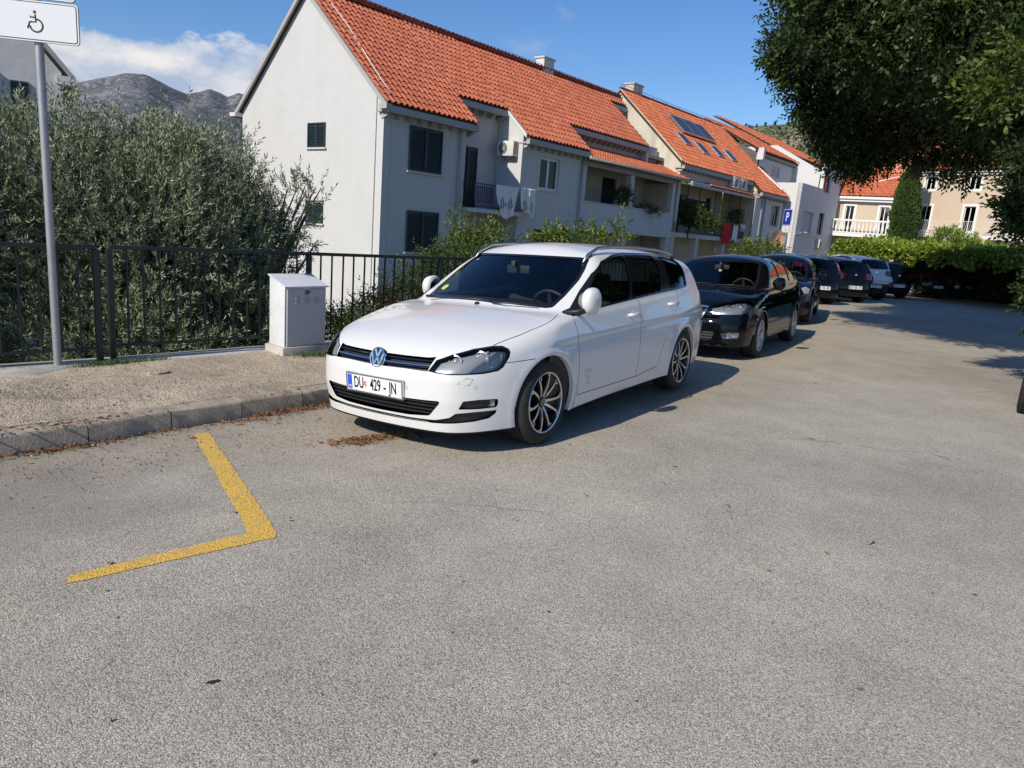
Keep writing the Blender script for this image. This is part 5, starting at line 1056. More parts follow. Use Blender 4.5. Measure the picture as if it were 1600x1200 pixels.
m = MB(); m.box((.022, -.014, z0 + .012), (Wc - .012, -.001, zf - .028)); dr = m.build('door', m_cab_door, cb); bevel(dr, .003, 1)
for cx in (.14, .255, .37):
    for k in range(4): m = MB(); z = zf - .125 - k * .018; m.prism([(cx - .032, -.0145, z), (cx - .032, -.022, z + .003), (cx - .032, -.0145, z + .010)], (.064, 0, 0)); m.build('louvre', m_cab_door, dr)
m = MB(); m.lathe([(0, .012), (.016, .010), (.022, .004), (.024, 0)], 16, AX((.255, -.015, zf - .062), z=(0, -1, 0))); m.tube([(.24, -.030, zf - .062), (.28, -.032, zf - .055)], .008, 8); m.tube([(.245, -.028, zf - .062), (.245, -.028, zf - .085)], .008, 8); m.build('lock', m_trim, dr, True)
m = MB(); m.box((.008, -.0022, z0 + .012), (.014, -.0004, zf - .028)); m.build('hinge_strip', m_gap, cb)

# street signs
m_pole = pbr('galvanised_pole', (.36, .37, .38), .5, .55, vary=.18, scale=14)
m_signblue = pbr('sign_blue', (.012, .045, .33), .35, vary=.03); m_signwhite = pbr('sign_white', (.74, .75, .76), .35, vary=.04, scale=40)
m_signblack = pbr('sign_black_print', (.01, .01, .012), .5); m_signback = pbr('sign_back_grey', (.22, .23, .24), .5)
def round_rect(w, h, r, n=6):
    P = []
    for cx, cy, a0 in ((w/2 - r, h/2 - r, 0), (-w/2 + r, h/2 - r, 90), (-w/2 + r, -h/2 + r, 180), (w/2 - r, -h/2 + r, 270)):
        for k in range(n + 1): a = R(a0 + 90 * k / n); P.append((cx + r * math.cos(a), cy + r * math.sin(a)))
    return P
def panel(parent, name, w, h, z, face, border, M0):
    """sign plate in the XZ plane looking along -Y"""
    m = MB(); m.prism([(x, 0, y + z) for x, y in round_rect(w, h, .03)], (0, .012, 0), M0); o = m.build(name, m_signback, parent)
    m = MB(); m.add([M0 @ Vector((x, -.001, y + z)) for x, y in round_rect(w - .004, h - .004, .028)], [tuple(range(28))]); m.build('face', border[0], o)
    m = MB(); m.add([M0 @ Vector((x, -.0022, y + z)) for x, y in round_rect(w - .024, h - .024, .022)], [tuple(range(28))]); m.build('face_line', border[1], o)
    m = MB(); m.add([M0 @ Vector((x, -.0034, y + z)) for x, y in round_rect(w - .036, h - .036, .018)], [tuple(range(28))]); m.build('face', face, o)
    return o
def wheelchair(parent, z, M0, s=1.0):
    m = MB(); y = -.005
    def seg(pts, r): m.tube([M0 @ Vector((a * s, y, z + b * s)) for a, b in pts], r * s, 6, flat=.3, up=M0.to_3x3() @ Vector((0, 1, 0)))
    m.add([M0 @ Vector((.004 * s + .011 * s * math.cos(a), y, z + .075 * s + .011 * s * math.sin(a))) for a in np.linspace(0, 2*math.pi, 16, endpoint=False)], [tuple(range(16))])
    seg([(.006, .058), (.010, .004), (-.034, .002), (-.052, -.046)], .006); seg([(-.030, .036), (.006, .036)], .005); seg([(-.032, .044), (-.024, .036)], .004)
    seg([(.012 + .046 * math.cos(a), -.022 + .046 * math.sin(a)) for a in np.linspace(R(95), R(-175), 22)], .006)
    return m.build('wheelchair_symbol', m_signblack, parent)
def sign_post(label, loc, ang, h, r, zp, w=.6, hp=.30, wb=.6, tilt=0.0):
    t = thing('parking_sign', label, 'sign', loc, ang)
    m = MB(); m.tube([(0, 0, -.2), (0, 0, h)], r, 18); m.lathe([(0, h + .01), (r + .003, h + .004), (r + .003, h - .02)], 18); o = m.build('pole', m_pole, t, True, 50)
    M0 = Matrix.Translation((0, -r - .016, 0))
    a = panel(t, 'sign_panel', w, hp, zp + hp/2, m_signwhite, (m_signwhite, m_signblack), M0); wheelchair(a, zp + hp/2 - .01, M0, hp / .30)
    b = panel(t, 'sign_panel', wb, wb, zp + hp + .012 + wb/2, m_signblue, (m_signwhite, m_signwhite), M0)
    V, F = text_mesh('P', wb * .78, 1.0, 1.0, .008); m = MB(); m.add([M0 @ Vector((x, -.0048, zp + hp + .012 + wb/2 + y)) for x, y, _ in V], F); m.build('letter', m_signwhite, b)
    for z in (zp + hp * .25, zp + hp * .75, zp + hp + .2, zp + hp + wb - .1):
        m = MB(); m.lathe([(r + .001, z - .012), (r + .005, z - .012), (r + .005, z + .012), (r + .001, z + .012)], 16); m.build('bracket', m_pole, t)
    return t
sign_post('steel pole with wheelchair plaque cut by the top left corner, by the green railing', (-3.925, 5.99, .06), R(8), 3.62, .031, 2.61, .64)
sign_post('blue parking sign with wheelchair plaque standing behind the row of dark cars', (10.4, 29.2, -.1), R(-80), 3.25, .03, 2.33, .60, .28, .62)

# pine needles and leaves swept against the kerb; pebbles, twigs, grass tufts
def scatter(name, pts, kind, mat, size, seed=1):
    rg = random.Random(seed); V = []; F = []
    for (cx, cy, sx, sy, ang, n) in pts:
        for _ in range(n):
            u, v = rg.gauss(0, sx), rg.gauss(0, sy); x = cx + u * math.cos(ang) - v * math.sin(ang); y = cy + u * math.sin(ang) + v * math.cos(ang)
            z = zof(x, y) + .004 + rg.random() * .012; a = rg.uniform(0, 6.28); L = size * rg.uniform(.5, 1.4)
            b = len(V); c, s = math.cos(a), math.sin(a)
            if kind == 'needle':
                w_ = .0018; zz = rg.uniform(0, .014)
                V += [(x - s * w_, y + c * w_, z), (x + s * w_, y - c * w_, z), (x + c * L * .5, y + s * L * .5, z + zz + .004), (x + c * L, y + s * L, z + rg.uniform(0, .008))]; F += [(b, b+1, b+2), (b, b+2, b+3)]
            elif kind == 'leaf':
                w_ = L * .28; h = rg.uniform(.004, .016)
                V += [(x, y, z), (x + c*L*.5 - s*w_, y + s*L*.5 + c*w_, z + h), (x + c*L, y + s*L, z + .003), (x + c*L*.5 + s*w_, y + s*L*.5 - c*w_, z + h * .6), (x + c*L*.5, y + s*L*.5, z)]; F += [(b, b+1, b+4), (b+1, b+2, b+4), (b+2, b+3, b+4), (b+3, b, b+4)]
            elif kind == 'blade':
                h = L; w_ = .003; lx, ly = rg.uniform(-.5, .5) * h, rg.uniform(-.5, .5) * h
                V += [(x - s*w_, y + c*w_, z - .01), (x + s*w_, y - c*w_, z - .01), (x + lx * .4, y + ly * .4, z + h * .65), (x + lx, y + ly, z + h)]; F += [(b, b+1, b+2), (b, b+2, b+3)]
            else:
                r = L; q_ = [(r, 0), (0, r * .8), (-r * .9, 0), (0, -r * .7)]
                V += [(x + p[0]*c - p[1]*s, y + p[0]*s + p[1]*c, z - .008) for p in q_] + [(x + rg.uniform(-.2, .2) * r, y, z + r * .5)]; F += [(b, b+1, b+4), (b+1, b+2, b+4), (b+2, b+3, b+4), (b+3, b, b+4)]
    o = mesh_obj(name, V, F, mat); return tag(o, kind='stuff')
def zof(x, y):
    d = float(kerb_dist(np.array([x]), np.array([y]))[0])
    return float(road_z(np.array([x]), np.array([y]))[0]) if d > 0 else .06
m_needle = pbr('dry_needles', (.21, .105, .045), .8, vary=.5, scale=60); m_dryleaf = pbr('dry_leaf', (.30, .19, .08), .7, vary=.4, scale=30); m_grass = pbr('short_grass', (.075, .12, .025), .8, vary=.4, scale=20)
m_pebble = pbr('grey_pebble', (.22, .20, .17), .9, vary=.3, scale=20)
ka = math.atan2(1.37, 1.08) - .08
scatter('fallen_leaves', [(*gz(470, 640)[:2], .16, .03, ka, 330), (*gz(425, 648)[:2], .08, .02, ka, 120), (*gz(385, 658)[:2], .10, .03, ka, 60), (*gz(95, 702)[:2], .22, .03, ka, 260), (*gz(250, 676)[:2], .3, .02, ka, 60), (-2.0, 5.2, .5, .12, ka, 40), (*gz(575, 688)[:2], .16, .03, .5, 230), (*gz(555, 694)[:2], .08, .02, .4, 80), (*gz(600, 684)[:2], .10, .025, .6, 90)], 'needle', m_needle, .05, 3)
scatter('fallen_leaves', [(*gz(200, 690)[:2], .5, .05, ka, 26), (*gz(60, 710)[:2], .3, .04, ka, 26), (-1.6, 3.6, 1.0, .7, .4, 12), (1.2, 2.9, 1.6, 1.2, 0, 16), (.6, 5.0, .6, .6, 0, 5)], 'leaf', m_dryleaf, .028, 5)
scatter('loose_gravel', [(-2.3, 4.3, 1.2, .25, ka, 700), (-3.3, 5.2, .5, .35, ka, 900), (-3.9, 4.9, .25, .12, ka, 350), (-3.35, 5.78, .07, .04, ka, 200), (1.5, 3.5, 2.2, 1.6, 0, 130)], 'pebble', m_pebble, .0065, 8)
scatter('grass_tufts', [(-3.62, 6.20, .16, .035, .9, 750), (-3.38, 6.48, .10, .02, .8, 160), (-1.98, 7.46, .16, .06, .6, 1000), (-4.3, 5.6, .2, .03, .8, 100)], 'blade', m_grass, .038, 9)
def flat_stone(label, x, y, r, h, m):
    rg = random.Random(int(x * 100)); n = 14; b = MB(); P = [(r * (1 + rg.uniform(-.25, .2)) * math.cos(2*math.pi*i/n) * 1.5, r * (1 + rg.uniform(-.25, .2)) * math.sin(2*math.pi*i/n)) for i in range(n)]
    b.add([(a, c, -.02) for a, c in P] + [(a * .97, c * .95, h * .8) for a, c in P] + [(a * .7, c * .7, h) for a, c in P] + [(0, 0, h * .9)],
          [(i, (i+1) % n, n + (i+1) % n, n + i) for i in range(n)] + [(n + i, n + (i+1) % n, 2*n + (i+1) % n, 2*n + i) for i in range(n)] + [(2*n + i, 2*n + (i+1) % n, 3*n) for i in range(n)])
    o = b.build('loose_stone', m, None, True, 40); o.location = (x, y, .065); o.rotation_euler = (0, 0, .7); tag(o, label, 'stone')
flat_stone('flat crumbled lump of asphalt lying on the pavement below the railing', -3.10, 6.02, .085, .03, m_pave)
flat_stone('small lump of broken concrete beside the eroded hollow near the left edge', -4.05, 4.98, .055, .035, m_pave)
b = MB(); 
tw = thing('twig', 'thin forked dark twig lying on the open asphalt right of centre', 'twig', (*gpt(1358, 853)[:2], .006), .6)
b.tube([(0, 0, 0), (.03, .004, .003), (.06, 0, .002)], .0022, 5); b.tube([(.045, .002, .002), (.06, .014, .003)], .004, 5); b.build('stem', m_trim, tw)
# ---------------------------------------------------------------- car bodies
def hermite(xs, ys):
    xs = np.array(xs, float); ys = np.array(ys, float)
    h = np.diff(xs); d = np.diff(ys) / h
    m = np.zeros_like(xs); m[0] = d[0]; m[-1] = d[-1]
    for i in range(1, len(xs) - 1):
        m[i] = 0 if d[i-1] * d[i] <= 0 else 2 * d[i-1] * d[i] / (d[i-1] + d[i])
    def f(x):
        x = np.clip(x, xs[0], xs[-1]); i = np.clip(np.searchsorted(xs, x) - 1, 0, len(h) - 1)
        t = (x - xs[i]) / h[i]; t2 = t * t; t3 = t2 * t
        return ((2*t3 - 3*t2 + 1) * ys[i] + (t3 - 2*t2 + t) * h[i] * m[i]
                + (-2*t3 + 3*t2) * ys[i+1] + (t3 - t2) * h[i] * m[i+1])
    return f

def smax(a, b, k):
    h = np.clip(.5 + .5 * (a - b) / k, 0, 1)
    return b + (a - b) * h + k * h * (1 - h)

def smin(a, b, k): return -smax(-a, -b, k)

ESTATE = dict(
    xf=[(.10, .76), (.16, .82), (.235, .836), (.30, .846), (.42, .862), (.53, .860), (.60, .845), (.66, .815), (.70, .79), (.76, .72), (.9, .4), (1.2, 0)],
    xr=[(.2, -3.60), (.3, -3.66), (.45, -3.69), (.60, -3.685), (.70, -3.65), (.95, -3.60), (1.1, -3.56), (1.4, -3.5)],
    top=[(-3.7, 1.03), (-3.0, 1.035), (-2.4, 1.02), (-1.5, .985), (-.8, .955), (-.45, .955), (-.2, .952), (.05, .925), (.25, .893), (.45, .848), (.6, .803), (.72, .755), (.80, .72), (.9, .66)],
    w=[(.1, .82), (.2, .855), (.3, .875), (.45, .893), (.6, .897), (.70, .896), (.80, .893), (.87, .880), (.95, .86), (1.05, .81)],
    plan=[(-3.8, .20), (-3.4, .10), (-2.9, .03), (-2.4, 0), (-.3, 0), (.1, .006), (.35, .035), (.6, .11), (.75, .18), (.9, .24)],
    roof=[(-3.75, 1.27), (-3.4, 1.345), (-3.0, 1.40), (-2.5, 1.44), (-2.0, 1.46), (-1.5, 1.463), (-1.2, 1.445), (-.95, 1.40), (-.7, 1.33), (-.3, 1.2)],
    g=[(.80, .86), (1.0, .815), (1.15, .76), (1.3, .675), (1.4, .60), (1.5, .52)],
    ws=(-.17, .93, 1.86, .22), rw=(-3.50, 1.0, .50, .16), fy=(.08, .55), ry=(.07, .50), axles=(0, -2.635), wr=.317, crease=(.775, .889, .30, .024),
    crown=.10, hcrown=.075, bottom=.175, kf=.12, gcap=(-3.8, .05), wy=.70)

class Body:
    def __init__(s, par):
        s.p = par
        for k in ('xf', 'xr', 'top', 'w', 'plan', 'roof', 'g'):
            a = sorted(par[k]); s.__dict__['f' + k] = hermite([q[0] for q in a], [q[1] for q in a])
    def F(s, x, y, z):
        p = s.p; y = np.abs(y)
        W = s.fw(z) - s.fplan(x)
        for ax in p['axles']:
            r = np.hypot(x - ax, z - p['wr'])
            W = W + .012 * np.exp(-((r - .375) / .035) ** 2) * (z < 1) + .006 * np.exp(-((r - .42) / .10) ** 2)
        if 'crease' in p:
            cz, cy, sl, rise = p['crease']; zc = cz + np.clip(-(x + .4), -.6, 2.4) * rise
            W = smin(W, cy - s.fplan(x) - sl * (z - zc) + .006 * np.exp(-((x - .0) / .5) ** 2), .003)
            W = W - .008 * np.exp(-((z - zc + .055) / .035) ** 2) * np.clip((.35 - x) / .3, 0, 1)
        side = y - W
        a, b = p['fy']; front = (x - (s.fxf(z) - a * (y / p['wy']) ** 2 - b * (y / .9) ** 7)) * .9
        a, b = p['ry']; rear = ((s.fxr(z) + a * (y / p['wy']) ** 2 + b * (y / .9) ** 7) - x) * .95
        top = (z - (s.ftop(x) - p['hcrown'] * (y / .9) ** 2 * np.clip((x + .6) / .5, .2, 1) - .05 * (y / .85) ** 6 * np.clip((x + .1) / .5, 0, 1)))
        low = smax(side, top, .045)
        low = smax(low, front, p['kf']); low = smax(low, rear, .07)
        low = smax(low, p['bottom'] - z + .02 * np.clip(-x, 0, 1), .012)
        gs = (y - (s.fg(z) - .09 * np.clip(-(x + 2.6), 0, 1) ** 1.3)) * .92
        x0, z0, k, c = p['ws']; ws = (x - (x0 - c * (y / p['wy']) ** 2) + (z - z0) * k) / np.sqrt(1 + k * k)
        x0, z0, k, c = p['rw']; rw = ((x0 + c * (y / p['wy']) ** 2) - x + (z - z0) * k) / np.sqrt(1 + k * k)
        rf = z - (s.froof(x) - p['crown'] * (y / .7) ** 2)
        gh = smax(gs, rf, .09); gh = smax(gh, ws, .035); gh = smax(gh, rw, .05); gh = smax(gh, .7 - z, .02)
        return smin(low, gh, .02)
    def cast(s, O, D, tmax=2.6, n=34):
        lo = np.zeros(O.shape[0]) + .02; hi = lo * 0 + tmax
        for _ in range(n):
            m = (lo + hi) / 2; P = O + D * m[:, None]
            ins = s.F(P[:, 0], P[:, 1], P[:, 2]) < 0
            lo = np.where(ins, m, lo); hi = np.where(ins, hi, m)
        return O + D * ((lo + hi) / 2)[:, None]
    def grid(s, step, nth):
        x1 = s.p['axles'][0] + .25; x2 = s.p['axles'][1] - .35
        nf = max(8, int((1.15 if step < .03 else .6) / step)); nm = int((x1 - x2) / step)
        st = [(x1, a) for a in np.linspace(89.0, 0, nf, endpoint=False)] + [(x, 0) for x in np.linspace(x1, x2, nm)] \
            + [(x2, -a) for a in np.linspace(0, 89.0, nf + 1)[1:]]
        th = np.radians(np.linspace(-90, 90, nth))
        O = []; D = []
        for x, ph in st:
            c, q = np.cos(np.radians(ph)), np.sin(np.radians(ph))
            for t in th:
                O.append((x, 0, .62)); D.append((q, c * np.cos(t), c * np.sin(t)))
        P = s.cast(np.array(O), np.array(D)); P[np.abs(P[:, 1]) < 1e-4, 1] = 0
        n = len(th); F = [((i+1)*n + j, (i+1)*n + j + 1, i*n + j + 1, i*n + j) for i in range(len(st) - 1) for j in range(n - 1)]
        return P, F
    def normals(s, P):
        e = 2e-3; x, y, z = P.T
        g = np.stack([s.F(x+e, y, z) - s.F(x-e, y, z), s.F(x, y+e, z) - s.F(x, y-e, z), s.F(x, y, z+e) - s.F(x, y, z-e)], -1)
        g[np.abs(y) < 1e-4, 1] = 0
        return g / np.maximum(np.linalg.norm(g, axis=1, keepdims=True), 1e-9)
SIDE = (Vector((1, 0, 0)), Vector((0, 0, 1))); FRONT = (Vector((0, 1, 0)), Vector((0, 0, 1)))
_d = math.sqrt(.5); DIAG = (Vector((-_d, _d, 0)), Vector((0, 0, 1))); RDIAG = (Vector((_d, _d, 0)), Vector((0, 0, 1))); TOP = (Vector((1, 0, 0)), Vector((0, 1, 0)))

def inside(p, poly):
    x, y = p; c = False; j = len(poly) - 1
    for i in range(len(poly)):
        xi, yi = poly[i]; xj, yj = poly[j]
        if (yi > y) != (yj > y) and x < (xj - xi) * (y - yi) / (yj - yi) + xi: c = not c
        j = i
    return c

def buffer(line, wd):                      # polyline -> thin closed polygon
    L = [Vector(p) for p in line]; a = []; b = []
    for i, p in enumerate(L):
        t = (L[min(i+1, len(L)-1)] - L[max(i-1, 0)]).normalized(); n = Vector((-t.y, t.x)) * wd / 2
        a.append(p + n); b.append(p - n)
    return [tuple(v) for v in a + b[::-1]]

def rounded(poly, r=.02, seg=3):
    out = []; n = len(poly)
    for i in range(n):
        p = Vector(poly[i]); a = Vector(poly[i-1]) - p; b = Vector(poly[(i+1) % n]) - p
        ra = min(r, a.length * .45); rb = min(r, b.length * .45)
        pa = p + a.normalized() * ra; pb = p + b.normalized() * rb
        for k in range(seg + 1):
            t = k / seg; out.append(tuple((1-t)**2 * pa + 2*t*(1-t) * p + t*t * pb))
    return out

class Shell:
    """half body (y >= 0) as a bmesh that outlines are cut into"""
    def __init__(s, body, step, nth):
        s.b = body; P, F = body.grid(step, nth)
        s.bm = bmesh.new(); vs = [s.bm.verts.new(p) for p in P]
        for f in F:
            try: s.bm.faces.new([vs[i] for i in f])
            except ValueError: pass
        bmesh.ops.remove_doubles(s.bm, verts=s.bm.verts, dist=2e-4)
        bmesh.ops.dissolve_degenerate(s.bm, dist=1e-5, edges=s.bm.edges)
        s.reg = s.bm.faces.layers.int.new('reg'); s.ids = {}
    def rid(s, name): return s.ids.setdefault(name, len(s.ids) + 1)
    def cut(s, name, poly, pr=SIDE, cond=lambda c: True, over=None, line=None):
        U, V = pr
        if len(poly[0]) == 3: poly = [(Vector(p).dot(U), Vector(p).dot(V)) for p in poly]
        if line: poly = buffer(poly, line)
        xs = [p[0] for p in poly]; ys = [p[1] for p in poly]
        x0, x1, y0, y1 = min(xs), max(xs), min(ys), max(ys)
        def bb(f):
            a = [v.co.dot(U) for v in f.verts]; b = [v.co.dot(V) for v in f.verts]
            return min(a), max(a), min(b), max(b)
        cand = set()
        for f in s.bm.faces:
            if not cond(f.calc_center_median()): continue
            q = bb(f)
            if q[1] > x0 and q[0] < x1 and q[3] > y0 and q[2] < y1: cand.add(f)
        n = len(poly)
        for i in range(n):
            a, b = poly[i], poly[(i+1) % n]; du, dv = b[0]-a[0], b[1]-a[1]
            if abs(du) + abs(dv) < 1e-6: continue
            ex0, ex1 = min(a[0], b[0]) - 1e-4, max(a[0], b[0]) + 1e-4; ey0, ey1 = min(a[1], b[1]) - 1e-4, max(a[1], b[1]) + 1e-4
            sub = []
            for f in cand:
                q = bb(f)
                if q[1] > ex0 and q[0] < ex1 and q[3] > ey0 and q[2] < ey1:
                    sg = [(v.co.dot(U) - a[0]) * dv - (v.co.dot(V) - a[1]) * du for v in f.verts]
                    if min(sg) < 0 < max(sg): sub.append(f)
            if not sub: continue
            no = (U * dv - V * du).normalized(); pt = U * a[0] + V * a[1]
            geom = list({v for f in sub for v in f.verts}) + list({e for f in sub for e in f.edges}) + sub
            r = bmesh.ops.bisect_plane(s.bm, geom=geom, dist=2e-5, plane_co=pt, plane_no=no)
            cand = {f for f in cand if f.is_valid} | {g for g in r['geom'] if isinstance(g, bmesh.types.BMFace) and g.is_valid}
        rid = s.rid(name); ok = None if over is None else {s.ids.get(o, 0) if o else 0 for o in over}
        for f in cand:
            if not f.is_valid: continue
            c = f.calc_center_median()
            if cond(c) and inside((c.dot(U), c.dot(V)), poly) and (ok is None or f[s.reg] in ok): f[s.reg] = rid
    def finish(s):
        s.bm.verts.ensure_lookup_table(); s.bm.verts.index_update()
        P = np.array([v.co[:] for v in s.bm.verts]); s.P = P; s.N = s.b.normals(P)
        s.faces = [(f[s.reg], [v.index for v in f.verts]) for f in s.bm.faces]
    def part(s, names, name, mats, parent, depth=0.0, skirt=True, mode='both', smooth_off=0.0, inner=False):
        """faces of the named regions as one object ('both': mirrored into one mesh, 'pair': two objects)"""
        ids = {0 if n is None else s.ids.get(n, -99) for n in names}
        F = [f for r, f in s.faces if r in ids]
        if not F: return None
        vi = {}; V = []; N = []; FF = []; FM = []
        for f in F:
            g = []
            for i in f:
                if i not in vi:
                    vi[i] = len(V); V.append(s.P[i] - s.N[i] * depth); N.append(s.N[i] if not inner else -s.N[i])
                g.append(vi[i])
            FF.append(g); FM.append(0)
        for k in range(len(V)):
            if abs(V[k][1]) < 2e-3: V[k] = np.array([V[k][0], 0, V[k][2]])
        if depth and skirt:
            cnt = {}
            for f in F:
                for a, b in zip(f, f[1:] + f[:1]): cnt.setdefault((min(a, b), max(a, b)), []).append((a, b))
            for k, v in cnt.items():
                if len(v) == 1:
                    a, b = v[0]
                    if abs(s.P[a][1]) < 2e-3 and abs(s.P[b][1]) < 2e-3: continue
                    o = len(V); q = [V[vi[a]], V[vi[b]], s.P[b], s.P[a]]
                    nn = np.cross(q[1] - q[0], q[2] - q[1]); nn = nn / (np.linalg.norm(nn) + 1e-9)
                    V += q; N += [nn] * 4; FF.append([o, o+1, o+2, o+3] if False else [o+3, o+2, o+1, o]); FM.append(1)
        V = np.array(V); N = np.array(N); mats = mats if isinstance(mats, list) else [mats]
        if len(mats) == 1: FM = [0] * len(FM)
        k = len(V); V2 = V * [1, -1, 1]; N2 = N * [1, -1, 1]; F2 = [f[::-1] for f in FF]
        if mode == 'left': return mesh_obj(name, V, FF, mats, parent, True, FM, N)
        if mode == 'pair':
            return [mesh_obj(name, V, FF, mats, parent, True, FM, N), mesh_obj(name, V2, F2, mats, parent, True, FM, N2)]
        return mesh_obj(name, np.vstack([V, V2]), FF + [[i + k for i in f] for f in F2], mats, parent, True, FM + FM, np.vstack([N, N2]))
    def surf_x(s, y, z, rear=False):
        y, z = np.broadcast_arrays(np.abs(np.atleast_1d(y).astype(float)), np.atleast_1d(z).astype(float)); one = y.size == 1
        lo = np.full(y.shape, .0 if not rear else -4.3); hi = np.full(y.shape, 1.2 if not rear else float(s.b.p['axles'][1]))
        for _ in range(18):
            m = (lo + hi) / 2; ins = s.b.F(m, y, z) < 0; g = ins != rear; lo = np.where(g, m, lo); hi = np.where(g, hi, m)
        r = (lo + hi) / 2; return float(r[0]) if one else r
    def surf_y(s, x, z):
        x, z = np.broadcast_arrays(np.atleast_1d(x).astype(float), np.atleast_1d(z).astype(float)); one = x.size == 1; lo = np.zeros(x.shape); hi = lo + 1.3
        for _ in range(18):
            m = (lo + hi) / 2; g = s.b.F(x, m, z) < 0; lo = np.where(g, m, lo); hi = np.where(g, hi, m)
        return float(lo[0]) if one else lo
    def surf_z(s, x, y):
        x, y = np.broadcast_arrays(np.atleast_1d(x).astype(float), np.atleast_1d(y).astype(float)); one = x.size == 1; lo = np.zeros(x.shape) + .5; hi = lo + 1.7
        for _ in range(18):
            m = (lo + hi) / 2; g = s.b.F(x, y, m) < 0; lo = np.where(g, m, lo); hi = np.where(g, hi, m)
        return float(lo[0]) if one else lo

def front_bar(sh, z0, z1, y0, y1, off, th, mb, m=0, n=24, rear=False, zf=None):
    """bar that follows the curve of the nose (or tail) between two heights"""
    V = []; F = []; sg = -1 if rear else 1
    ys_ = y0 + (y1 - y0) * np.arange(n + 1) / n; dzs = np.array([zf(y) if zf else 0.0 for y in ys_]); XA = sh.surf_x(ys_, z0 + dzs, rear) + off * sg; XB = sh.surf_x(ys_, z1 + dzs, rear) + off * sg
    for i in range(n + 1):
        y = float(ys_[i]); dz = float(dzs[i]); xa = float(XA[i]); xb = float(XB[i])
        V += [(xa, y, z0 + dz), (xb, y, z1 + dz), (xb - th * sg, y, z1 + dz), (xa - th * sg, y, z0 + dz)]
    for i in range(n):
        for j in range(4):
            F.append((i*4 + j, i*4 + (j+1) % 4, (i+1)*4 + (j+1) % 4, (i+1)*4 + j))
    F += [(3, 2, 1, 0), (n*4, n*4+1, n*4+2, n*4+3)]
    mb.add(V, F, m)

_wheel = {}
def wheel_mesh(style, r=.317, wd=.225):
    """tyre, rim and disc meshes with the axle along local Z, outer side +Z"""
    if (style, r) in _wheel: return _wheel[(style, r)]
    rr = r * .71; h = wd / 2
    t = MB(); n = 48
    prof = [(rr - .012, -h + .02), (rr + .004, -h + .004), (rr + .03, -h - .004), (r - .028, -h + .004), (r - .008, -h + .02), (r, -h + .045)]
    for k in range(4):                              # grooves round the tread
        g = -h + .055 + k * (wd - .11) / 4
        prof += [(r, g + .004), (r, g + .030), (r - .008, g + .031), (r - .008, g + .037)]
    prof += [(r, h - .045), (r - .008, h - .02), (r - .028, h - .004), (rr + .03, h + .004), (rr + .012, h + .001), (rr + .004, h - .004), (rr - .012, h - .02)]
    t.lathe(prof, n)
    tyre = t.build('tyre', [m_rubber], None, True, 40); C.objects.unlink(tyre)
    g = MB()                                        # rim: lip, barrel, spokes
    lip = [(rr - .002, h - .002), (rr + .004, h - .001), (rr + .005, h - .006), (rr - .006, h - .012), (rr - .012, h - .02)]
    g.lathe([(rr - .010, h - .012), (rr - .009, h - .003), (rr + .001, h + .001), (rr + .004, h - .003)], n, m=0)
    g.lathe([(rr - .010, h - .012), (rr - .022, h - .05), (rr - .03, -h + .02)], n, m=1)
    g.lathe([(.0, h - .118), (rr - .03, h - .12)], 24, m=2)
    def spoke(a0, r0, w0, a1, r1, w1, za, zb, m0):
        p0 = Vector((math.cos(a0) * r0, math.sin(a0) * r0, 0)); p1 = Vector((math.cos(a1) * r1, math.sin(a1) * r1, 0))
        t = (p1 - p0).normalized(); s_ = Vector((-t.y, t.x, 0)); k = 5; V = []; F = []
        for i in range(k + 1):
            u = i / k; p = p0.lerp(p1, u); ww = w0 + (w1 - w0) * u; z = za + (zb - za) * u + .012 * math.sin(u * math.pi)
            V += [p - s_ * ww * .5 + Vector((0, 0, z)), p + s_ * ww * .5 + Vector((0, 0, z)),
                  p + s_ * ww * .8 + Vector((0, 0, z - .012)), p + s_ * ww * .6 + Vector((0, 0, z - .045)), p - s_ * ww * .6 + Vector((0, 0, z - .045)), p - s_ * ww * .8 + Vector((0, 0, z - .012))]
        mm = [m0, 1, 1, 1, 1, 1]
        for i in range(k):
            for j in range(6):
                g.add([V[i*6+j], V[i*6+(j+1) % 6], V[(i+1)*6+(j+1) % 6], V[(i+1)*6+j]], [(0, 3, 2, 1)], mm[j])
    zc = h - .035
    if style == 'twin':
        for k in range(5):
            a = 2 * math.pi * k / 5 + math.pi/2
            for sg in (-1, 1):
                spoke(a + sg * R(16), .042, .020, a + sg * R(15.5), rr - .010, .013, zc, h - .014, 0)
                spoke(a + sg * R(15.5), rr - .055, .006, a + sg * R(23), rr - .008, .016, h - .02, h - .014, 0)
            spoke(a, .03, .05, a, .07, .03, zc - .01, zc - .02, 1)
    elif style == 'seven':
        for k in range(7): spoke(2*math.pi*k/7, .04, .036, 2*math.pi*k/7, rr - .01, .05, zc, h - .014, 0)
    else:
        for k in range(10): spoke(2*math.pi*k/10, .04, .022, 2*math.pi*k/10, rr - .01, .026, zc, h - .014, 0)
    g.lathe([(.0, zc + .008), (.030, zc + .007), (.034, zc), (.048, zc - .006), (.052, zc - .05)], 20, m=3)
    rim_m = [m_alloy if style == 'twin' else m_silver_wheel, m_alloy_dark if style == 'twin' else m_silver_wheel, m_disc, m_alloy_dark if style == 'twin' else m_silver_wheel]
    rim = g.build('rim', rim_m, None, True, 30); C.objects.unlink(rim)
    _wheel[(style, r)] = (tyre.data, rim.data); return _wheel[(style, r)]

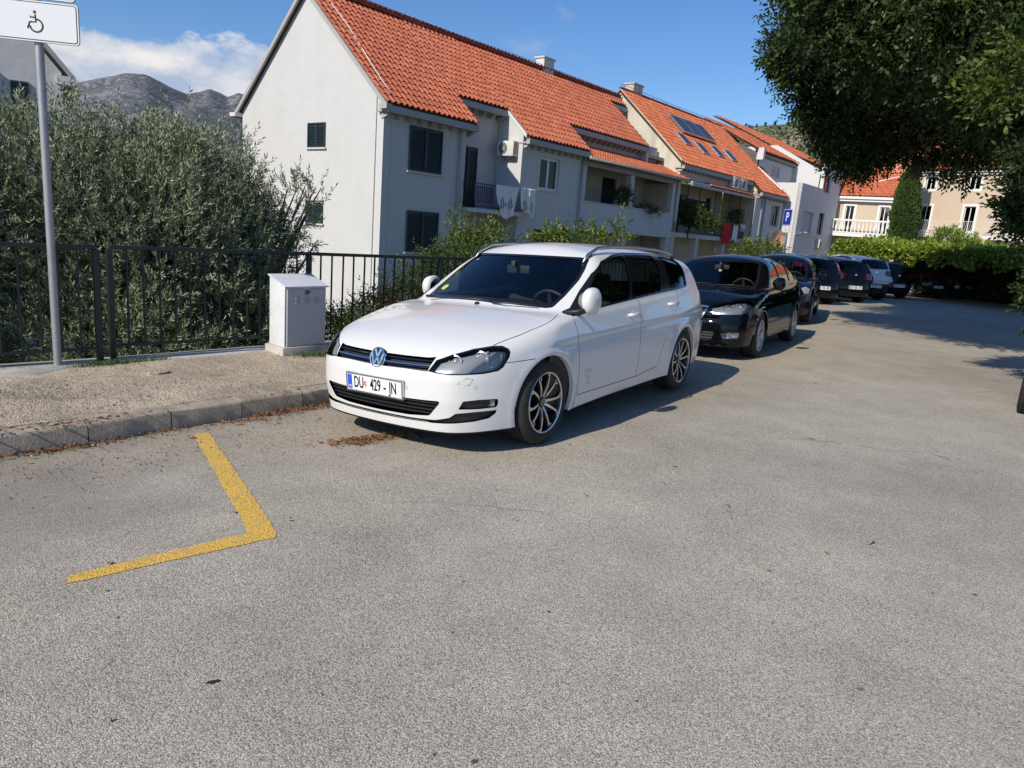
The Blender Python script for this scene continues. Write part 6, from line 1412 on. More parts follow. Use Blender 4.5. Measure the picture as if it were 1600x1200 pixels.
def add_wheels(root, body, style, steer=0.0, hero=False):
    p = body.p; r = p['wr']; ty, rm = wheel_mesh(style, r)
    yw = p['w_out'] if 'w_out' in p else .775
    for ax in p['axles']:
        for sg in (1, -1):
            wh = bpy.data.objects.new('wheel', ty); C.objects.link(wh); wh.parent = root; wh.location = (ax, sg * yw, r)
            wh.rotation_euler = (R(-90 * sg), random.uniform(0, 6) if not hero else (R(5) if ax == 0 else R(40)), R(steer) if ax == 0 else 0)
            rim = bpy.data.objects.new('rim', rm); C.objects.link(rim); rim.parent = wh
            if hero:
                b = MB(); zc = .1125 - .035 + .009
                V, F = text_mesh('V', .022); b.add([(x, y + .008, zc) for x, y, z in V], F); V, F = text_mesh('W', .022); b.add([(x, y - .008, zc) for x, y, z in V], F)
                b.lathe([(.024, zc), (.028, zc + .001), (.029, zc)], 20)
                bd = b.build('wheel_badge', m_alloy, wh)

def wheel_wells(sh, root, r_arch):
    p = sh.b.p
    for ax in p['axles']:
        for sg in (1, -1):
            b = MB(); M = AX((ax, sg * .48, p['wr']), x=(1, 0, 0), z=(0, sg, 0)); a0, a1 = (R(-5), R(185)) if sg < 0 else (R(175), R(365))
            b.lathe([(.0, 0), (r_arch + .012, 0), (r_arch + .012, .30), (r_arch + .003, .36)], 28, M, 0, a0, a1)
            b.build('wheel_well', m_gap, root, True)

def arch_lips(sh, root, mat, r_arch, depth=.035):
    p = sh.b.p; n = 36; a = np.radians(-24 + 228 * np.arange(n + 1) / n)
    for ax in p['axles']:
        x = ax + r_arch * np.cos(a); z = np.maximum(p['wr'] + r_arch * np.sin(a), p['bottom'] + .03); y = sh.surf_y(x, z)
        for sg in (1, -1):
            b = MB(); V = [q for i in range(n + 1) for q in ((x[i], sg * y[i], z[i]), (x[i], sg * (y[i] - depth), z[i]))]
            b.add(V, [(2*i, 2*i+1, 2*i+3, 2*i+2) if sg > 0 else (2*i, 2*i+2, 2*i+3, 2*i+1) for i in range(n)]); b.build('wheel_arch_lip', mat, root, True)

def cabin(sh, root, hero=True, wheel_side=1, ws_skip=None):
    """liner, dashboard, seats, steering wheel and mirror"""
    B = sh.b; p = B.p; co = Body(p); P, F = co.grid(.09, 40); N = co.normals(P)
    V = P - N * .035; keep = []
    zt = p['belt']
    for f in F:
        c = P[list(f)].mean(0)
        if c[0] > p['ws'][0] + .15: continue
        if c[2] > zt - .02 and (N[list(f)].mean(0)[2] < .80 or c[0] > p['ws'][0] - .92): continue
        if p['rw'][2] > 1.2 and c[2] > zt - .02 and c[0] < -2.55: continue
        keep.append(f)
    k = len(V); VV = np.vstack([V, V * [1, -1, 1]])
    mm = [0 if P[list(f)].mean(0)[2] > zt + .1 else 1 for f in keep]
    mesh_obj('cabin_lining', VV, [f for f in keep] + [[i + k for i in f[::-1]] for f in keep], [m_liner, m_cabin], root, True, mm + mm)
    x0 = p['ws'][0]; b = MB(); zb = p['ws'][1]
    # dashboard: a rounded shelf across the car
    prof = [(x0 + .02, zb - .02), (x0 - .30, zb + .005), (x0 - .50, zb - .005), (x0 - .62, zb - .06), (x0 - .66, zb - .2), (x0 - .55, zb - .45), (x0 - .1, zb - .5)]
    n = 10
    V = []
    for i in range(n + 1):
        y = -.70 + 1.4 * i / n; e = .10 * (abs(y) / .7) ** 3
        V += [(x - (e * 1.6 if j < 2 else 0), y, z + (.03 * math.exp(-((y - wheel_side * .37) / .17) ** 2) if 0 < j < 4 else 0)) for j, (x, z) in enumerate(prof)]
    L = len(prof); F = [(i*L + j, i*L + j + 1, (i+1)*L + j + 1, (i+1)*L + j) for i in range(n) for j in range(L - 1)]
    b.add(V, F); b.build('dashboard', m_cabin, root, True, 60)
    sx = x0 - 1.23
    def seat(x, y, w, zs=.30, nm='seat'):
        s = MB(); s.box((x - .02, y - w/2, zs), (x + .50, y + w/2, zs + .16)); M = Matrix.Translation((x, y, zs + .1)) @ Matrix.Rotation(R(-14), 4, 'Y')
        s.box((-.10, -w/2, 0), (.04, w/2, .60), M=M)
        if w < .6:
            s.box((-.07, -.13, .64), (.03, .13, .82), M=M); s.tube([M @ Vector((-.02, -.05, .58)), M @ Vector((-.02, -.05, .66))], .006, 5, m=1); s.tube([M @ Vector((-.02, .05, .58)), M @ Vector((-.02, .05, .66))], .006, 5, m=1)
        else:
            for dy in (-.42, 0, .42): s.box((-.06, dy - .12, .60), (.02, dy + .12, .70), M=M)
        o = s.build(nm, [m_seat, m_chrome], root); bevel(o, .03, 2); return o
    seat(sx, .37, .50); seat(sx, -.37, .50); seat(sx - .88, 0, 1.25)
    b = MB(); c = Vector((x0 - .70, wheel_side * .37, zb - .03)); ax = Vector((-.90, 0, .42)).normalized(); M = AX(c, x=(0, 1, 0), z=ax)
    ring = [M @ Vector((.182 * math.cos(a), .182 * math.sin(a), 0)) for a in np.linspace(0, 2*math.pi, 32, endpoint=False)]
    b.tube(ring, .014, 8, closed=True)
    for a in (0, math.pi, -math.pi/2): b.tube([M @ Vector((0, 0, -.02)), M @ Vector((.175 * math.cos(a), .175 * math.sin(a), 0))], [.03, .012], 6)
    b.lathe([(.0, -.005), (.06, -.01), (.07, -.04), (0, -.1)], 16, M)
    b.build('steering_wheel', m_cabin, root, True, 50)
    b = MB(); mx = x0 - .70; mz = p['ws'][1] + (-.70 + .25) / -p['ws'][2] + .0
    mz = zb + .26
    b.box((mx - .03, -.115, mz), (mx, .115, mz + .07)); b.box((mx - .004 + .004, -.02, mz + .05), (mx + .08, .02, mz + .11)); o = b.build('rear_view_mirror', m_cabin, root); bevel(o, .01, 2)
def car_matrix(pos, yaw, bank=0.0, grade=0.0, z=0.0):
    cb, sb = math.cos(bank), math.sin(bank); cg, sg = math.cos(grade), math.sin(grade); c, s = math.cos(yaw), math.sin(yaw)
    m = Matrix(((c, -s, 0), (s, c, 0), (0, 0, 1))) @ Matrix(((cg, 0, -sg), (0, 1, 0), (sg, 0, cg))) @ Matrix(((1, 0, 0), (0, cb, -sb), (0, sb, cb)))
    m = m.to_4x4(); m.translation = Vector((pos[0], pos[1], z - sb * .78)); return m

def plate(parent, x, z, txt, tilt, y=0.0, rear=False, frame=True, w=.52, rich=True):
    """number plate with holder; the face looks along +X (or -X at the tail)"""
    sg = -1 if rear else 1
    M = Matrix.Translation((x, y, z)) @ Matrix(((0, 0, sg, 0), (sg, 0, 0, 0), (0, 1, 0, 0), (0, 0, 0, 1))) @ Matrix.Rotation(R(tilt), 4, 'X')
    b = MB(); b.box((-w/2, -.055, .0), (w/2, .055, .006), M=M); pl = b.build('number_plate', m_plate, parent)
    if not rich: return pl
    if frame:
        f = MB(); W, H, t = w/2 + .012, .068, .013
        f.box((-W, -H, -.012), (W, -H + t, .010), M=M); f.box((-W, H - t, -.012), (W, H, .010), M=M)
        f.box((-W, -H + t, -.012), (-W + t, H - t, .010), M=M); f.box((W - t, -H + t, -.012), (W, H - t, .010), M=M)
        f.box((-W, -H, -.018), (W, H, -.012), M=M)
        bevel(f.build('plate_frame', m_satin, pl), .003, 1)
    s = MB(); s.box((-w/2 + .004, -.051, .006), (-w/2 + .046, .051, .0072), M=M); s.build('country_band', m_plate_blue, pl)
    l = MB()
    def put(t, cx, size, sx, mat=0, cy=0, mb=l):
        V, F = text_mesh(t, size, sx, 1.0, .0022 if size > .05 else 0); mb.add([M @ Vector((cx + a, cy + c, .0078)) for a, c, _ in V], F, mat)
    put('HR', -w/2 + .025, .026, 1.0, 1, -.032)
    left, mid, right = txt
    put(left, -.146, .115, .58); put(mid, .016, .115, .60); put('-', .104, .10, .8); put(right, .180, .115, .60)
    for i in range(5):
        for j in range(6):
            if (i + j) % 2 == 0 and not (j == 0 and i in (0, 4)):
                cx, cy = -.083 + (i - 2) * .006, (j - 3) * .0075 + .003
                l.add([M @ Vector((cx + a, cy + c, .0078)) for a, c in ((-.003, -.00375), (.003, -.00375), (.003, .00375), (-.003, .00375))], [(0, 1, 2, 3)], 2)
    l.build('plate_lettering', [m_letter, m_plate, m_red_print], pl)
    return pl

def door_mirror(parent, pos, side, mat, s=1.0, fold=0.0):
    """painted mirror shell with dark base and glass; side +1 is left; fold turns it back against the window"""
    bm = bmesh.new(); bmesh.ops.create_uvsphere(bm, u_segments=24, v_segments=14, radius=1)
    T = Matrix.Translation((pos[0], pos[1] - .02, pos[2])) @ Matrix.Rotation(R(fold), 4, 'Z')
    S = lambda v: (lambda w_: (w_.x, w_.y * side, w_.z))(T @ Vector(v))
    V = []
    for v in bm.verts:
        x, y, z = [math.copysign(abs(q_) ** .78, q_) for q_ in v.co]; y *= 1 + .22 * min(z, 0)
        V.append(S(((.066 * x if x > 0 else .030 * x) * s - .02 * y * s, .092 * y * s * (1 - .08 * z) + .06 * s, .088 * z * s * (1 + .10 * y) * (1 if z > 0 else 1.15))))
    F = [tuple(q.index for q in f.verts) if side > 0 else tuple(q.index for q in f.verts)[::-1] for f in bm.faces]; bm.free()
    o = mesh_obj('wing_mirror', V, F, mat, parent, True)
    g = MB(); n = 18; ring = [S((-.033 * s - .02 * math.cos(a) * s, (.098 * math.cos(a) + .06) * s, .064 * math.sin(a) * s)) for a in np.linspace(0, 2*math.pi, n, endpoint=False)]
    g.add(ring, [tuple(range(n)) if side < 0 else tuple(range(n))[::-1]]); g.build('mirror_glass', m_chrome, o)
    b = MB(); b.tube([(pos[0] + .06, (pos[1] - .15) * side, pos[2] - .105), (pos[0] + .02, (pos[1] - .06) * side, pos[2] - .095), (pos[0], (pos[1]) * side, pos[2] - .07)], [.035, .032, .028], 10, flat=.6); b.build('mirror_arm', m_trim, o, True)
    return o

def wiper(parent, pts, name='wiper'):
    b = MB(); b.tube(pts, [.012] + [.007] * (len(pts) - 1), 6); b.build(name, m_trim, parent, True)

def handle(parent, sh, x, z, mat, sides=(1, -1)):
    for sg in sides:
        y = sh.surf_y(x, z); b = MB()
        pts = [(x - .10, (y - .004) * sg, z), (x - .085, (y + .028) * sg, z + .001), (x, (y + .034) * sg, z + .003), (x + .085, (y + .028) * sg, z + .001), (x + .10, (y - .004) * sg, z)]
        b.tube(pts, [.013, .016, .017, .016, .013], 10, flat=.55, up=(0, sg, 0)); o = b.build('door_handle', mat, parent, True)
        c = MB(); M = AX((x, (y - .010) * sg, z), x=(1, 0, 0), z=(0, sg, 0)); c.lathe([(.0, .006), (.03, .009), (.042, .0125)], 18, M); c.build('handle_recess', mat, o, True)

def white_estate(mat4):
    body = Body(ESTATE); sh = Shell(body, .020, 140); p = body.p
    p['belt'] = .95; p['w_out'] = .762
    left = lambda c: c.y > .3; fr = lambda c: c.x > .15; rr = lambda c: c.x < -3.0
    Rr = .352
    circ = lambda cx, r: [(cx + r * math.cos(a), .317 + r * math.sin(a)) for a in np.linspace(0, 2*math.pi, 56, endpoint=False)]
    dlo = [(-.377,.928),(-.493,.968),(-.704,1.095),(-.927,1.222),(-1.156,1.318),(-1.45,1.370),(-1.767,1.392),(-2.272,1.389),(-2.65,1.372),(-2.90,1.345),(-2.955,1.31),(-2.955,1.26),(-2.92,1.15),(-2.875,1.061),(-2.759,1.047),(-2.038,1.017),(-1.442,.988),(-.876,.956),(-.559,.928),(-.403,.916)]
    sh.cut('door_front', [(-.44, .30), (-.415, .60), (-.405, .774), (-.40, .93), (-.55, 1.0), (-1.6, 1.0), (-1.585, .975), (-1.545, .79), (-1.532, .55), (-1.525, .30)], SIDE, left)
    sh.cut('door_rear', [(-1.525, .30), (-1.532, .55), (-1.545, .79), (-1.585, .975), (-1.6, 1.05), (-2.5, 1.06), (-2.52, 1.02), (-2.46, .93), (-2.30, .83), (-2.10, .62), (-2.02, .42), (-1.98, .335)], SIDE, left)
    sh.cut('bonnet', [(.80, -.1), (.80, .445), (.60, .615), (.454, .715), (.217, .769), (-.02, .797), (-.12, .797), (-.203, .782), (-.32, .72), (-.36, .66), (-.40, .60), (-.30, .30), (-.26, -.1)], TOP, lambda c: c.z > .66)
    sh.cut('bumper_front', [(0.2, .10), (.2, .658), (.423, .655), (1.2, .655), (1.2, .1)], SIDE, lambda c: c.x > .2)
    sh.cut('tailgate', [(-.1, .60), (.50, .60), (.56, .66), (.60, .85), (.66, 1.0), (.62, 1.2), (.53, 1.345), (-.1, 1.36)], FRONT, lambda c: c.x < -3.25)
    sh.cut('side_trim', dlo, SIDE, lambda c: c.y > .3 and c.z > .85)
    D = lambda c: c.y > .3 and c.z > .85
    sh.cut('glass_front', rounded([(-.765,.966),(-.765,1.10),(-.94,1.205),(-1.16,1.297),(-1.45,1.348),(-1.64,1.365),(-1.41,1.004),(-.88,.974)], .02), SIDE, D, over=['side_trim'])
    sh.cut('glass_corner', rounded([(-.44,.935),(-.50,.955),(-.725,1.078),(-.725,.962),(-.56,.945)], .01), SIDE, D, over=['side_trim'])
    sh.cut('glass_rear', rounded([(-1.72,1.370),(-1.50,1.010),(-2.13,1.038),(-2.32,1.368)], .02), SIDE, D, over=['side_trim'])
    sh.cut('glass_quarter', rounded([(-2.40,1.055),(-2.50,1.362),(-2.66,1.350),(-2.88,1.318),(-2.925,1.28),(-2.88,1.15),(-2.85,1.073),(-2.75,1.064)], .03), SIDE, D, over=['side_trim'])
    sh.cut('windscreen_frit', rounded([(-.1,1.354),(.30,1.351),(.52,1.347),(.585,1.333),(.625,1.25),(.650,1.167),(.652,1.05),(.640,.968),(.60,.961),(.314,.977),(0,.985),(-.1,.985)], .012), FRONT, lambda c: -1.5 < c.x < -.05 and c.z > .9)
    sh.cut('windscreen', rounded([(-.1,1.338),(.30,1.335),(.50,1.330),(.555,1.318),(.595,1.25),(.618,1.167),(.622,1.07),(.605,.998),(.314,1.015),(0,1.02),(-.1,1.02)], .02), FRONT, lambda c: -1.5 < c.x < -.05 and c.z > .9, over=['windscreen_frit'])
    sh.cut('rear_window', rounded([(-.1, 1.30), (.45, 1.29), (.52, 1.24), (.60, 1.06), (.58, 1.03), (-.1, 1.01)], .03), FRONT, lambda c: c.x < -3.2)
    sh.cut('tail_lamp', [(-3.28, .93), (-3.40, 1.0), (-3.9, 1.02), (-3.9, .83), (-3.45, .82), (-3.30, .85)], SIDE, lambda c: c.x < -3.2 and c.y > .42)
    # lamps and openings of the nose (outlines in car space, cut along the diagonal or straight ahead)
    hl = [(.808,.437,.600),(.75,.461,.671),(.684,.543,.710),(.573,.635,.748),(.458,.711,.766),(.404,.752,.765),(.381,.79,.745),(.379,.804,.724),(.399,.809,.69),(.452,.80,.629),(.496,.788,.605),(.591,.743,.593),(.70,.667,.589),(.762,.591,.587),(.794,.499,.592)]
    nose = lambda c: c.x > .25
    sh.cut('lamp_seal', hl, DIAG, lambda c: c.x > .25 and c.y > .25)
    cu = sum(-_d*q[0]+_d*q[1] for q in hl)/len(hl); cv = sum(q[2] for q in hl)/len(hl)
    hl2 = [((-_d*q[0]+_d*q[1] - cu) * .965 + cu, (q[2] - cv) * .90 + cv) for q in hl]
    sh.cut('headlight', hl2, DIAG, lambda c: c.x > .25 and c.y > .25, over=['lamp_seal'])
    sh.cut('grille_opening', [(-.1, .677), (.22, .679), (.40, .682), (.452, .690), (.437, .597), (.27, .600), (.10, .596), (-.1, .594)], FRONT, lambda c: c.x > .6, over=[None, 'bonnet', 'bumper_front'])
    sh.cut('lower_grille', rounded([(-.1, .405), (.25, .403), (.53, .409), (.535, .395), (.455, .300), (.29, .285), (-.1, .281)], .015), FRONT, nose)
    sh.cut('fog_lamp', rounded([(.73,.637,.357),(.713,.664,.413),(.625,.729,.420),(.496,.79,.416),(.49,.793,.391),(.5,.786,.358),(.616,.725,.355)] and [(-_d*a+_d*b, c) for a, b, c in [(.73,.637,.357),(.713,.664,.413),(.625,.729,.420),(.496,.79,.416),(.49,.793,.391),(.5,.786,.358),(.616,.725,.355)]], .01), DIAG, lambda c: c.x > .25 and c.y > .4)
    sh.cut('lower_slot', [(.748,.575,.298),(.736,.62,.328),(.645,.702,.336),(.497,.785,.338),(.50,.779,.315),(.539,.749,.283),(.627,.69,.268),(.735,.547,.255),(.76,.42,.250),(.76,.35,.262),(.76,.47,.276)], DIAG, lambda c: c.x > .25 and c.y > .30)
    sh.cut('lower_slot', [(-.1, .268), (.30, .268), (.50, .274), (.54, .280), (.56, .268), (.45, .252), (.28, .248), (-.1, .247)], FRONT, lambda c: c.x > .6 and c.y < .56)
    for ax in (0, -2.635): sh.cut('hole', circ(ax, Rr), SIDE, lambda c: c.y > .25 and c.z < .8)
    sh.cut('under', [(-4, .0), (1.2, .0), (1.2, .192), (0, .192), (-1, .212), (-4, .212)], SIDE, lambda c: c.z < .26, over=[None, 'bumper_front', 'door_front'])
    # shut lines
    G = 'gap'; L_ = lambda c: c.y > .3 and c.z < 1.05
    pg = [None, 'door_front', 'door_rear', 'bonnet', 'bumper_front', 'tailgate']
    sh.cut(G, [(-.385, .90), (-.405, .774), (-.418, .60), (-.44, .30)], SIDE, L_, pg, line=.006)
    sh.cut(G, [(-1.59, .985), (-1.545, .79), (-1.532, .55), (-1.525, .30)], SIDE, L_, pg, line=.006)
    sh.cut(G, [(-.44, .303), (-1.525, .303), (-1.98, .337), (-2.02, .42), (-2.10, .60)], SIDE, L_, pg, line=.006)
    sh.cut(G, [(-2.50, 1.06), (-2.52, 1.02), (-2.46, .93), (-2.36, .84)], SIDE, L_, pg, line=.006)
    sh.cut(G, [(-.35, .735), (-.203, .782), (-.12, .797), (-.02, .797), (.217, .769), (.454, .715)], TOP, lambda c: c.z > .74 and c.x < .5, pg, line=.006)
    sh.cut(G, [(.17, .662), (.43, .655)], SIDE, lambda c: c.y > .6 and c.x > .1, pg, line=.005)
    sh.cut(G, [(-.1, .595), (.50, .595), (.565, .655), (.60, .80)], FRONT, lambda c: c.x < -3.3, pg, line=.007)
    sh.cut('fuel', [(-2.72, .90), (-2.72, .90)], SIDE, left) if False else None
    sh.finish()
    root = bpy.data.objects.new('parked_car', None); C.objects.link(root); root.matrix_world = mat4
    W = m_white_paint
    bodyo = sh.part([None], 'body', W, root)
    sh.part(['door_front'], 'door', W, root, mode='pair'); sh.part(['door_rear'], 'door', W, root, mode='pair')
    bon = sh.part(['bonnet'], 'bonnet', W, root); bf = sh.part(['bumper_front'], 'front_bumper', W, root); tg = sh.part(['tailgate'], 'tailgate', W, root)
    sh.part(['side_trim'], 'window_trim', m_gloss_black, root, .004); sh.part(['under'], 'floor_pan', m_gap, root)
    sh.part(['gap'], 'shut_line', m_gap, root, .006)
    for g, mt in (('glass_front', m_glass_side), ('glass_corner', m_glass_dark), ('glass_rear', m_glass_dark), ('glass_quarter', m_glass_dark)): sh.part([g], 'side_window', [mt, m_trim], root, .008, mode='pair')
    sh.part(['windscreen_frit'], 'windscreen_border', [m_gloss_black, m_trim], root, .003)
    sh.part(['windscreen'], 'windscreen', [m_glass, m_trim], root, .004)
    sh.part(['rear_window'], 'rear_window', [m_glass_dark, m_trim], root, .006)
    sh.part(['tail_lamp'], 'tail_lamp', [m_lamp_red, m_lamp_red], root, .002, mode='pair')
    # headlights: clear cover, grey housing, two projectors with bright reflectors
    covers = sh.part(['headlight'], 'headlight', [m_clear, m_trim], root, .002, mode='pair'); sh.part(['lamp_seal'], 'lamp_seal', m_gap, root, .004)
    for cv, sg in zip(covers, (1, -1)):
        inn = sh.part(['headlight'], 'lamp_housing', [m_lamp_in, m_lamp_in], cv, .042, mode='left')
        if sg < 0:
            for v in inn.data.vertices: v.co.y *= -1
            inn.data.flip_normals()
        b = MB()
        def pod(x, y, z, r, r2):
            M = AX((x, y * sg, z), x=(0, 0, 1), z=(1, .35 * sg, 0))
            b.lathe([(r2 + .012, .012), (r2 + .002, .016), (r + .004, -.01), (r, -.012)], 24, M, 1)
            b.lathe([(r, -.014), (r * .85, .0), (r * .5, .012), (0, .018)], 20, M, 0)
        pod(.662, .555, .660, .030, .038); pod(.528, .672, .678, .033, .043)
        b.tube([(.735, .495*sg, .618), (.67, .59*sg, .614), (.58, .68*sg, .614), (.49, .74*sg, .624)], .007, 6, m=1)
        b.tube([(.575, .64*sg, .645), (.555, .655*sg, .695), (.49, .70*sg, .722)], .008, 6, m=1); b.tube([(.42, .755*sg, .66), (.41, .755*sg, .71)], .011, 6, m=1)
        b.build('lamp_reflector', [m_lamp_in, m_lamp_bright], cv, True, 50)
    gi = sh.part(['grille_opening'], 'grille', [m_trim, m_gap], root, .035)
    b = MB(); zz = lambda y: .004 * (abs(y) / .4) ** 2
    for z in (.612, .652): front_bar(sh, z, z + .010, -.445, .445, -.012, .02, b, 0, 30, zf=zz)
    front_bar(sh, .6255, .632, -.442, .442, -.004, .014, b, 1, 30, zf=zz)
    b.build('grille_bar', [m_gloss_black, m_chrome], gi)
    lg = sh.part(['lower_grille'], 'lower_grille', [m_trim, m_gap], root, .05)
    b = MB()
    for z, e in ((.310, .46), (.335, .48), (.362, .50), (.385, .52)): front_bar(sh, z, z + .009, -e, e, -.015, .03, b, 0, 24)
    b.build('grille_bar', m_trim, lg)
    fg = sh.part(['fog_lamp'], 'fog_lamp', [m_trim, m_gap], root, .02, mode='pair')
    for o, sg in zip(fg, (1, -1)):
        b = MB(); M = AX((.535, .73 * sg, .386), x=(-.7, .7 * sg, 0), z=(.72, .69 * sg, 0)); b.box((-.075, -.022, -.01), (.05, .022, .012), M=M)
        for k in range(8): b.box((-.07 + k * .015, -.02, .012), (-.062 + k * .015, .02, .016), M=M)
        b.build('lamp_glass', m_lamp_in, o)
    sh.part(['lower_slot'], 'lower_air_slot', [m_trim, m_gap], root, .022)
    b = MB(); front_bar(sh, .2525, .2565, -.44, .44, -.004, .01, b, 0, 24); b.build('chrome_strip', m_chrome, root)
    wheel_wells(sh, root, Rr); arch_lips(sh, root, W, Rr)
    add_wheels(root, body, 'twin', 0, hero=True)
    cabin(sh, root)
    for sg in (1, -1):
        mi = door_mirror(root, (-.47, .905, 1.035) if sg > 0 else (-.66, .84, 1.03), sg, W, 1.12, 70)
        yr = .565; rz = lambda x, h: (x, yr * sg, sh.surf_z(x, yr) + h)
        b = MB(); pts = [rz(-1.00, .004), rz(-1.08, .028), rz(-1.25, .046), rz(-1.55, .050), rz(-2.0, .050), rz(-2.5, .048), rz(-2.85, .036), rz(-3.0, .004)]
        b.tube(pts, [.010, .016, .017, .017, .017, .017, .015, .010], 10, flat=.8); b.build('roof_rail', m_satin, root, True)
        for xa, xb in ((-1.02, -1.14), (-2.90, -2.98)):
            b = MB(); V = [rz(xa, .0), rz(xa, .012), rz(xb, .0), rz(xb, .034)]; b.prism([V[0], V[1], V[3], V[2]], (0, .012 * sg, 0)); b.build('rail_foot', m_trim, root)
    handle(root, sh, -1.425, .868, W); handle(root, sh, -2.315, .915, W)
    # badge on the nose
    xg = sh.surf_x(0, .64); M = AX((xg + .006, 0, .643), x=(0, 1, 0), z=(1, 0, .22)); 
    b = MB(); b.lathe([(.0, .004), (.060, .002), (.066, -.004), (.066, -.03)], 32, M, 1)
    b.lathe([(.060, .004), (.062, .011), (.068, .013), (.073, .009), (.074, -.004)], 36, M, 0)
    def stroke(a, c, wd=.013):
        a = Vector(a); c = Vector(c); t = (c - a).normalized(); s_ = Vector((-t.y, t.x)) * wd / 2
        b.prism([(a.x + s_.x, a.y + s_.y, .003), (c.x + s_.x, c.y + s_.y, .003), (c.x - s_.x, c.y - s_.y, .003), (a.x - s_.x, a.y - s_.y, .003)], (0, 0, .008), M)
    for sx in (1, -1):
        stroke((sx * .026, .058), (sx * .003, .010)); stroke((sx * .055, .030), (sx * .026, -.052)); stroke((sx * .026, -.052), (0, .002))
    b.build('badge', [m_chrome, m_logo_blue], root)
    plate(root, sh.surf_x(.24, .45) + .012, .452, ('DU', '429', 'JN'), 4, rich=True)
    for y, z in ((.286, .473), (-.286, .473), (.717, .506)):
        b = MB(); x = sh.surf_x(y, z); nn = body.normals(np.array([[x, abs(y), z]]))[0]; nn = (nn[0], nn[1] * (1 if y > 0 else -1), nn[2])
        M = AX((x, y, z), z=nn); b.lathe([(.0, .0015), (.009, .0015)], 16, M, 0); b.lathe([(.009, .001), (.0105, .001)], 16, M, 1); b.build('parking_sensor', [W, m_gap], root)
    for sg in (1, -1):                                   # washer jet cover, a fine outline
        pts = [(.739,.636,.531),(.691,.678,.568),(.657,.706,.560),(.68,.689,.519)]
        b = MB(); b.tube([(sh.surf_x(y, z) + .0005, y * sg, z) for x, y, z in pts], .0016, 4, closed=True); b.build('washer_cover', m_gap, root)
    wiper(root, [(-.27, -.52, .985), (-.285, -.40, .992), (-.262, -.10, .998), (-.25, .16, .998)])
    wiper(root, [(-.25, .18, .985), (-.245, .30, .988), (-.33, .55, .983)])
    b = MB(); b.lathe([(.0, .012), (.018, .010), (.022, 0)], 12, AX((-.225, .05, .966), z=(.3, 0, 1))); b.build('washer_jet', m_trim, root)
    for x, s_ in ((-3.35, 1),):
        b = MB(); b.tube([(-3.05, 0, sh.surf_z(-3.05, 0) - .005), (-3.12, 0, 1.47), (-3.26, 0, 1.60)], [.022, .006, .003], 8); b.build('aerial', m_trim, root, True)
    # worn lettering low on the front door, its stickers, and a pass on the windscreen
    def onside(txt, x, z, size, sx, mat, slant=0.0):
        V, F = text_mesh(txt, size, sx); X = np.array([x - v[0] for v in V]); Z = np.array([z + v[1] for v in V]); Y = sh.surf_y(X, Z) + .0012
        return list(zip(X, Y, Z)), F, mat
    b = MB()
    for t, x, z, s_, sx, m in (('TAXI', -.585, .478, .055, 1.0, 0), ('PRIJEVOZ', -.59, .435, .022, .85, 0), ('PUTNIKA', -.585, .408, .018, .85, 1), ('TAXI', -.60, .375, .028, 1.1, 2)):
        P, F, m = onside(t, x, z, s_, sx, m); b.add(P, F, m)
    b.build('door_lettering', [pbr('worn_grey_print', (.50, .50, .50), .5), pbr('worn_red_print', (.62, .40, .34), .5), pbr('worn_blue_print', (.35, .48, .66), .5)], root)
    b = MB(); y = -.50; z = 1.05; lo = None
    def wsx(y, z):
        lo, hi = -1.4, .2
        for _ in range(24):
            m = (lo + hi) / 2
            if body.F(np.array([m]), np.array([abs(y)]), np.array([z]))[0] < 0: lo = m
            else: hi = m
        return lo
    q_ = [(-.56, 1.035), (-.50, 1.03), (-.49, 1.06), (-.52, 1.075), (-.565, 1.06)]
    b.add([(wsx(y, z) - .001, y, z) for y, z in q_], [tuple(range(5))]); b.build('windscreen_sticker', pbr('green_sticker', (.42, .60, .10), .5), root)
    return root, sh

hero, hero_shell = white_estate(car_matrix((-.453, 5.533), 4.1265, .047, -.0125))
tag(hero, 'white estate car with plate DU 429-JN parked at the kerb nearest the camera', 'car')
# ---------------------------------------------------------------- the other parked cars
def variant(base, **kw):
    d = dict(base); d.update(kw); return d
LIFTBACK = dict(
    xf=[(.10, .78), (.18, .86), (.24, .875), (.30, .872), (.42, .885), (.50, .88), (.56, .86), (.66, .835), (.72, .80), (.78, .70), (.9, .4), (1.2, 0)],
    xr=[(.2, -3.50), (.3, -3.60), (.45, -3.66), (.60, -3.65), (.80, -3.60), (1.0, -3.58), (1.4, -3.5)],
    top=[(-3.7, 1.03), (-3.2, 1.06), (-2.6, 1.03), (-1.5, .985), (-.8, .965), (-.45, .965), (-.2, .965), (.05, .945), (.25, .925), (.45, .895), (.6, .86), (.72, .82), (.80, .765), (.9, .66)],
    w=[(.1, .80), (.2, .84), (.3, .865), (.45, .882), (.6, .885), (.72, .882), (.80, .872), (.9, .85), (1.0, .82), (1.1, .79)],
    plan=[(-3.8, .18), (-3.4, .09), (-2.9, .02), (-2.4, 0), (-.3, 0), (.1, .004), (.35, .02), (.6, .055), (.75, .085), (.9, .14)],
    roof=[(-3.75, 1.05), (-3.4, 1.13), (-3.0, 1.25), (-2.6, 1.36), (-2.2, 1.425), (-1.8, 1.45), (-1.4, 1.45), (-1.1, 1.42), (-.8, 1.35), (-.3, 1.2)],
    g=[(.80, .86), (1.0, .81), (1.15, .75), (1.3, .665), (1.4, .59), (1.5, .52)],
    ws=(-.17, .95, 1.75, .20), rw=(-3.55, 1.02, 2.3, .10), fy=(.045, .30), ry=(.06, .40), axles=(0, -2.578), wr=.312, crease=(.80, .878, .30, .03),
    crown=.10, hcrown=.075, bottom=.19, kf=.08, wy=.70, belt=.96, w_out=.765)
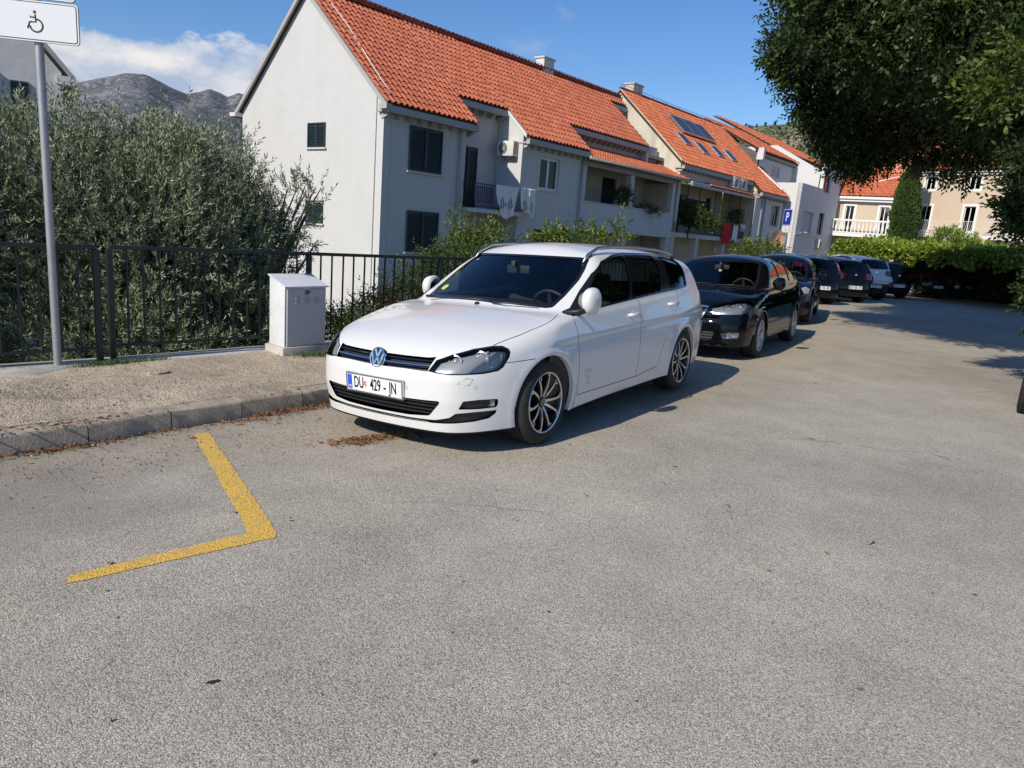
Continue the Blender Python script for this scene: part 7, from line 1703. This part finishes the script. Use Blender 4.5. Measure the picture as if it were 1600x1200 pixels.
HATCH = variant(LIFTBACK, fy=(.06, .36), kf=.12,
    xr=[(.2, -3.10), (.3, -3.16), (.45, -3.20), (.60, -3.19), (.80, -3.14), (1.0, -3.10), (1.4, -2.98)],
    top=[(-3.3, 1.03), (-2.6, 1.03), (-1.5, .985), (-.8, .965), (-.45, .965), (-.2, .965), (.05, .945), (.25, .92), (.45, .88), (.6, .83), (.72, .77), (.80, .72), (.9, .66)],
    plan=[(-3.3, .16), (-2.95, .08), (-2.5, .02), (-2.2, 0), (-.3, 0), (.1, .006), (.35, .03), (.6, .10), (.75, .16), (.9, .26)],
    roof=[(-3.25, 1.33), (-3.0, 1.37), (-2.5, 1.44), (-2.0, 1.475), (-1.5, 1.48), (-1.2, 1.455), (-.9, 1.385), (-.3, 1.2)],
    rw=(-3.10, 1.0, .45, .10), axles=(0, -2.51), wr=.305, crease=(.80, .875, .30, .03))
def lift(d, h):                                  # a taller crossover body from a hatchback
    e = dict(d)
    for k in ('xf', 'xr', 'w', 'g'): e[k] = [(z if z < .15 else z + h, v) for z, v in d[k]]
    e['top'] = [(x, z + h) for x, z in d['top']]; e['roof'] = [(x, z + h * 1.05) for x, z in d['roof']]
    e['ws'] = (d['ws'][0], d['ws'][1] + h, *d['ws'][2:]); e['rw'] = (d['rw'][0], d['rw'][1] + h, *d['rw'][2:])
    e['bottom'] = d['bottom'] + .04; e['wr'] = .335; e['belt'] = d['belt'] + h
    c = d['crease']; e['crease'] = (c[0] + h, *c[1:]); return e
CROSS = lift(HATCH, .10)

def common_cuts(sh, p, rear_x, dlo, quarter=True):
    Rr = p['wr'] + .038
    circ = lambda cx: [(cx + Rr * math.cos(a), p['wr'] + Rr * math.sin(a)) for a in np.linspace(0, 2*math.pi, 36, endpoint=False)]
    h = p['belt'] - .96
    hi = lambda c: c.y > .3 and c.z > .85 + h
    dl = [(x, z + h) for x, z in dlo]
    sh.cut('side_trim', dl, SIDE, hi)
    cx = [(p['dpost'][0], p['dpost'][1])]
    zt = max(z for x, z in dl)
    def inner(x0, x1, s0, s1):                  # a pane between two slanted posts inside the window line
        ins = []
        n = 12
        bot = []; top = []
        for i in range(n + 1):
            t = i / n
            xb = x0[0] + (x1[0] - x0[0]) * t; xt = x0[1] + (x1[1] - x0[1]) * t
            col = [z for z in np.arange(.8, 1.8, .004) if inside((xb, z), dl)]
            cot = [z for z in np.arange(.8, 1.8, .004) if inside((xt, z), dl)]
            if col: bot.append((xb, min(col) + .016))
            if cot: top.append((xt, max(cot) - .020))
        return rounded(bot + top[::-1], .004, 1) if len(bot) > 1 and len(top) > 1 else None
    for nm, a, b in p['panes']:
        pl = inner(a, b, 0, 0)
        if pl: sh.cut(nm, pl, SIDE, hi, over=['side_trim'])
    for ax in p['axles']: sh.cut('hole', circ(ax), SIDE, lambda c: c.y > .25 and c.z < .9)
    wz = p['roof_front']; zb = p['ws'][1] + .015
    sh.cut('windscreen_frit', rounded([(-.1, wz), (.50, wz - .006), (.575, wz - .02), (.655, zb + .12), (.66, zb - .005), (.62, zb - .012), (-.1, zb + .01)], .012, 2), FRONT, lambda c: -1.5 < c.x < -.02 and c.z > zb - .1)
    sh.cut('windscreen', rounded([(-.1, wz - .02), (.48, wz - .028), (.54, wz - .045), (.615, zb + .12), (.61, zb + .03), (-.1, zb + .045)], .02, 2), FRONT, lambda c: -1.5 < c.x < -.02 and c.z > zb - .1, over=['windscreen_frit'])
    bt_ = p['bottom']; sh.cut('under', [(-4, .0), (1.2, .0), (1.2, bt_ + .017), (0, bt_ + .017), (-1, bt_ + .037), (-4, bt_ + .037)], SIDE, lambda c: c.z < bt_ + .1)
    return Rr

def dress(sh, root, paint, Rr, wheels, rich=True, side_glass=None, mirror_h=0.0, lower=None):
    p = sh.b.p; side_glass = side_glass or m_glass_dark
    for d in ('door_front', 'door_rear'): sh.part([d], 'door', paint, root, mode='pair')
    sh.part(['side_trim'], 'window_trim', m_gloss_black, root, .004); sh.part(['under'], 'floor_pan', m_gap, root); sh.part(['gap'], 'shut_line', m_gap, root, .006)
    for nm, a, b in p['panes']: sh.part([nm], 'side_window', [side_glass, m_trim], root, .007, mode='pair')
    sh.part(['windscreen_frit'], 'windscreen_border', [m_gloss_black, m_trim], root, .003); sh.part(['windscreen'], 'windscreen', [m_glass, m_trim], root, .004)
    sh.part(['rear_window'], 'rear_window', [m_glass_dark, m_trim], root, .005)
    wheel_wells(sh, root, Rr); arch_lips(sh, root, lower or paint, Rr); add_wheels(root, sh.b, wheels); cabin(sh, root)
    h = p['belt'] - .96
    for sg in (1, -1): door_mirror(root, (-.46, .93, 1.05 + h), sg, paint, 1.0, 8)
    z = .90 + h
    handle(root, sh, p['handles'][0], z - .02, paint); handle(root, sh, p['handles'][1], z + .01, paint)

LIFTBACK.update(dpost=(0, 0), roof_front=1.36, handles=(-1.36, -2.25), panes=[('p1', (-.66, -.72), (-1.36, -1.50)), ('p2', (-1.43, -1.56), (-2.15, -2.25)), ('p3', (-2.21, -2.30), (-2.66, -2.64))])
DLO_LIFT = [(-.36, .95), (-.50, 1.00), (-.72, 1.12), (-.95, 1.24), (-1.20, 1.335), (-1.45, 1.375), (-1.80, 1.39), (-2.15, 1.372), (-2.45, 1.31), (-2.68, 1.20), (-2.78, 1.085), (-2.70, 1.06), (-2.2, 1.03), (-1.5, .995), (-.8, .96), (-.5, .945)]
DLO_HATCH = [(-.36, .95), (-.50, 1.00), (-.72, 1.12), (-.95, 1.25), (-1.20, 1.355), (-1.45, 1.40), (-1.80, 1.41), (-2.20, 1.395), (-2.45, 1.36), (-2.62, 1.26), (-2.70, 1.10), (-2.60, 1.07), (-2.1, 1.03), (-1.5, .995), (-.8, .96), (-.5, .945)]
for d in (HATCH, CROSS): d.update(dpost=(0, 0), handles=(-1.36, -2.15), panes=[('p1', (-.66, -.72), (-1.36, -1.46)), ('p2', (-1.43, -1.52), (-2.08, -2.14)), ('p3', (-2.16, -2.22), (-2.62, -2.54))])
HATCH['roof_front'] = 1.385; CROSS['roof_front'] = 1.485

def doors(sh, p, front=True):
    h = p['belt'] - .96; left = lambda c: c.y > .3
    A = [(-.42, .28), (-.40, .60), (-.39, .80 + h), (-.385, .945 + h)]; Bq = [(-1.50, 1.0 + h), (-1.47, .80 + h), (-1.46, .28)]
    sh.cut('door_front', A + Bq, SIDE, left, over=[None]); Cq = [(-1.46, .28), (-1.47, .8 + h), (-1.50, 1.0 + h), (-2.45, 1.05 + h), (-2.38, .88 + h), (-2.14, .70), (-2.0, .45), (-1.95, .30)]
    sh.cut('door_rear', Cq, SIDE, left, over=[None])
    pg = [None, 'door_front', 'door_rear']; L_ = lambda c: c.y > .3 and c.z < 1.05 + h
    for ln in (A, Bq, [(-.42, .283), (-1.46, .283), (-1.95, .30), (-2.0, .45), (-2.14, .70), (-2.38, .88 + h), (-2.45, 1.05 + h)]): sh.cut('gap', ln, SIDE, L_, pg, line=.006)

m_lamp_mid = pbr('lamp_chrome_dull', (.40, .41, .43), .22, .6, vary=.45, scale=22)
def black_liftback(mat4, label):
    sh = Shell(Body(LIFTBACK), .042, 70); p = sh.b.p
    doors(sh, p); Rr = common_cuts(sh, p, -3.6, DLO_LIFT)
    nose = lambda c: c.x > .3 and c.y > .25
    hl = [(-.30, .735), (-.14, .775), (.08, .815), (.24, .825), (.30, .79), (.31, .74), (.24, .69), (.10, .655), (-.12, .640), (-.32, .640)]
    sh.cut('headlight', hl, DIAG, nose)
    sh.cut('grille_opening', rounded([(-.1, .735), (.26, .73), (.315, .722), (.235, .565), (-.1, .560)], .02), FRONT, lambda c: c.x > .5)
    sh.cut('lower_grille', rounded([(-.1, .42), (.40, .42), (.46, .40), (.40, .28), (-.1, .27)], .02), FRONT, lambda c: c.x > .5)
    sh.cut('fog_lamp', rounded([(-.24, .385), (-.14, .40), (.02, .40), (.06, .35), (.02, .315), (-.20, .305)], .02), DIAG, nose)
    sh.cut('gap', [(-.35, .73), (-.203, .775), (.0, .785), (.30, .765), (.46, .73)], TOP, lambda c: c.z > .76, [None], line=.006)
    sh.cut('rear_window', [(-.1, 1.36), (.50, 1.33), (.60, 1.12), (-.1, 1.08)], FRONT, lambda c: c.x < -2.4)
    sh.finish()
    root = bpy.data.objects.new('parked_car', None); C.objects.link(root); root.matrix_world = mat4; tag(root, label, 'car')
    sh.part([None], 'body', m_black_paint, root)
    dress(sh, root, m_black_paint, Rr, 'ten', side_glass=m_glass)
    cv = sh.part(['headlight'], 'headlight', [m_clear, m_chrome], root, .003, mode='pair')
    for o, sg in zip(cv, (1, -1)):
        inn = sh.part(['headlight'], 'lamp_housing', [m_lamp_mid, m_lamp_bright], o, .045, mode='left')
        if sg < 0:
            for v in inn.data.vertices: v.co.y *= -1
            inn.data.flip_normals()
        b = MB()
        for x, y, z, r in ((.66, .55, .70, .052), (.545, .665, .72, .055)):
            M = AX((x, y * sg, z), x=(0, 0, 1), z=(1, .4 * sg, 0)); b.lathe([(r, .014), (r * .9, .016), (r * .8, -.01), (r * .5, -.02)], 20, M, 0); b.lathe([(r * .55, -.01), (r * .4, .006), (0, .014)], 16, M, 1); b.tube([M @ Vector((r * 1.12 * math.cos(a), r * 1.12 * math.sin(a), .012)) for a in np.linspace(0, 2*math.pi, 20, endpoint=False)], .006, 5, m=1, closed=True)
        b.build('lamp_reflector', [m_chrome, m_trim], o, True, 50)
    gi = sh.part(['grille_opening'], 'grille', [m_trim, m_chrome], root, .03)
    for k in range(9):
        y = -.22 + .055 * k; b = MB(); b.tube([(sh.surf_x(y, .575) - .018, y, .575), (sh.surf_x(y, .65) - .018, y * 1.08, .65), (sh.surf_x(y, .715) - .02, y * 1.15, .718)], .011, 6); b.build('grille_bar', m_gloss_black, gi)
    b = MB(); pts = [(sh.surf_x(y, z) + .004, y, z) for y, z in [(-.235, .562), (-.12, .557), (0, .556), (.12, .557), (.235, .562), (.28, .64), (.32, .728), (.16, .738), (0, .741), (-.16, .738), (-.32, .728), (-.28, .64)]]
    b.tube(pts, .018, 8, closed=True); b.build('chrome_surround', m_chrome, root, True)
    lg = sh.part(['lower_grille'], 'lower_grille', [m_trim, m_gap], root, .03); b = MB()
    for z in (.305, .34, .375): front_bar(sh, z, z + .007, -.42, .42, -.006, .02, b, 0, 16)
    b.build('grille_bar', m_satin, lg)
    fg = sh.part(['fog_lamp'], 'fog_lamp', [m_clear, m_trim], root, .004, mode='pair')
    for o, sg in zip(fg, (1, -1)):
        inn = sh.part(['fog_lamp'], 'lamp_housing', [m_lamp_bright, m_lamp_bright], o, .03, mode='left')
        if sg < 0:
            for v in inn.data.vertices: v.co.y *= -1
            inn.data.flip_normals()
        b = MB()
        for y, xx in ((.60, .70), (.68, .62)): b.lathe([(.036, .012), (.03, -.005), (0, -.012)], 16, AX((sh.surf_x(y, .355) - .03, y * sg, .355), z=(.8, .5 * sg, 0)))
        b.build('lamp_reflector', m_chrome, o)
        b = MB(); pts = [(sh.surf_y(x, .47) * 0 + x, (sh.surf_y(x, .47) + .004) * sg, .475) for x in (-.50, -1.2, -1.9)]; b.tube(pts, .014, 6, flat=.4, up=(0, 1, 0)); b.build('rubbing_strip', m_trim, root)
    b = MB(); b.lathe([(0, .006), (.045, .004), (.05, -.01)], 20, AX((sh.surf_x(0, .755) + .002, 0, .762), z=(1, 0, .6))); b.build('badge', m_chrome, root)
    plate(root, sh.surf_x(.2, .47) + .012, .475, ('DU', '528', 'HK'), 4)
    wiper(root, [(-.24, -.50, .985), (-.27, -.30, 1.0), (-.23, .05, 1.01)]); wiper(root, [(-.22, .10, .99), (-.24, .35, 1.0), (-.30, .58, .995)])
    b = MB(); b.lathe([(.0, .03), (.022, .015), (.016, -.02), (0, -.03)], 10, Matrix.Translation((-.80, .0, 1.19)) @ Matrix.Rotation(R(90), 4, 'X')); b.build('hanging_air_freshener', pbr('pale_yellow_card', (.6, .6, .2), .6), root)
    return root

_shells = {}
def plain_shell(base, dlo, tail, lower, detail, nose, h):
    sh = Shell(Body(base), detail, 46); p = sh.b.p
    Rr = common_cuts(sh, p, -3.2, dlo)
    tl = lambda c: c.x < -2.6
    ztop = p['rw'][1] + .36
    sh.cut('rear_window', rounded([(-.1, ztop), (.46, ztop - .01), (.54, ztop - .06), (.62, 1.09 + h), (.60, 1.05 + h), (-.1, 1.03 + h)], .02, 2), FRONT, tl)
    if tail == 'high': sh.cut('tail_lamp', [(.60, .98 + h), (.80, .98 + h), (.80, 1.34 + h), (.52, 1.37 + h), (.56, 1.2 + h)], FRONT, tl)
    else: sh.cut('tail_lamp', [(-2.86, .95 + h), (-3.0, 1.0 + h), (-3.5, 1.0 + h), (-3.5, .80 + h), (-2.92, .80 + h)], SIDE, lambda c: c.x < -2.8 and c.y > .42)
    sh.cut('gap', [(-.1, .56), (.48, .56), (.56, .62), (.60, .80), (.62, 1.0 + h)], FRONT, lambda c: c.x < -2.9, [None], line=.008)
    if lower: sh.cut('cladding', [(-4, .1), (1.5, .1), (1.5, .40 + h), (-.3, .40), (-2.1, .40), (-2.9, .52 + h), (-4, .52 + h)], SIDE, lambda c: True, [None])
    if nose:
        sh.cut('headlight', [(-.28, .70 + h), (-.05, .76 + h), (.20, .81 + h), (.27, .76 + h), (.18, .67 + h), (-.28, .62 + h)], DIAG, lambda c: c.x > .3 and c.y > .25)
        sh.cut('lower_grille', [(-.1, .42), (.5, .42), (.44, .27), (-.1, .26)], FRONT, lambda c: c.x > .5)
    sh.finish(); return sh

def plain_car(mat4, label, base, dlo, paint, wheels='seven', tail='low', lower=False, detail=.06, number=('DU', '000', 'AA'), nose=True):
    """a car whose tail is towards us; the nose is built too"""
    key = (id(base), tail, lower); h = base['belt'] - .96; Rr = base['wr'] + .038
    if key in _shells: sh = _shells[key]
    else: sh = _shells[key] = plain_shell(base, dlo, tail, lower, detail, nose, h)
    p = sh.b.p
    root = bpy.data.objects.new('parked_car', None); C.objects.link(root); root.matrix_world = mat4; tag(root, label, 'car')
    sh.part([None], 'body', paint, root); dress(sh, root, paint, Rr, wheels, lower=m_trim if lower else None)
    if lower: sh.part(['cladding'], 'lower_cladding', m_trim, root)
    sh.part(['tail_lamp'], 'tail_lamp', [m_lamp_red, m_gap], root, .003, mode='pair')
    sh.part(['headlight'], 'headlight', [m_lamp_in, m_trim], root, .003, mode='pair'); sh.part(['lower_grille'], 'lower_grille', [m_trim, m_gap], root, .03)
    zp = .52
    if number: plate(root, sh.surf_x(.2, zp, True) - .012, zp, number, -6, rear=True, frame=False)
    b = MB(); xb = sh.surf_x(0, .93 + h, True); b.lathe([(0, .006), (.035, .005), (.042, 0)], 18, AX((xb, 0, .93 + h), z=(-1, 0, .1))); b.build('badge', m_chrome, root)
    b = MB(); front_bar(sh, .50, .53, -.62, .62, .004, .012, b, 0, 14, rear=True); b.build('bumper_strip', m_trim, root)
    b = MB(); x = p['rw'][0] + .55; b.tube([(x, 0, sh.surf_z(x, 0)), (x - .2, 0, sh.surf_z(x, 0) + .16)], [.008, .002], 6); b.build('aerial', m_trim, root)
    b = MB(); zr = p['rw'][1] + .10; xr = sh.surf_x(.1, zr, True) - .012; b.tube([(xr - .01, 0, zr - .06), (xr, .10, zr - .02), (sh.surf_x(.4, zr, True) - .012, .42, zr)], .009, 6); b.build('rear_wiper', m_trim, root)
    return root
# ---------------------------------------------------------------- parked cars behind the estate
GRP = 'dark cars parked nose-in along the curve'
black_liftback(car_matrix((2.76, 10.65), R(239.5), .047, 0), 'black liftback with chrome grille parked directly behind the white estate')
def place(px_az, yaw_deg, base_len, rc): f = Vector((math.cos(R(yaw_deg)), math.sin(R(yaw_deg)))); return Vector(rc) + f * base_len
plain_car(car_matrix((5.78, 16.45), R(245), .03), 'dark hatchback facing us behind the black liftback, half hidden', HATCH, DLO_HATCH, m_black_paint, 'ten', 'low', number=None)
yw = 105
def rear(rc, yaw=yw, L=3.19): f = (math.cos(R(yaw)), math.sin(R(yaw))); return (rc[0] + f[0] * L, rc[1] + f[1] * L)
plain_car(car_matrix(rear((9.18, 21.95)), R(yw)), 'black hatchback seen from behind, tall red lamps beside its rear window', HATCH, DLO_HATCH, m_black_paint, 'ten', 'high', number=('DU', '714', 'EK'))
plain_car(car_matrix(rear((11.1, 24.0)), R(yw)), 'black hatchback seen from behind between the tall-lamped one and the white car', HATCH, DLO_HATCH, m_black_paint, 'seven', 'low', number=('DU', '306', 'FA'))
plain_car(car_matrix(rear((12.98, 26.5)), R(yw)), 'white crossover with black lower bumper, the only pale car among the angled ones', CROSS, DLO_HATCH, m_white_paint, 'seven', 'low', lower=True, number=('DU', '885', 'GI'))
plain_car(car_matrix(rear((14.95, 28.65)), R(yw)), 'black hatchback parked just right of the white crossover', HATCH, DLO_HATCH, m_black_paint, 'seven', 'low', number=('DU', '162', 'HC'))
plain_car(car_matrix(rear((17.9, 31.1)), R(yw)), 'dark crossover with bright red tail lamps at the edge of the tree shade', CROSS, DLO_HATCH, m_grey_paint, 'seven', 'low', number=('DU', '540', 'EV'))
plain_car(car_matrix(rear((20.7, 33.4)), R(yw)), 'dark blue hatchback with a pale number plate under the vines', HATCH, DLO_HATCH, m_navy_paint, 'ten', 'low', number=('DU', '931', 'CB'), detail=.08)
plain_car(car_matrix(rear((22.6, 34.0)), R(yw)), 'black car deep in the shade under the carport, last but one', HATCH, DLO_HATCH, m_black_paint, 'ten', 'low', number=None, detail=.08)
plain_car(car_matrix(rear((24.6, 33.4)), R(yw)), 'grey car deepest in the shade at the right end of the row', CROSS, DLO_HATCH, m_grey_paint, 'ten', 'low', number=None, detail=.08)
plain_car(car_matrix((7.77, 9.26), R(54)), 'dark grey car cut by the right edge of the frame', CROSS, DLO_HATCH, m_grey_paint, 'seven', 'low', number=None, detail=.05)
